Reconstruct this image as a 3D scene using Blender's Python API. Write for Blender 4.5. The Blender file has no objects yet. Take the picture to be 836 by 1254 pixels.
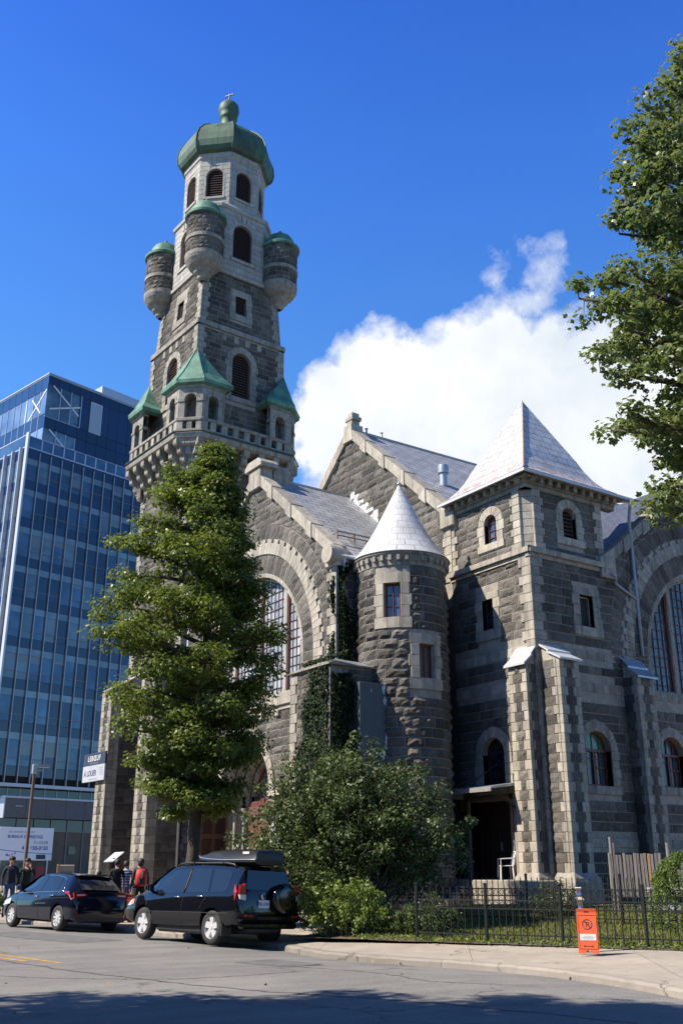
import bpy, bmesh, math, random
import numpy as np
from mathutils import Vector, Matrix
from mathutils.geometry import tessellate_polygon

PI = math.pi
R = math.radians
S = bpy.context.scene
COL = S.collection

# ---------------------------------------------------------------- frames
# World axes: +x runs along the church flank (away from the street),
# +y along the street front of the church; the pavilion corner is the origin.
PH = R(34)
PC = None
def _setup():
    c, s = math.cos(R(19.75)), math.sin(R(19.75))
    a, b = (675-418)/1210, (627-1085)/1210
    r = Vector((a, c-b*s))
    return r/r[1]*33.5
PC = _setup()
UV_ = Vector((math.cos(PH), math.sin(PH)))
VV_ = Vector((-math.sin(PH), math.cos(PH)))
def cw(x, y, z=0.0):
    """street survey coordinates (metres right / ahead of the viewer) -> world"""
    q = Vector((x, y)) - PC
    return Vector((q.dot(UV_), q.dot(VV_), z))
def cdir(x, y):
    q = Vector((x, y))
    return Vector((q.dot(UV_), q.dot(VV_), 0)).normalized()
CAM = cw(0, 0, 1.6)

# ---------------------------------------------------------------- mesh builder
class MB:
    def __init__(s):
        s.v = []; s.f = []; s.m = []; s.r = []; s.uv = []; s.M = None
    def add(s, vs, fs, mat=0, rnd=.5, uv=None):
        b = len(s.v)
        if s.M is not None:
            vs = [s.M @ Vector(p) for p in vs]
        s.v.extend([tuple(p) for p in vs])
        for i, f in enumerate(fs):
            s.f.append(tuple(b+k for k in f)); s.m.append(mat); s.r.append(rnd)
            s.uv.append([uv[k] for k in f] if uv else None)
    def quad(s, a, b, c, d, mat=0, rnd=.5, uv=None):
        s.add([a, b, c, d], [(0, 1, 2, 3)], mat, rnd, uv)
    def hexa(s, p, mat=0, rnd=.5):
        # p: 8 points, bottom ring 0-3, top ring 4-7
        s.add(p, [(3, 2, 1, 0), (4, 5, 6, 7), (0, 1, 5, 4), (1, 2, 6, 5), (2, 3, 7, 6), (3, 0, 4, 7)], mat, rnd)
    def box(s, x0, x1, y0, y1, z0, z1, mat=0, rnd=.5):
        s.hexa([(x0, y0, z0), (x1, y0, z0), (x1, y1, z0), (x0, y1, z0),
                (x0, y0, z1), (x1, y0, z1), (x1, y1, z1), (x0, y1, z1)], mat, rnd)
    def bbox(s, x0, x1, y0, y1, z0, z1, b=.02, mat=0, rnd=.5):
        """box with chamfered vertical and top edges"""
        b = min(b, (x1-x0)*.45, (y1-y0)*.45, (z1-z0)*.45)
        def ring(i, z):
            return [(x0+b+i, y0+i, z), (x1-b-i, y0+i, z), (x1-i, y0+b+i, z), (x1-i, y1-b-i, z),
                    (x1-b-i, y1-i, z), (x0+b+i, y1-i, z), (x0+i, y1-b-i, z), (x0+i, y0+b+i, z)]
        s.loft([ring(b, z0), ring(0, z0+b), ring(0, z1-b), ring(b, z1)], mat, rnd, closed=True, caps=True)
    def loft(s, rings, mat=0, rnd=.5, closed=True, caps=False, uv=False):
        n = len(rings[0]); vs = [p for r in rings for p in r]; fs = []; 
        m = n if closed else n-1
        for i in range(len(rings)-1):
            for j in range(m):
                k = (j+1) % n
                fs.append((i*n+j, i*n+k, (i+1)*n+k, (i+1)*n+j))
        if caps:
            fs.append(tuple(range(n-1, -1, -1)))
            fs.append(tuple((len(rings)-1)*n+j for j in range(n)))
        s.add(vs, fs, mat, rnd)
    def lathe(s, prof, c=(0, 0, 0), n=24, mat=0, rnd=.5, axis='z', a0=0, a1=2*PI, caps=False):
        full = abs(a1-a0-2*PI) < 1e-6
        m = n if full else n+1
        rings = []
        for (r, z) in prof:
            ring = []
            for j in range(m):
                a = a0+(a1-a0)*j/n
                x, y = r*math.cos(a), r*math.sin(a)
                if axis == 'z': p = (c[0]+x, c[1]+y, c[2]+z)
                elif axis == 'y': p = (c[0]+y, c[1]+z, c[2]+x)
                else: p = (c[0]+z, c[1]+x, c[2]+y)
                ring.append(p)
            rings.append(ring)
        s.loft(rings, mat, rnd, closed=full, caps=caps)
    def tube(s, pts, rad, n=8, mat=0, rnd=.5, caps=True):
        pts = [Vector(p) for p in pts]
        rads = rad if isinstance(rad, (list, tuple)) else [rad]*len(pts)
        rings = []; up = None
        for i, p in enumerate(pts):
            t = (pts[min(i+1, len(pts)-1)]-pts[max(i-1, 0)]).normalized()
            if up is None:
                up = t.orthogonal().normalized()
            up = (up - t*up.dot(t))
            up = up.normalized() if up.length > 1e-5 else t.orthogonal().normalized()
            w = t.cross(up)
            rings.append([p+(up*math.cos(2*PI*j/n)+w*math.sin(2*PI*j/n))*rads[i] for j in range(n)])
        s.loft(rings, mat, rnd, True, caps)
    def bar(s, p, q, w, h, mat=0, rnd=.5, up=(0, 0, 1)):
        p, q, up = Vector(p), Vector(q), Vector(up)
        t = (q-p).normalized(); x = t.cross(up)
        x = x.normalized() if x.length > 1e-5 else t.orthogonal().normalized()
        y = x.cross(t).normalized(); x *= w/2; y *= h/2
        s.hexa([p-x-y, p+x-y, q+x-y, q-x-y, p-x+y, p+x+y, q+x+y, q-x+y], mat, rnd)
    def prism(s, poly, fn, d0, d1, mat=0, rnd=.5):
        """poly: 2-D points; fn(a,z,d)->world; extruded from d0 to d1"""
        n = len(poly)
        vs = [fn(a, z, d0) for a, z in poly]+[fn(a, z, d1) for a, z in poly]
        fs = [tuple(range(n)), tuple(range(2*n-1, n-1, -1))]
        fs += [(i, n+i, n+(i+1) % n, (i+1) % n) for i in range(n)]
        s.add(vs, fs, mat, rnd)
    def build(s, name, mats, parent=None, smooth=False, local=False, sharp=None):
        me = bpy.data.meshes.new(name)
        me.from_pydata(s.v, [], s.f)
        mats = mats if isinstance(mats, (list, tuple)) else [mats]
        for m in mats: me.materials.append(m)
        n = len(me.polygons)
        me.polygons.foreach_set('material_index', s.m)
        at = me.attributes.new('rnd', 'FLOAT', 'FACE')
        at.data.foreach_set('value', s.r)
        if any(u is not None for u in s.uv):
            ul = me.uv_layers.new(name='UVMap')
            k = 0; flat = []
            for f, u in zip(s.f, s.uv):
                for j in range(len(f)):
                    flat.extend(u[j] if u else (0, 0))
            ul.data.foreach_set('uv', flat)
        me.polygons.foreach_set('use_smooth', [bool(smooth)]*n)
        me.update()
        if smooth and sharp:
            bm = bmesh.new(); bm.from_mesh(me)
            for e in bm.edges:
                if len(e.link_faces) == 2 and e.calc_face_angle(0) > R(sharp): e.smooth = False
            bm.to_mesh(me); bm.free()
        o = bpy.data.objects.new(name, me)
        COL.objects.link(o)
        attach(o, parent, local)
        return o

def world_loc(o):
    v = Vector((0, 0, 0))
    return v if o is None else (o.matrix_basis.translation.copy() if o.parent is None else v)
def attach(o, parent, local=False):
    if parent is None: return
    o.parent = parent
    if not local:
        top = parent
        if top.parent is None and top.type == 'EMPTY':
            o.matrix_parent_inverse = (Matrix.Translation(top.location) @ top.rotation_euler.to_matrix().to_4x4()).inverted()
def thing(name, label, cat, loc=(0, 0, 0), rz=0, group=None):
    o = bpy.data.objects.new(name, None); COL.objects.link(o)
    o.location = loc; o.rotation_euler = (0, 0, rz); o.empty_display_size = .3
    o['label'] = label; o['category'] = cat
    if group: o['group'] = group
    return o
def tag(o, label=None, cat=None, group=None, kind=None):
    for k, v in (('label', label), ('category', cat), ('group', group), ('kind', kind)):
        if v: o[k] = v
    return o
def kids(o): return [c for c in list(COL.objects) if c.parent == o]
def copy_tree(o, loc=None, rz=None, label=None, group=None, parent=None):
    ch = kids(o)
    c = o.copy(); COL.objects.link(c)
    if parent is not None:
        c.parent = parent; c.matrix_parent_inverse = o.matrix_parent_inverse.copy()
    if loc is not None: c.location = loc
    if rz is not None: c.rotation_euler = (0, 0, rz)
    if label: c['label'] = label
    if group: c['group'] = group
    for k in ch: copy_tree(k, parent=c)
    return c

# ---------------------------------------------------------------- wall frames
class Fr:
    def __init__(s, O, A, N):
        s.O = Vector(O); s.A = Vector(A).normalized(); s.N = Vector(N).normalized(); s.Z = Vector((0, 0, 1))
        s.flip = s.A.cross(s.Z).dot(s.N) < 0
    def P(s, a, z, d=0.0): return s.O+s.A*a+s.N*d+s.Z*z
class Cyl:
    def __init__(s, C, Rr, th0=0): s.C = Vector(C); s.R = Rr; s.t = th0; s.flip = False
    def P(s, a, z, d=0.0):
        t = s.t+a/s.R; r = s.R+d
        return Vector((s.C.x+r*math.cos(t), s.C.y+r*math.sin(t), s.C.z+z))
class Pol:
    def __init__(s, base, c, zs): s.b = base; s.c = c; s.zs = zs; s.flip = not base.flip
    def P(s, a, r, d=0.0): return s.b.P(s.c+r*math.cos(a), s.zs+r*math.sin(a), d)

def fbox(mb, fr, a0, a1, z0, z1, d0, d1, mat=0, rnd=None, bev=.012):
    rnd = random.random() if rnd is None else rnd
    P = fr.P; b = min(bev, abs(a1-a0)*.3, abs(z1-z0)*.3)
    r0 = [P(a0, z0, d0), P(a1, z0, d0), P(a1, z1, d0), P(a0, z1, d0)]
    r1 = [P(a0, z0, d1-b), P(a1, z0, d1-b), P(a1, z1, d1-b), P(a0, z1, d1-b)]
    r2 = [P(a0+b, z0+b, d1), P(a1-b, z0+b, d1), P(a1-b, z1-b, d1), P(a0+b, z1-b, d1)]
    vs = r0+r1+r2
    fs = []
    for i in range(2):
        for j in range(4):
            k = (j+1) % 4
            fs.append((i*4+j, i*4+k, i*4+4+k, i*4+4+j))
    fs += [(8, 9, 10, 11), (3, 2, 1, 0)]
    if fr.flip: fs = [f[::-1] for f in fs]
    mb.add(vs, fs, mat, rnd)
def fpoly(mb, fr, poly, d0, d1, mat=0, rnd=None, bev=.012):
    """convex block with outline poly (a,z) standing from d0 to d1, slightly chamfered"""
    rnd = random.random() if rnd is None else rnd
    n = len(poly); ca = sum(p[0] for p in poly)/n; cz = sum(p[1] for p in poly)/n
    ins = []
    for a, z in poly:
        L = math.hypot(a-ca, z-cz) or 1; k = max(0, 1-bev*1.4/L)
        ins.append((ca+(a-ca)*k, cz+(z-cz)*k))
    vs = [fr.P(a, z, d0) for a, z in poly]+[fr.P(a, z, d1-bev) for a, z in poly]+[fr.P(a, z, d1) for a, z in ins]
    fs = []
    for i in range(2):
        for j in range(n):
            k = (j+1) % n
            fs.append((i*n+j, i*n+k, (i+1)*n+k, (i+1)*n+j))
    fs += [tuple(2*n+j for j in range(n)), tuple(range(n-1, -1, -1))]
    if fr.flip: fs = [f[::-1] for f in fs]
    mb.add(vs, fs, mat, rnd)
def arch_pts(c, w, z0, zs, n=20):
    return [(c-w, z0), (c+w, z0)]+[(c+w*math.cos(PI*i/n), zs+w*math.sin(PI*i/n)) for i in range(n+1)]
def rect_pts(a0, a1, z0, z1): return [(a0, z0), (a1, z0), (a1, z1), (a0, z1)]
def plate(mb, fr, outer, holes=(), d0=0.0, thick=.4, mat=0, rmat=None, rnd=.5, back=False, rim=True):
    loops = [outer]+list(holes)
    tri = tessellate_polygon([[Vector((a, z, 0)) for a, z in l] for l in loops])
    pts = [p for l in loops for p in l]
    mb.add([fr.P(a, z, d0) for a, z in pts], [tuple(t) for t in tri], mat, rnd)
    if back: mb.add([fr.P(a, z, d0-thick) for a, z in pts], [tuple(t) for t in tri], mat, rnd)
    for i, l in enumerate(loops):
        if i == 0 and not rim: continue
        n = len(l)
        vs = [fr.P(a, z, d0) for a, z in l]+[fr.P(a, z, d0-thick) for a, z in l]
        mb.add(vs, [(j, (j+1) % n, n+(j+1) % n, n+j) for j in range(n)], mat if i == 0 else (mat if rmat is None else rmat), rnd)
def arch_hole(c, w, z0, zs):
    def f(z):
        if z < z0: return None
        if z <= zs: return (c-w, c+w)
        q = w*w-(z-zs)**2
        return (c-math.sqrt(q), c+math.sqrt(q)) if q > 0 else None
    f.arch = True
    return f
def rect_hole(a0, a1, z0, z1): return lambda z: (a0, a1) if z0-1e-6 <= z <= z1 else None

def stones(mb, fr, z0, z1, L, Rr, holes=(), course=.3, lmin=.42, lmax=.95, dep=.055, mat=0, seed=0,
           joint=.03, ascale=1.0, nz=3, cell=.15, even=False):
    """courses of rock-faced blocks; every block edge follows openings and rakes row by row"""
    rng = random.Random(seed*7919+13)
    Lf = L if callable(L) else (lambda z: L)
    Rf = Rr if callable(Rr) else (lambda z: Rr)
    z = z0
    while z < z1-.04:
        h = course if even else course*rng.uniform(.9, 1.12)
        zt = z+h
        if z1-zt < course*.45: zt = z1
        zs = [z+(zt-z)*k/nz for k in range(nz+1)]
        zq = [min(max(q, z+.003), zt-.003) for q in zs]
        iv = [([Lf(q) for q in zq], [Rf(q) for q in zq])]
        for hole in holes:
            hv = [hole(q) for q in zq]
            good = [k for k in range(nz+1) if hv[k] is not None]
            if not good: continue
            for k in range(nz+1):
                if hv[k] is None:
                    g = min(good, key=lambda j: abs(j-k)); q = hv[g]
                    if getattr(hole, 'arch', False) and k > g:
                        m = (q[0]+q[1])/2; q = (m, m)
                    hv[k] = q
            nv = []
            for (l, r) in iv:
                if max(q[1] for q in hv) <= min(l) or min(q[0] for q in hv) >= max(r): nv.append((l, r)); continue
                nv.append((l, [min(a, q[0]) for a, q in zip(r, hv)]))
                nv.append(([max(a, q[1]) for a, q in zip(l, hv)], r))
            iv = nv
        for (l, r) in iv:
            ws = [(b-a)*ascale for a, b in zip(l, r)]
            if max(ws) < .07: continue
            l, r = list(l), list(r)
            for k in range(nz+1):
                if ws[k] < 0: l[k] = r[k] = (l[k]+r[k])/2
            lo, hi = max(l), min(r)
            cuts = []
            if hi > lo:
                x = min(l)+rng.uniform(.35, 1)*lmax/ascale
                while x < max(r)-lmin*.45/ascale:
                    if lo+.1/ascale < x < hi-.1/ascale: cuts.append(x)
                    x += rng.uniform(lmin, lmax)/ascale
            ed = [l]+[[c]*(nz+1) for c in cuts]+[r]
            for i in range(len(ed)-1): _stone(mb, fr, ed[i], ed[i+1], z, zt, joint, dep, mat, rng, ascale, nz, cell)
        z = zt
def _stone(mb, fr, E0, E1, z0, z1, joint, dep, mat, rng, asc, nz, cell):
    if not isinstance(E0, list): E0 = [E0]*(nz+1); E1 = [E1]*(nz+1)
    j = joint/2; ja = j/asc
    w = max(b-a for a, b in zip(E0, E1))*asc
    if w < .05: return
    E0, E1 = list(E0), list(E1)
    for k in range(nz+1):
        if E1[k]-E0[k] > 2.5*ja: E0[k] += ja; E1[k] -= ja
    z0 += j; z1 -= j
    nx = max(2, min(7, int(w/cell)))
    vs = []; tilt = rng.uniform(-.015, .015); bul = rng.uniform(.55, 1.15)*dep; tz = rng.uniform(-.012, .012)
    W = nx+1; rim = []
    for k in range(nz+1):
        fz = k/nz
        for i in range(W):
            fx = i/nx; a = E0[k]+(E1[k]-E0[k])*fx; zz = z0+(z1-z0)*fz
            rim.append((a, zz))
            if k in (0, nz) or i in (0, nx): d = .02+rng.random()*.014
            else:
                d = bul*(.55+.8*rng.random())+tilt*(fx-.5)*2+tz*(fz-.5)*2+.01
                a += rng.uniform(-.02, .02)/asc; zz += rng.uniform(-.015, .015) if nz > 2 else 0
            vs.append(fr.P(a, zz, d))
    fs = [(k*W+i, k*W+i+1, (k+1)*W+i+1, (k+1)*W+i) for k in range(nz) for i in range(nx)]
    loop = [i for i in range(W)]+[k*W+nx for k in range(1, nz+1)]+[nz*W+i for i in range(nx-1, -1, -1)]+[k*W for k in range(nz-1, 0, -1)]
    n0 = len(vs)
    for q in loop: vs.append(fr.P(*rim[q], -.02))
    m = len(loop)
    fs += [(n0+i, n0+(i+1) % m, loop[(i+1) % m], loop[i]) for i in range(m)]
    if fr.flip: fs = [f[::-1] for f in fs]
    mb.add(vs, fs, mat, rng.random())

def voussoirs(mb, fr, c, zs, r0, r1, d0, d1, n, mat=0, a0=0, a1=PI, tooth=0.0, gap=.008, bev=.012):
    for i in range(n):
        t0 = a0+(a1-a0)*i/n+gap/r1*.5; t1 = a0+(a1-a0)*(i+1)/n-gap/r1*.5
        ro = r1+(tooth if i % 2 else 0)
        sub = 3
        pts = [(c+r0*math.cos(t0+(t1-t0)*k/sub), zs+r0*math.sin(t0+(t1-t0)*k/sub)) for k in range(sub+1)]
        pts += [(c+ro*math.cos(t1+(t0-t1)*k/sub), zs+ro*math.sin(t1+(t0-t1)*k/sub)) for k in range(sub+1)]
        fpoly(mb, fr, pts, d0, d1, mat, None, bev)
def jambs(mb, fr, c, w0, w1, z0, z1, d0, d1, n, mat=0, tooth=0.0, gap=.008):
    for s_ in (-1, 1):
        for i in range(n):
            za, zb = z0+(z1-z0)*i/n+gap/2, z0+(z1-z0)*(i+1)/n-gap/2
            w = w1+(tooth if i % 2 else 0)
            a, b = sorted((c+s_*w0, c+s_*w))
            fbox(mb, fr, a, b, za, zb, d0, d1, mat)
def quoins(mb, fr, a, side, z0, z1, d0, d1, wa=.32, wb=.5, h=.3, mat=0, gap=.01):
    n = max(1, round((z1-z0)/h)); 
    for i in range(n):
        za, zb = z0+(z1-z0)*i/n+gap/2, z0+(z1-z0)*(i+1)/n-gap/2
        w = wa if i % 2 else wb
        x0, x1 = sorted((a-side*(d1-.004), a+side*w))
        fbox(mb, fr, x0, x1, za, zb, d0, d1, mat)
def band(mb, fr, a0, a1, z0, z1, d0, d1, mat=0, L=1.1, gap=.008, seed=1):
    rng = random.Random(seed); a = a0
    while a < a1-1e-3:
        b = a+L*rng.uniform(.7, 1.2)
        if a1-b < L*.4: b = a1
        fbox(mb, fr, a+(gap/2 if a > a0 else 0), b-(gap/2 if b < a1 else 0), z0, z1, d0, d1, mat, rng.random())
        a = b
# ---------------------------------------------------------------- materials
K_ = .73      # albedo scale that goes with the camera exposure
def _k(c): return tuple(q*K_ for q in c[:3])
def _new(name):
    m = bpy.data.materials.new(name); m.use_nodes = True
    nt = m.node_tree; nt.nodes.clear()
    out = nt.nodes.new('ShaderNodeOutputMaterial')
    p = nt.nodes.new('ShaderNodeBsdfPrincipled')
    nt.links.new(p.outputs[0], out.inputs[0])
    return m, nt, p, out
def _n(nt, t, **kw):
    n = nt.nodes.new(t)
    for k, v in kw.items():
        if k in n.inputs: n.inputs[k].default_value = v
        else: setattr(n, k, v)
    return n
def _coord(nt, scale=(1, 1, 1), kind='Object'):
    tc = _n(nt, 'ShaderNodeTexCoord'); mp = _n(nt, 'ShaderNodeMapping'); mp.inputs['Scale'].default_value = scale
    nt.links.new(tc.outputs[kind], mp.inputs[0]); return mp.outputs[0]
def _noise(nt, vec, scale, detail=4, rough=.6):
    n = _n(nt, 'ShaderNodeTexNoise'); n.inputs['Scale'].default_value = scale
    n.inputs['Detail'].default_value = detail; n.inputs['Roughness'].default_value = rough
    nt.links.new(vec, n.inputs['Vector']); return n.outputs['Fac']
def _map(nt, v, a, b, c, d):
    n = _n(nt, 'ShaderNodeMapRange'); nt.links.new(v, n.inputs[0])
    for i, q in enumerate((a, b, c, d)): n.inputs[1+i].default_value = q
    return n.outputs[0]
def _mix(nt, fac, a, b, mode='MIX'):
    n = _n(nt, 'ShaderNodeMix', data_type='RGBA', blend_type=mode)
    if isinstance(fac, float): n.inputs[0].default_value = fac
    else: nt.links.new(fac, n.inputs[0])
    for i, q in ((6, a), (7, b)):
        if isinstance(q, (tuple, list)): n.inputs[i].default_value = (*_k(q), 1)
        else: nt.links.new(q, n.inputs[i])
    return n.outputs[2]
def _math(nt, op, a, b=None):
    n = _n(nt, 'ShaderNodeMath', operation=op)
    for i, q in enumerate((a, b)):
        if q is None: continue
        if isinstance(q, (int, float)): n.inputs[i].default_value = q
        else: nt.links.new(q, n.inputs[i])
    return n.outputs[0]
def _rnd(nt):
    n = _n(nt, 'ShaderNodeAttribute'); n.attribute_name = 'rnd'; return n.outputs['Fac']
def _bump(nt, p, h, strength=.4, dist=.02):
    b = _n(nt, 'ShaderNodeBump'); b.inputs['Strength'].default_value = strength; b.inputs['Distance'].default_value = dist
    nt.links.new(h, b.inputs['Height']); nt.links.new(b.outputs[0], p.inputs['Normal'])
def spec(p, v):
    p.inputs['Specular IOR Level'].default_value = v

def M_(name, col, rough=.6, metal=0.0, col2=None, nscale=6, nlo=.35, nhi=.65, rnd=0.0, bump=0, bscale=40, bdist=.01,
       sp=.5, coat=0, stretch=(1, 1, 1), detail=5, streak=None):
    """general surface: two-tone noise, per-piece brightness, fine bump, optional vertical streak stains"""
    m, nt, p, out = _new(name)
    p.inputs['Roughness'].default_value = rough; p.inputs['Metallic'].default_value = metal; spec(p, sp)
    if coat: p.inputs['Coat Weight'].default_value = coat; p.inputs['Coat Roughness'].default_value = .03
    c = None
    if col2 is not None:
        v = _coord(nt, stretch)
        f = _map(nt, _noise(nt, v, nscale, detail), nlo, nhi, 0, 1)
        c = _mix(nt, f, col, col2)
    if streak:
        v = _coord(nt, (2.2, 2.2, .22))
        f = _map(nt, _noise(nt, v, 2.0, 6), .48, .72, 0, streak[1])
        c = _mix(nt, f, c if c is not None else col, streak[0])
    if rnd:
        f = _map(nt, _rnd(nt), 0, 1, 1-rnd, 1+rnd)
        cmb = _n(nt, 'ShaderNodeCombineColor'); 
        for i in range(3): nt.links.new(f, cmb.inputs[i])
        c = _mix(nt, 1.0, c if c is not None else col, cmb.outputs[0], 'MULTIPLY')
    if c is None: p.inputs['Base Color'].default_value = (*_k(col), 1)
    else: nt.links.new(c, p.inputs['Base Color'])
    if bump:
        _bump(nt, p, _noise(nt, _coord(nt), bscale, 6, .65), bump, bdist)
    return m

MAT = {}
def mats():
    m = MAT
    # rock-faced ashlar: per-stone tone between warm brown-grey and blue-grey, fine grain, rough relief
    def rock(name, a, b, dk):
        mm, nt, p, out = _new(name)
        p.inputs['Roughness'].default_value = .92; spec(p, .25)
        v = _coord(nt)
        r = _rnd(nt)
        c = _mix(nt, r, a, b)
        r2 = _math(nt, 'FRACT', _math(nt, 'MULTIPLY', r, 7.31))
        f = _map(nt, r2, 0, 1, .62, 1.5)
        g = _map(nt, _noise(nt, v, 9, 8, .7), .3, .7, .7, 1.28)
        f = _math(nt, 'MULTIPLY', f, g)
        cm = _n(nt, 'ShaderNodeCombineColor')
        for i in range(3): nt.links.new(f, cm.inputs[i])
        c = _mix(nt, 1.0, c, cm.outputs[0], 'MULTIPLY')
        d = _map(nt, _noise(nt, _coord(nt, (1, 1, .35)), .7, 5), .46, .64, 0, .62)
        c = _mix(nt, d, c, dk)
        nt.links.new(c, p.inputs['Base Color'])
        h1 = _noise(nt, v, 14, 8, .7)
        _bump(nt, p, h1, .75, .05)
        return mm
    m['rock'] = rock('rock_faced_stone', (.172, .152, .126), (.122, .113, .1), (.05, .046, .04))
    m['rock_shade'] = rock('shaded_wall_stone', (.15, .128, .105), (.098, .09, .083), (.05, .046, .043))  # darker copy of the wall stone, shade put into its colour
    m['rock_tower'] = rock('tower_stone', (.168, .146, .118), (.115, .105, .091), (.045, .041, .036))
    m['mortar'] = M_('mortar', (.42, .375, .31), .95, col2=(.27, .245, .205), nscale=3, bump=.3, bscale=60)
    m['trim'] = M_('dressed_limestone', (.5, .445, .36), .85, col2=(.37, .33, .265), nscale=3.2, rnd=.2, bump=.25, bscale=45,
                   streak=((.15, .14, .12), .75), sp=.3)
    m['trim_old'] = M_('stained_limestone', (.41, .37, .305), .88, col2=(.28, .255, .21), nscale=4, rnd=.18, bump=.3, bscale=45,
                       streak=((.1, .097, .084), .8), sp=.3)
    m['white'] = M_('pale_painted_stone', (.5, .465, .41), .8, col2=(.4, .37, .325), nscale=4, rnd=.1, bump=.2, bscale=50,
                    streak=((.2, .21, .18), .7), sp=.3)
    m['copper'] = M_('green_copper', (.14, .32, .225), .6, col2=(.08, .15, .1), nscale=1.6, nlo=.4, nhi=.66, rnd=.12,
                     bump=.25, bscale=12, bdist=.03, streak=((.055, .085, .055), .55), sp=.35)
    m['copper_dome'] = M_('old_dark_copper', (.085, .165, .1), .6, col2=(.06, .085, .055), nscale=1.3, nlo=.42, nhi=.64, rnd=.1, bump=.25, bscale=10, bdist=.03, streak=((.035, .045, .03), .7), sp=.35)
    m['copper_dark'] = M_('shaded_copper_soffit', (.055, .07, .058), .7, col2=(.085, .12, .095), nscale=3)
    m['louvre'] = M_('brown_louvre_boards', (.135, .062, .042), .7, col2=(.085, .042, .032), nscale=7, rnd=.15, stretch=(1, 1, 4))
    m['dark'] = M_('dark_void', (.008, .008, .009), .9)
    m['redframe'] = M_('oxblood_paint', (.19, .055, .04), .5, col2=(.13, .042, .034), nscale=9)
    m['brownwood'] = M_('brown_door_wood', (.17, .078, .045), .5, col2=(.11, .05, .03), nscale=5, stretch=(6, 6, 1), bump=.15)
    m['doordark'] = M_('dark_and_shaded_door_wood', (.055, .024, .016), .55, col2=(.03, .015, .012), nscale=5, stretch=(6, 6, 1))
    m['zinc'] = M_('galvanised_pipe', (.45, .48, .5), .4, .6, col2=(.36, .39, .42), nscale=8)
    m['zincblue'] = M_('painted_pipe', (.36, .42, .5), .5, .1, col2=(.28, .33, .4), nscale=8)
    m['flash'] = M_('white_flashing', (.62, .62, .6), .5, .2, col2=(.6, .61, .62), nscale=6)
    # metal shingle roofs in real courses (uv in metres)
    def roof(name, a, b, line, tw, th, rough, metal, rust=None):
        mm, nt, p, out = _new(name)
        p.inputs['Roughness'].default_value = rough; p.inputs['Metallic'].default_value = metal; spec(p, .5)
        uv = _coord(nt, (1, 1, 1), 'UV')
        br = _n(nt, 'ShaderNodeTexBrick'); br.offset = .5
        br.inputs['Scale'].default_value = 1; br.inputs['Brick Width'].default_value = tw; br.inputs['Row Height'].default_value = th
        br.inputs['Mortar Size'].default_value = .022; br.inputs['Mortar Smooth'].default_value = .2; br.inputs['Bias'].default_value = 0
        br.inputs['Color1'].default_value = (*_k(a), 1); br.inputs['Color2'].default_value = (*_k(b), 1); br.inputs['Mortar'].default_value = (*_k(line), 1)
        nt.links.new(uv, br.inputs['Vector'])
        g = _map(nt, _noise(nt, _coord(nt), 1.3, 6), .35, .7, .8, 1.12)
        cm = _n(nt, 'ShaderNodeCombineColor')
        for i in range(3): nt.links.new(g, cm.inputs[i])
        c = _mix(nt, 1.0, br.outputs['Color'], cm.outputs[0], 'MULTIPLY')
        if rust:
            sep = _n(nt, 'ShaderNodeSeparateXYZ'); nt.links.new(uv, sep.inputs[0])
            low = _map(nt, sep.outputs[1], 0, 1.7, 1, 0)
            f = _math(nt, 'MULTIPLY', low, _map(nt, _noise(nt, _coord(nt, (3, 3, .8)), 1.6, 6), .42, .62, 0, .9))
            c = _mix(nt, f, c, rust)
        nt.links.new(c, p.inputs['Base Color'])
        h = _math(nt, 'ADD', _math(nt, 'MULTIPLY', br.outputs['Fac'], -1.0), _math(nt, 'MULTIPLY', _noise(nt, _coord(nt), 5, 4), 1.1))
        _bump(nt, p, h, .5, .02)
        return mm
    m['roof'] = roof('grey_metal_shingles', (.43, .43, .43), (.34, .345, .35), (.11, .11, .12), .75, .36, .5, .0)
    m['roof_white'] = roof('silver_metal_shingles', (.7, .685, .65), (.62, .605, .58), (.33, .32, .315), .55, .36, .42, .15, (.36, .19, .1))
    m['roof_cone'] = roof('white_metal_tiles', (.74, .73, .7), (.68, .67, .65), (.5, .49, .48), .42, .34, .42, .1)
    m['roof_slate'] = roof('dark_slate', (.1, .115, .15), (.075, .085, .11), (.03, .03, .04), .4, .22, .5, 0)
    m['roofplain'] = M_('sheet_metal', (.52, .54, .56), .38, .5, col2=(.42, .44, .46), nscale=3)
    # glazing
    def glass(name, col, rough=.08, sp=.5, var=None, nscale=1.3, metal=0.0, wob=.02):
        mm, nt, p, out = _new(name)
        p.inputs['Roughness'].default_value = rough; spec(p, sp); p.inputs['Metallic'].default_value = metal
        if var:
            f = _map(nt, _noise(nt, _coord(nt), nscale, 3), .38, .62, 0, 1)
            c = _mix(nt, f, col, var)
            f2 = _map(nt, _rnd(nt), 0, 1, .75, 1.25)
            cm = _n(nt, 'ShaderNodeCombineColor')
            for i in range(3): nt.links.new(f2, cm.inputs[i])
            nt.links.new(_mix(nt, 1.0, c, cm.outputs[0], 'MULTIPLY'), p.inputs['Base Color'])
        else: p.inputs['Base Color'].default_value = (*_k(col), 1)
        _bump(nt, p, _noise(nt, _coord(nt), .9, 2), wob, .3)
        return mm
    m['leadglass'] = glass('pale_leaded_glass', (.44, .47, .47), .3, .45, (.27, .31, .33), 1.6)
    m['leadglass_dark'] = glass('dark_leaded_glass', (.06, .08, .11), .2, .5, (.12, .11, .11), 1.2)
    m['darkglass'] = glass('dark_glass', (.02, .025, .032), .06, .6, (.035, .045, .06), 1.0)
    m['blueglass'] = glass('small_blue_panes', (.05, .08, .15), .07, .7, (.1, .14, .2), 3)
    m['greenglass'] = glass('green_stained_glass', (.06, .2, .1), .15, .5, (.12, .22, .16), 3)
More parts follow.
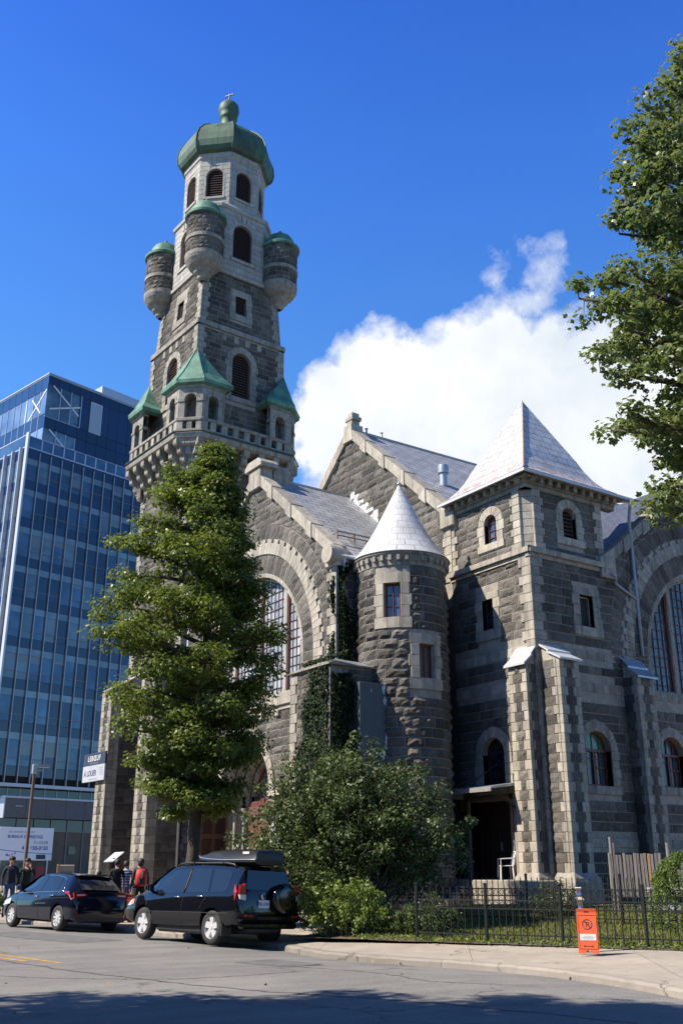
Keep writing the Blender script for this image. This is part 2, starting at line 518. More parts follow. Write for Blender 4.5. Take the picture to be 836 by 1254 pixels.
    # office tower
    m['curtain'] = glass('reflective_office_glass', (.095, .165, .24), .03, .75, (.04, .08, .135), .35, .33, .012)
    m['curtain_dim'] = glass('blinds_office_glass', (.16, .22, .25), .06, .7, (.09, .14, .17), .5, .15, .012)
    m['curtain_deep'] = glass('deep_office_glass', (.02, .045, .095), .03, .7, (.012, .03, .06), .35, .18, .012)
    m['slabglass'] = glass('pale_slab_edge_glass', (.2, .29, .33), .08, .6, (.14, .21, .25), .6, .1)
    m['curtain_side'] = glass('sky_bright_street_glass', (.3, .42, .55), .06, .8, (.16, .26, .4), .3, .4, .012)  # brighter copy of the office glass, sky reflection put into its colour
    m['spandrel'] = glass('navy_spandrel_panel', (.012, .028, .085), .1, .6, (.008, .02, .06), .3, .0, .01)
    m['spandrel_lit'] = glass('navy_lit_panel', (.03, .075, .19), .12, .6, (.022, .055, .15), .3, .0, .01)  # lit copy of the navy spandrel, sunlight put into the colour
    m['officeglass'] = glass('clear_office_glass', (.2, .27, .32), .04, .8, (.06, .1, .13), .5, .2, .01)
    m['rail_glass'] = glass('balustrade_glass', (.09, .17, .28), .04, .8, (.05, .1, .18), .5, .3)
    m['fin'] = M_('aluminium_fin', (.5, .5, .53), .4, .6)
    m['finred'] = M_('anodised_mullion', (.2, .17, .18), .4, .5)
    m['finwhite'] = M_('white_fin', (.58, .61, .66), .4, .1)
    m['greymetal'] = M_('grey_fascia_panel', (.13, .125, .13), .6, .1, col2=(.11, .107, .112), nscale=2)
    m['lightmetal'] = M_('light_metal_cap', (.5, .53, .58), .4, .3)
    m['brace'] = M_('white_steel_brace', (.8, .8, .78), .5)
    m['tanpanel'] = M_('tan_shopfront_blind', (.17, .13, .085), .7, col2=(.13, .1, .068), nscale=1.5)
    # street
    def _along(nt):
        tc = _n(nt, 'ShaderNodeTexCoord'); mp = _n(nt, 'ShaderNodeMapping'); mp.inputs['Rotation'].default_value = (0, 0, -(PI/2+R(44)-PH)); mp.inputs['Scale'].default_value = (.05, 1.1, 1)
        nt.links.new(tc.outputs['Object'], mp.inputs[0]); return mp.outputs[0]
    def asphalt():
        mm, nt, p, out = _new('worn_asphalt'); spec(p, .35)
        v = _coord(nt)
        base = _mix(nt, _map(nt, _noise(nt, v, .35, 7, .68), .4, .62, 0, 1), (.262, .248, .23), (.185, .178, .168))
        tr = _map(nt, _noise(nt, _coord(nt, (1, 1, 1)), 2.2, 6), .4, .66, 0, .45)
        base = _mix(nt, tr, base, (.265, .25, .222))
        lane = _map(nt, _noise(nt, _along(nt), 1.0, 4), .42, .6, 0, .4)
        base = _mix(nt, lane, base, (.13, .127, .122))
        sp_ = _n(nt, 'ShaderNodeTexVoronoi'); sp_.inputs['Scale'].default_value = 70; nt.links.new(v, sp_.inputs['Vector'])
        g = _map(nt, sp_.outputs['Color'], 0, 1, .72, 1.3)
        cm = _n(nt, 'ShaderNodeCombineColor')
        for i in range(3): nt.links.new(g, cm.inputs[i])
        base = _mix(nt, 1.0, base, cm.outputs[0], 'MULTIPLY')
        # hairline cracks
        wv = _n(nt, 'ShaderNodeTexVoronoi'); wv.feature = 'DISTANCE_TO_EDGE'; wv.inputs['Scale'].default_value = .33
        wn = _n(nt, 'ShaderNodeTexNoise'); wn.inputs['Scale'].default_value = 1.4; wn.inputs['Detail'].default_value = 6
        nt.links.new(v, wn.inputs['Vector'])
        va = _n(nt, 'ShaderNodeVectorMath', operation='MULTIPLY_ADD'); nt.links.new(wn.outputs['Color'], va.inputs[0])
        va.inputs[1].default_value = (1.1, 1.1, 0); nt.links.new(v, va.inputs[2]); nt.links.new(va.outputs[0], wv.inputs['Vector'])
        ck = _map(nt, wv.outputs['Distance'], .0, .012, .75, 0)
        ck = _math(nt, 'MULTIPLY', ck, _map(nt, _noise(nt, v, .5, 2), .48, .56, 0, 1))
        base = _mix(nt, ck, base, (.08, .078, .074))
        nt.links.new(base, p.inputs['Base Color']); p.inputs['Roughness'].default_value = .86
        _bump(nt, p, sp_.outputs['Distance'], .35, .008)
        return mm
    m['asphalt'] = asphalt()
    def concrete(name, a, b, jx, jy, rot):
        mm, nt, p, out = _new(name); spec(p, .3); p.inputs['Roughness'].default_value = .9
        tc = _n(nt, 'ShaderNodeTexCoord'); mp = _n(nt, 'ShaderNodeMapping'); mp.inputs['Rotation'].default_value = (0, 0, rot)
        nt.links.new(tc.outputs['Object'], mp.inputs[0])
        br = _n(nt, 'ShaderNodeTexBrick'); br.offset = 0
        br.inputs['Scale'].default_value = 1; br.inputs['Brick Width'].default_value = jx; br.inputs['Row Height'].default_value = jy
        br.inputs['Mortar Size'].default_value = .008; br.inputs['Mortar Smooth'].default_value = .2
        br.inputs['Color1'].default_value = (*_k(a), 1); br.inputs['Color2'].default_value = (*_k(b), 1); br.inputs['Mortar'].default_value = (a[0]*.33, a[1]*.33, a[2]*.33, 1)
        nt.links.new(mp.outputs[0], br.inputs['Vector'])
        g = _map(nt, _noise(nt, _coord(nt), 1.1, 8, .7), .3, .72, .78, 1.12)
        cm = _n(nt, 'ShaderNodeCombineColor')
        for i in range(3): nt.links.new(g, cm.inputs[i])
        c = _mix(nt, 1.0, br.outputs['Color'], cm.outputs[0], 'MULTIPLY')
        st = _map(nt, _noise(nt, _coord(nt), 3.7, 6), .55, .75, 0, .4)
        c = _mix(nt, st, c, (.2, .18, .15))
        wv = _n(nt, 'ShaderNodeTexVoronoi'); wv.feature = 'DISTANCE_TO_EDGE'; wv.inputs['Scale'].default_value = .45
        wn = _n(nt, 'ShaderNodeTexNoise'); wn.inputs['Scale'].default_value = 1.7; wn.inputs['Detail'].default_value = 6
        va = _n(nt, 'ShaderNodeVectorMath', operation='MULTIPLY_ADD'); nt.links.new(wn.outputs['Color'], va.inputs[0])
        va.inputs[1].default_value = (1, 1, 0); nt.links.new(_coord(nt), va.inputs[2]); nt.links.new(va.outputs[0], wv.inputs['Vector']); nt.links.new(_coord(nt), wn.inputs['Vector'])
        ck = _math(nt, 'MULTIPLY', _map(nt, wv.outputs['Distance'], 0, .014, .8, 0), _map(nt, _noise(nt, _coord(nt), .6, 2), .5, .56, 0, 1))
        c = _mix(nt, ck, c, (.09, .08, .07))
        nt.links.new(c, p.inputs['Base Color'])
        _bump(nt, p, _noise(nt, _coord(nt), 50, 5), .25, .006)
        return mm
    m['concrete'] = concrete('sidewalk_concrete', (.44, .385, .315), (.41, .36, .295), 3.0, 1.6, PI/4-.1)
    m['kerb'] = concrete('kerb_concrete', (.36, .32, .275), (.28, .25, .215), 2.5, 9, 0)
    m['plinth'] = M_('rough_concrete_plinth', (.4, .355, .29), .92, col2=(.27, .24, .2), nscale=4, bump=.5, bscale=14, bdist=.03)
    m['tar'] = M_('crack_sealing_tar', (.06, .058, .056), .6, col2=(.13, .125, .12), nscale=6, nlo=.4, nhi=.7)
    m['patch'] = M_('asphalt_patch', (.18, .174, .165), .88, col2=(.115, .112, .108), nscale=3, bump=.4, bscale=60)
    def yellow():
        mm, nt, p, out = _new('worn_yellow_paint'); p.inputs['Roughness'].default_value = .75
        f = _map(nt, _noise(nt, _coord(nt), 5, 8, .75), .42, .62, 0, 1)
        nt.links.new(_mix(nt, f, (.72, .36, .035), (.3, .2, .08)), p.inputs['Base Color'])
        return mm
    m['yellow'] = yellow()
    m['soil'] = M_('dry_soil', (.16, .115, .075), .95, col2=(.085, .062, .042), nscale=7, bump=.6, bscale=30, bdist=.03)
    m['lawn'] = M_('lawn_soil', (.12, .105, .05), .95, col2=(.075, .07, .03), nscale=3, bump=.5, bscale=30)
    m['farground'] = M_('far_ground', (.1, .1, .085), .95, col2=(.07, .075, .06), nscale=.05)
    # foliage: each leaf takes its own tone from 'rnd'
    def leaf(name, a, b, c3, trans=.35, rough=.42, sp=.4):
        mm, nt, p, out = _new(name)
        r = _rnd(nt)
        c = _mix(nt, _map(nt, r, 0, .75, 0, 1), a, b)
        c = _mix(nt, _map(nt, r, .88, 1, 0, 1), c, c3)
        nt.links.new(c, p.inputs['Base Color']); p.inputs['Roughness'].default_value = rough; spec(p, sp)
        tr = _n(nt, 'ShaderNodeBsdfTranslucent')
        hs = _n(nt, 'ShaderNodeHueSaturation'); hs.inputs['Hue'].default_value = .48; hs.inputs['Saturation'].default_value = 1.15; hs.inputs['Value'].default_value = 1.5
        nt.links.new(c, hs.inputs['Color']); nt.links.new(hs.outputs[0], tr.inputs['Color'])
        mx = _n(nt, 'ShaderNodeMixShader'); mx.inputs[0].default_value = trans
        nt.links.new(p.outputs[0], mx.inputs[1]); nt.links.new(tr.outputs[0], mx.inputs[2])
        nt.links.new(mx.outputs[0], out.inputs[0])
        return mm
    m['leaf_linden'] = leaf('street_tree_leaf', (.08, .14, .03), (.185, .235, .05), (.28, .28, .08), .36)
    m['leaf_maple'] = leaf('maple_leaf', (.11, .17, .055), (.21, .265, .1), (.3, .25, .12), .38, .36)
    m['leaf_lilac'] = leaf('lilac_leaf', (.05, .085, .022), (.11, .15, .045), (.19, .21, .09), .24, .5, .35)
    m['leaf_bright'] = leaf('young_shrub_leaf', (.13, .2, .035), (.2, .27, .06), (.27, .3, .09), .35, .5)
    m['leaf_ivy'] = leaf('ivy_leaf', (.01, .02, .006), (.022, .04, .01), (.05, .075, .02), .15, .65, .15)  # near-black tone stands in for the shadow over the corner buttress
    m['leaf_conifer'] = leaf('conifer_spray', (.08, .14, .025), (.14, .2, .04), (.18, .23, .06), .25, .55)
    m['leaf_grass'] = leaf('grass_blade', (.115, .155, .035), (.22, .235, .065), (.32, .27, .13), .3, .6, .25)
    m['bark'] = M_('grey_bark', (.105, .085, .065), .95, col2=(.055, .045, .036), nscale=9, stretch=(3, 3, .6), bump=.8, bscale=16, bdist=.03)
    m['twig'] = M_('lilac_stem', (.17, .135, .1), .9, col2=(.1, .08, .06), nscale=9)
    # objects
    m['blackpaint'] = M_('black_car_paint', (.005, .0055, .008), .1, 0, sp=.25, coat=.55)
    m['bluepaint'] = M_('midnight_blue_car_paint', (.006, .008, .02), .1, 0, sp=.25, coat=.6)
    m['carglass'] = glass('tinted_car_glass', (.012, .016, .024), .03, .6, None)
    m['tyre'] = M_('tyre_rubber', (.022, .021, .021), .85, col2=(.035, .033, .031), nscale=20)
    m['alloy'] = M_('silver_alloy', (.7, .7, .71), .35, .25)
    m['chrome'] = M_('chrome_trim', (.75, .76, .78), .18, 1.0)
    m['plastic'] = M_('black_plastic', (.022, .022, .024), .5)
    m['boxplastic'] = M_('satin_black_box', (.014, .0145, .017), .4, sp=.35, col2=(.018, .018, .021), nscale=30)
    m['redlens'] = M_('red_lamp_lens', (.32, .008, .006), .15, coat=.3)
    m['clearlens'] = M_('clear_lamp_lens', (.7, .66, .64), .12, coat=.6)
    m['amberlens'] = M_('amber_lamp_lens', (.75, .28, .06), .15, coat=.5)
    m['plate'] = M_('licence_plate_white', (.68, .69, .7), .4)
    m['ink'] = M_('dark_ink', (.035, .04, .06), .6)
    m['blueink'] = M_('blue_ink', (.03, .07, .32), .6)
    m['navyink'] = M_('navy_board', (.025, .032, .06), .55)
    m['greyink'] = M_('grey_ink', (.32, .31, .3), .6)
    m['redink'] = M_('red_ink', (.55, .06, .05), .6)
    m['whiteboard'] = M_('white_sign_board', (.92, .93, .96), .5, col2=(.86, .87, .91), nscale=2)
    m['signwhite'] = M_('dim_white_board', (.5, .51, .55), .6, col2=(.42, .43, .48), nscale=2)  # grey-blue white, dimmer than the billboard white
    m['iron'] = M_('black_iron', (.014, .014, .015), .5, .2, col2=(.022, .021, .02), nscale=20)
    m['orange'] = M_('orange_plastic', (.85, .135, .035), .5, col2=(.78, .12, .035), nscale=9)
    m['postbrown'] = M_('brown_post', (.14, .1, .085), .7, col2=(.1, .075, .065), nscale=12)
    m['bluesticker'] = M_('blue_sticker', (.05, .2, .7), .5)
    m['weathered'] = M_('weathered_wood', (.36, .315, .275), .9, col2=(.22, .19, .17), nscale=3, stretch=(8, 8, .7), rnd=.25)
    m['freshwood'] = M_('fresh_pine', (.62, .37, .17), .8, col2=(.52, .3, .13), nscale=3, stretch=(8, 8, .7))
    m['whitepaint'] = M_('white_paint', (.75, .74, .72), .6)
    m['panelgrey'] = M_('blue_grey_panel', (.075, .092, .1), .55, col2=(.055, .068, .076), nscale=2.5)
    m['beige'] = M_('beige_board', (.4, .36, .27), .7, col2=(.34, .3, .23), nscale=3)
    m['skin'] = M_('skin', (.5, .29, .21), .55)
    m['hair'] = M_('dark_hair', (.025, .017, .013), .6)
    m['cloth_black'] = M_('black_cloth', (.014, .014, .016), .9)
    m['cloth_navy'] = M_('navy_cloth', (.018, .02, .035), .9)
    m['cloth_green'] = M_('dark_green_cloth', (.012, .022, .016), .9)
    m['denim'] = M_('blue_denim', (.06, .1, .2), .9, col2=(.09, .14, .26), nscale=12)
    m['cloth_white'] = M_('pale_cloth', (.6, .6, .62), .9)
    m['redcloth'] = M_('red_nylon', (.6, .03, .025), .6)
    def stripe():
        mm, nt, p, out = _new('blue_striped_cloth'); p.inputs['Roughness'].default_value = .9
        w = _n(nt, 'ShaderNodeTexWave'); w.bands_direction = 'Z'; w.inputs['Scale'].default_value = 4.2
        tc = _n(nt, 'ShaderNodeTexCoord'); nt.links.new(tc.outputs['Object'], w.inputs[0])
        nt.links.new(_mix(nt, _map(nt, w.outputs['Fac'], .72, .85, 0, 1), (.02, .06, .24), (.5, .55, .62)), p.inputs['Base Color'])
        return mm
    m['stripe'] = stripe()
mats()

def text(name, s, size, mat, fr, a, z, d, parent=None, align='LEFT', ext=.004, sx=1.0, bold=0.0, spacing=1.0):
    cu = bpy.data.curves.new(name, 'FONT'); cu.body = s; cu.size = size; cu.align_x = align; cu.extrude = ext
    cu.offset = bold; cu.space_character = spacing
    o = bpy.data.objects.new('tmp', cu); COL.objects.link(o)
    dg = bpy.context.evaluated_depsgraph_get()
    me = bpy.data.meshes.new_from_object(o.evaluated_get(dg))
    COL.objects.unlink(o); bpy.data.objects.remove(o)
    P0 = fr.P(a, z, d)
    A = fr.A if not fr.flip else -fr.A
    Z = getattr(fr, 'Zt', fr.Z)
    mtx = Matrix((( A.x*sx, Z.x, fr.N.x, P0.x), (A.y*sx, Z.y, fr.N.y, P0.y), (A.z*sx, Z.z, fr.N.z, P0.z), (0, 0, 0, 1)))
    me.transform(mtx); me.name = name
    me.materials.clear(); me.materials.append(mat)
    ob = bpy.data.objects.new(name, me); COL.objects.link(ob); attach(ob, parent)
    return ob
# ---------------------------------------------------------------- ground and street
def poly_sheet(name, pts, z, mat, label=None):
    mb = MB(); tri = tessellate_polygon([[Vector((p.x, p.y, 0)) for p in pts]])
    mb.add([(p.x, p.y, z) for p in pts], [tuple(t) for t in tri])
    o = mb.build(name, mat); bm = bmesh.new(); bm.from_mesh(o.data); bmesh.ops.recalc_face_normals(bm, faces=bm.faces)
    for f in bm.faces:
        if f.normal.z < 0: f.normal_flip()
    bm.to_mesh(o.data); bm.free(); o['kind'] = 'structure'
    return o
KERB = [(-60, 83.8), (-24, 47.9), (-9, 32.5), (-4, 27.0), (-2.35, 25.0), (-1.2, 23.0), (-.33, 21.25), (.9, 20.05), (2.3, 18.95), (3.0, 18.25),
        (3.6, 17.4), (4.2, 16.2), (4.63, 14.85), (5.05, 13.2), (5.5, 11), (5.8, 6), (6.2, -10), (7, -60)]
def smooth_line(pts, n=6):
    out = []
    for i in range(len(pts)-1):
        p0, p1, p2, p3 = pts[max(i-1, 0)], pts[i], pts[i+1], pts[min(i+2, len(pts)-1)]
        for k in range(n):
            t = k/n
            out.append(tuple(.5*((2*p1[j])+(-p0[j]+p2[j])*t+(2*p0[j]-5*p1[j]+4*p2[j]-p3[j])*t*t+(-p0[j]+3*p1[j]-3*p2[j]+p3[j])*t**3) for j in (0, 1)))
    return out+[pts[-1]]
def ground():
    mb = MB(); n = 48
    mb.add([cw(1600*math.cos(2*PI*i/n), 1600*math.sin(2*PI*i/n), -.25) for i in range(n)], [tuple(range(n))])
    mb.build('ground', MAT['farground'])['kind'] = 'structure'
    kl = smooth_line(KERB)
    near = [(-75.5, 67.7), (-15.5, 7.0), (-8.5, -.3), (-4, -5), (-1, -10), (0, -60)]
    def off(pts, d):
        o = []
        for i, p in enumerate(pts):
            a, b = pts[max(i-1, 0)], pts[min(i+1, len(pts)-1)]
            t = Vector((b[0]-a[0], b[1]-a[1])).normalized(); o.append((p[0]-t.y*d, p[1]+t.x*d))
        return o
    def strip(name, rows, mat):
        mb = MB()
        for (p0, za), (p1, zb) in zip(rows, rows[1:]):
            for i in range(len(p0)-1): mb.quad(cw(*p0[i], za), cw(*p0[i+1], za), cw(*p1[i+1], zb), cw(*p1[i], zb))
        o = mb.build(name, mat); bm = bmesh.new(); bm.from_mesh(o.data)
        bmesh.ops.remove_doubles(bm, verts=bm.verts, dist=1e-4)
        for f in bm.faces:
            if f.normal.z < 0: f.normal_flip()
        bm.to_mesh(o.data); bm.free()
        for p in o.data.polygons: p.use_smooth = True
        o['kind'] = 'structure'
    r2 = off(kl, -2.1)
    strip('road', [(kl, -.095), (off(kl, -.35), -.08), (off(kl, -1.2), -.03), (r2, 0.0)], MAT['asphalt'])
    poly_sheet('road', [cw(*p) for p in r2]+[cw(*p) for p in near[::-1]], 0.0, MAT['asphalt'])
    poly_sheet('near_pavement', [cw(*p) for p in near]+[cw(-60, -60), cw(-120, 30)], .12, MAT['concrete'])
    # far pavement: rises gently from the kerb stone up to and under the buildings
    k2 = off(kl, .17); k3 = off(kl, 3.2)
    strip('pavement', [(k2, .03), (off(kl, 1.2), .06), (off(kl, 2.2), .1), (k3, .13)], MAT['concrete'])
    poly_sheet('pavement', [cw(*p) for p in k3]+[cw(60, -60), cw(90, 60), cw(20, 160), cw(-50, 150)], .13, MAT['concrete'])
    mb = MB(); rng = random.Random(8)
    seg = 0
    for i in range(len(kl)-1):
        a, b, c, d = kl[i], kl[i+1], k2[i+1], k2[i]
        L = math.hypot(a[0]-b[0], a[1]-b[1]); m = max(1, min(12, int(L/.3)))
        for q in range(m):
            f0, f1 = q/m, (q+1)/m
            lp = lambda u, v, f: (u[0]+(v[0]-u[0])*f, u[1]+(v[1]-u[1])*f)
            A, B, Cc, D = lp(a, b, f0), lp(a, b, f1), lp(d, c, f1), lp(d, c, f0)
            if q == 0 and i: za = zb_
            else: za = .02+rng.uniform(-.012, .006) if (i+q) else .02
            zb_ = .02+rng.uniform(-.014, .006); ea = .2 if (i or q) else .2; eb = rng.uniform(.12, .4)
            if i or q: ea = eb0
            ra = [cw(*A, -.15), cw(*A, za-.03), cw(*lp(A, D, ea), za+.008), cw(*D, .034), cw(*D, -.15)]
            rb = [cw(*B, -.15), cw(*B, zb_-.03), cw(*lp(B, Cc, eb), zb_+.008), cw(*Cc, .034), cw(*Cc, -.15)]
            mb.loft([ra, rb], closed=False); eb0 = eb
    mb.build('kerb', MAT['kerb'], smooth=False)['kind'] = 'structure'
    # worn double centre line
    mb = MB()
    for (p, q, w) in (((-26, 41.2), (-4.95, 19.1), .11), ((-26.16, 40.95), (-5.65, 19.4), .11)):
        P, Q = cw(*p, .004), cw(*q, .004); t = (Q-P).normalized(); s_ = Vector((-t.y, t.x, 0))*w/2
        mb.quad(P-s_, Q-s_, Q+s_, P+s_)
    mb.build('road_marking', MAT['yellow'])['kind'] = 'structure'
    # tar-sealed cracks and a patched strip in the carriageway
    rng = random.Random(31)
    def seam(pts, w):
        mb = MB(); P = smooth_line(pts, 14); q = [(x+rng.uniform(-.05, .05), y+rng.uniform(-.05, .05)) for x, y in P]
        for i in range(len(q)-1):
            a, b = cw(*q[i], .004), cw(*q[i+1], .004); t = (b-a).normalized(); s_ = Vector((-t.y, t.x, 0)); w0, w1 = w*rng.uniform(.5, 1.2), w*rng.uniform(.5, 1.2)
            mb.quad(a-s_*w0, b-s_*w1, b+s_*w1, a+s_*w0)
        mb.build('tar_seam', MAT['tar'])['kind'] = 'structure'
    seam([(-14, 27.5), (-7.6, 21.2), (-4.6, 17.9), (-1.5, 15.2), (.8, 13.9), (3.2, 12.0)], .022)
    seam([(-1.0, 18.6), (.6, 17.3), (1.4, 16.1), (2.9, 15.6)], .014)
    seam([(-6.4, 17.4), (-4.4, 16.6), (-2.4, 16.5), (-.7, 17.6)], .013)
    seam([(-2.6, 13.4), (-1.4, 14.0), (-.3, 13.4)], .012)
    poly_sheet('road_patch', [cw(*p) for p in ((-9.4, 27.3), (-8.2, 26.1), (-5.9, 23.9), (-5.0, 24.8), (-7.2, 27.1), (-8.5, 28.3))], .004, MAT['patch'])
    poly_sheet('road_patch', [cw(*p) for p in ((-1.9, 19.2), (-.9, 18.3), (-.3, 18.9), (-1.3, 19.9))], .004, MAT['patch'])
ground()

# fence-aligned lawn coordinates: s along the fence to the right, t back towards the church
F0 = Vector((2.9, 21.7)); FS = Vector((.889, -.458)); FT = Vector((.458, .889))
def fl(s, t): p = F0+FS*s+FT*t; return p.x, p.y
def lawn_z(t, s=0):
    k = min(1, max(0, (t-.1)/11)); return .136+.34*k*k*(3-2*k)
def lawn():
    mb = MB(); xs = [-4.6+i*.5 for i in range(48)]; ts = [.0+i*.4 for i in range(36)]
    rng = random.Random(3)
    rows = []
    for t in ts:
        rows.append([cw(*fl(s+(0 if 0 < i < len(xs)-1 else 0), t+(rng.uniform(-.12, .05) if t == 0 else 0)), lawn_z(t)+(.03*math.sin(s*1.7)*math.sin(t*1.3)+.02 if t > .3 else .004)) for i, s in enumerate(xs)])
    vs = [p for r in rows for p in r]; W = len(xs); fs = []; mt = []
    for j in range(len(ts)-1):
        for i in range(W-1):
            fs.append((j*W+i, j*W+i+1, (j+1)*W+i+1, (j+1)*W+i)); mt.append(1 if ts[j] < .7 else 0)
    mb.add(vs, fs); mb.m = mt
    mb.build('lawn_ground', [MAT['lawn'], MAT['soil']], smooth=True)['kind'] = 'structure'
lawn()

# ---------------------------------------------------------------- church
CH = thing('stone_church', 'grey rock-faced stone church with pale trim, metal roofs and a tall copper-domed tower', 'church', (2, 8, .3))
GF = Fr((-4.8, 0, 0), (0, 1, 0), (-1, 0, 0))      # street gable, a = y
GS = Fr((0, 5.1, 0), (1, 0, 0), (0, -1, 0))       # its flank, a = x
BL = Fr((0, 0, 0), (0, 1, 0), (-1, 0, 0))         # pavilion street face
BR = Fr((0, 0, 0), (1, 0, 0), (0, -1, 0))         # pavilion flank and transept, a = x
RK, TR, MO = MAT['rock'], MAT['trim'], MAT['mortar']
WALL = [RK, TR, MO]      # slot 0 stones, 1 dressed trim, 2 mortar backing
WALL_SHADED = [RK, MAT['trim_old'], MO]  # faces out of the sun: trim swapped for a darker, shaded tone

def muntins(mb, fr, shape_w, z0, z1, nx, nz, d, t=.025, mat=0, frame=.06):
    """shape_w(z)->(a0,a1) clip; draws frame and glazing bars"""
    a0, a1 = shape_w(z0+.01)
    for k in range(1, nz):
        z = z0+(z1-z0)*k/nz; w = shape_w(z)
        if w: fbox(mb, fr, w[0], w[1], z-t/2, z+t/2, d, d+.03, mat, .5, .004)
    for i in range(1, nx):
        a = a0+(a1-a0)*i/nx; top = z0
        z = z0
        while z < z1:
            w = shape_w(z)
            if w and w[0] < a < w[1]: top = z
            z += .03
        if top-z0 > .1: fbox(mb, fr, a-t/2, a+t/2, z0, top, d, d+.03, mat, .5, .004)
def ring_frame(mb, fr, c, w, z0, zs, t, d0, d1, mat=0, n=18):
    """arched frame strip of width t inside half-width w"""
    out = [(c-w, z0)]+[(c-w*math.cos(PI*i/n), zs+w*math.sin(PI*i/n)) for i in range(n+1)]+[(c+w, z0)]
    v = w-t
    inn = [(c-v, z0)]+[(c-v*math.cos(PI*i/n), zs+v*math.sin(PI*i/n)) for i in range(n+1)]+[(c+v, z0)]
    rings = [[fr.P(a, z, dd) for a, z in l] for l, dd in ((out, d0), (out, d1), (inn, d1), (inn, d0))]
    m = len(out); vs = [p for r in rings for p in r]; fs = []
    for k in range(3):
        for i in range(m-1): fs.append((k*m+i, k*m+i+1, (k+1)*m+i+1, (k+1)*m+i))
    if not fr.flip: fs = [f[::-1] for f in fs]
    mb.add(vs, fs, mat, .5)
    fbox(mb, fr, c-w, c+w, z0, z0+t, d0, d1+.004, mat, .5, .004)
def small_arch_window(fr, c, w, z0, zs, d, glass, frame, nx=2, nz=4, louvre=False, name='window'):
    mb = MB(); ring_frame(mb, fr, c, w, z0, zs, .07, d-.03, d+.05)
    h = arch_hole(c, w, z0, zs)
    if louvre:
        n = int((zs+w-z0)/.15); 
        for k in range(n):
            z = z0+.05+(zs+w-z0)*k/n; q = h(z+.02)
            if not q or q[1]-q[0] < .12: continue
            a0, a1 = q[0]+.03, q[1]-.03
            vs = [fr.P(a0, z, d+.07), fr.P(a1, z, d+.07), fr.P(a1, z+.13, d-.1), fr.P(a0, z+.13, d-.1)]
            vs += [p+Vector((0, 0, .025)) for p in vs]
            mb.hexa(vs, 1, random.random())
        wf = mb.build(name, [frame, MAT['louvre']], CH)
    else:
        muntins(mb, fr, h, z0, zs+w, nx, nz, d, .03)
        wf = mb.build(name, [frame], CH)
    pb = MB(); pts = arch_pts(c, w, z0, zs)
    pb.add([fr.P(a, z, d-.01) for a, z in pts], [tuple(range(len(pts)))], 0, random.random())
    pb.build('backing' if louvre else 'pane', glass, wf)
    return wf
def small_rect_window(fr, a0, a1, z0, z1, d, glass, frame, nx=2, nz=3, louvre=False, name='window'):
    mb = MB(); t = .06
    for (p, q, r, s_) in ((a0, a0+t, z0, z1), (a1-t, a1, z0, z1), (a0+t, a1-t, z0, z0+t), (a0+t, a1-t, z1-t, z1)):
        fbox(mb, fr, p, q, r, s_, d-.03, d+.05, 0, .5, .006)
    if louvre:
        n = int((z1-z0)/.15)
        for k in range(n):
            z = z0+.05+(z1-z0-.12)*k/n
            vs = [fr.P(a0+.03, z, d+.06), fr.P(a1-.03, z, d+.06), fr.P(a1-.03, z+.12, d-.1), fr.P(a0+.03, z+.12, d-.1)]
            vs += [p+Vector((0, 0, .025)) for p in vs]
            mb.hexa(vs, 1, random.random())
    else: muntins(mb, fr, lambda z: (a0, a1), z0, z1, nx, nz, d, .03)
    wf = mb.build(name, [frame, MAT['louvre']], CH)
    pb = MB(); pb.add([fr.P(a, z, d-.01) for a, z in rect_pts(a0, a1, z0, z1)], [(0, 1, 2, 3)], 0, random.random())
    pb.build('backing' if louvre else 'pane', glass, wf)
    return wf
def rect_surround(mb, fr, a0, a1, z0, z1, s0, s1, b, t, d=.055, mat=1):
    fbox(mb, fr, s0-.06, s1+.06, b, z0, -.3, d+.03, mat)
    fbox(mb, fr, s0, s1, z1, t, -.3, d, mat)
    n = max(2, round((z1-z0)/.36))
    for i in range(n):
        za, zb = z0+(z1-z0)*i/n+.005, z0+(z1-z0)*(i+1)/n-.005
        e = .0 if i % 2 else .07
        fbox(mb, fr, s0-e, a0, za, zb, -.3, d, mat); fbox(mb, fr, a1, s1+e, za, zb, -.3, d, mat)
def arch_surround(mb, fr, c, w, z0, zs, tw, sill, d=.055, mat=1, n=7):
    voussoirs(mb, fr, c, zs, w, w+tw, -.3, d, n, mat)
    jambs(mb, fr, c, w, w+tw, z0, zs, -.3, d, max(2, round((zs-z0)/.34)), mat, .08)
    fbox(mb, fr, c-w-tw-.06, c+w+tw+.06, z0-sill, z0, -.3, d+.035, mat)

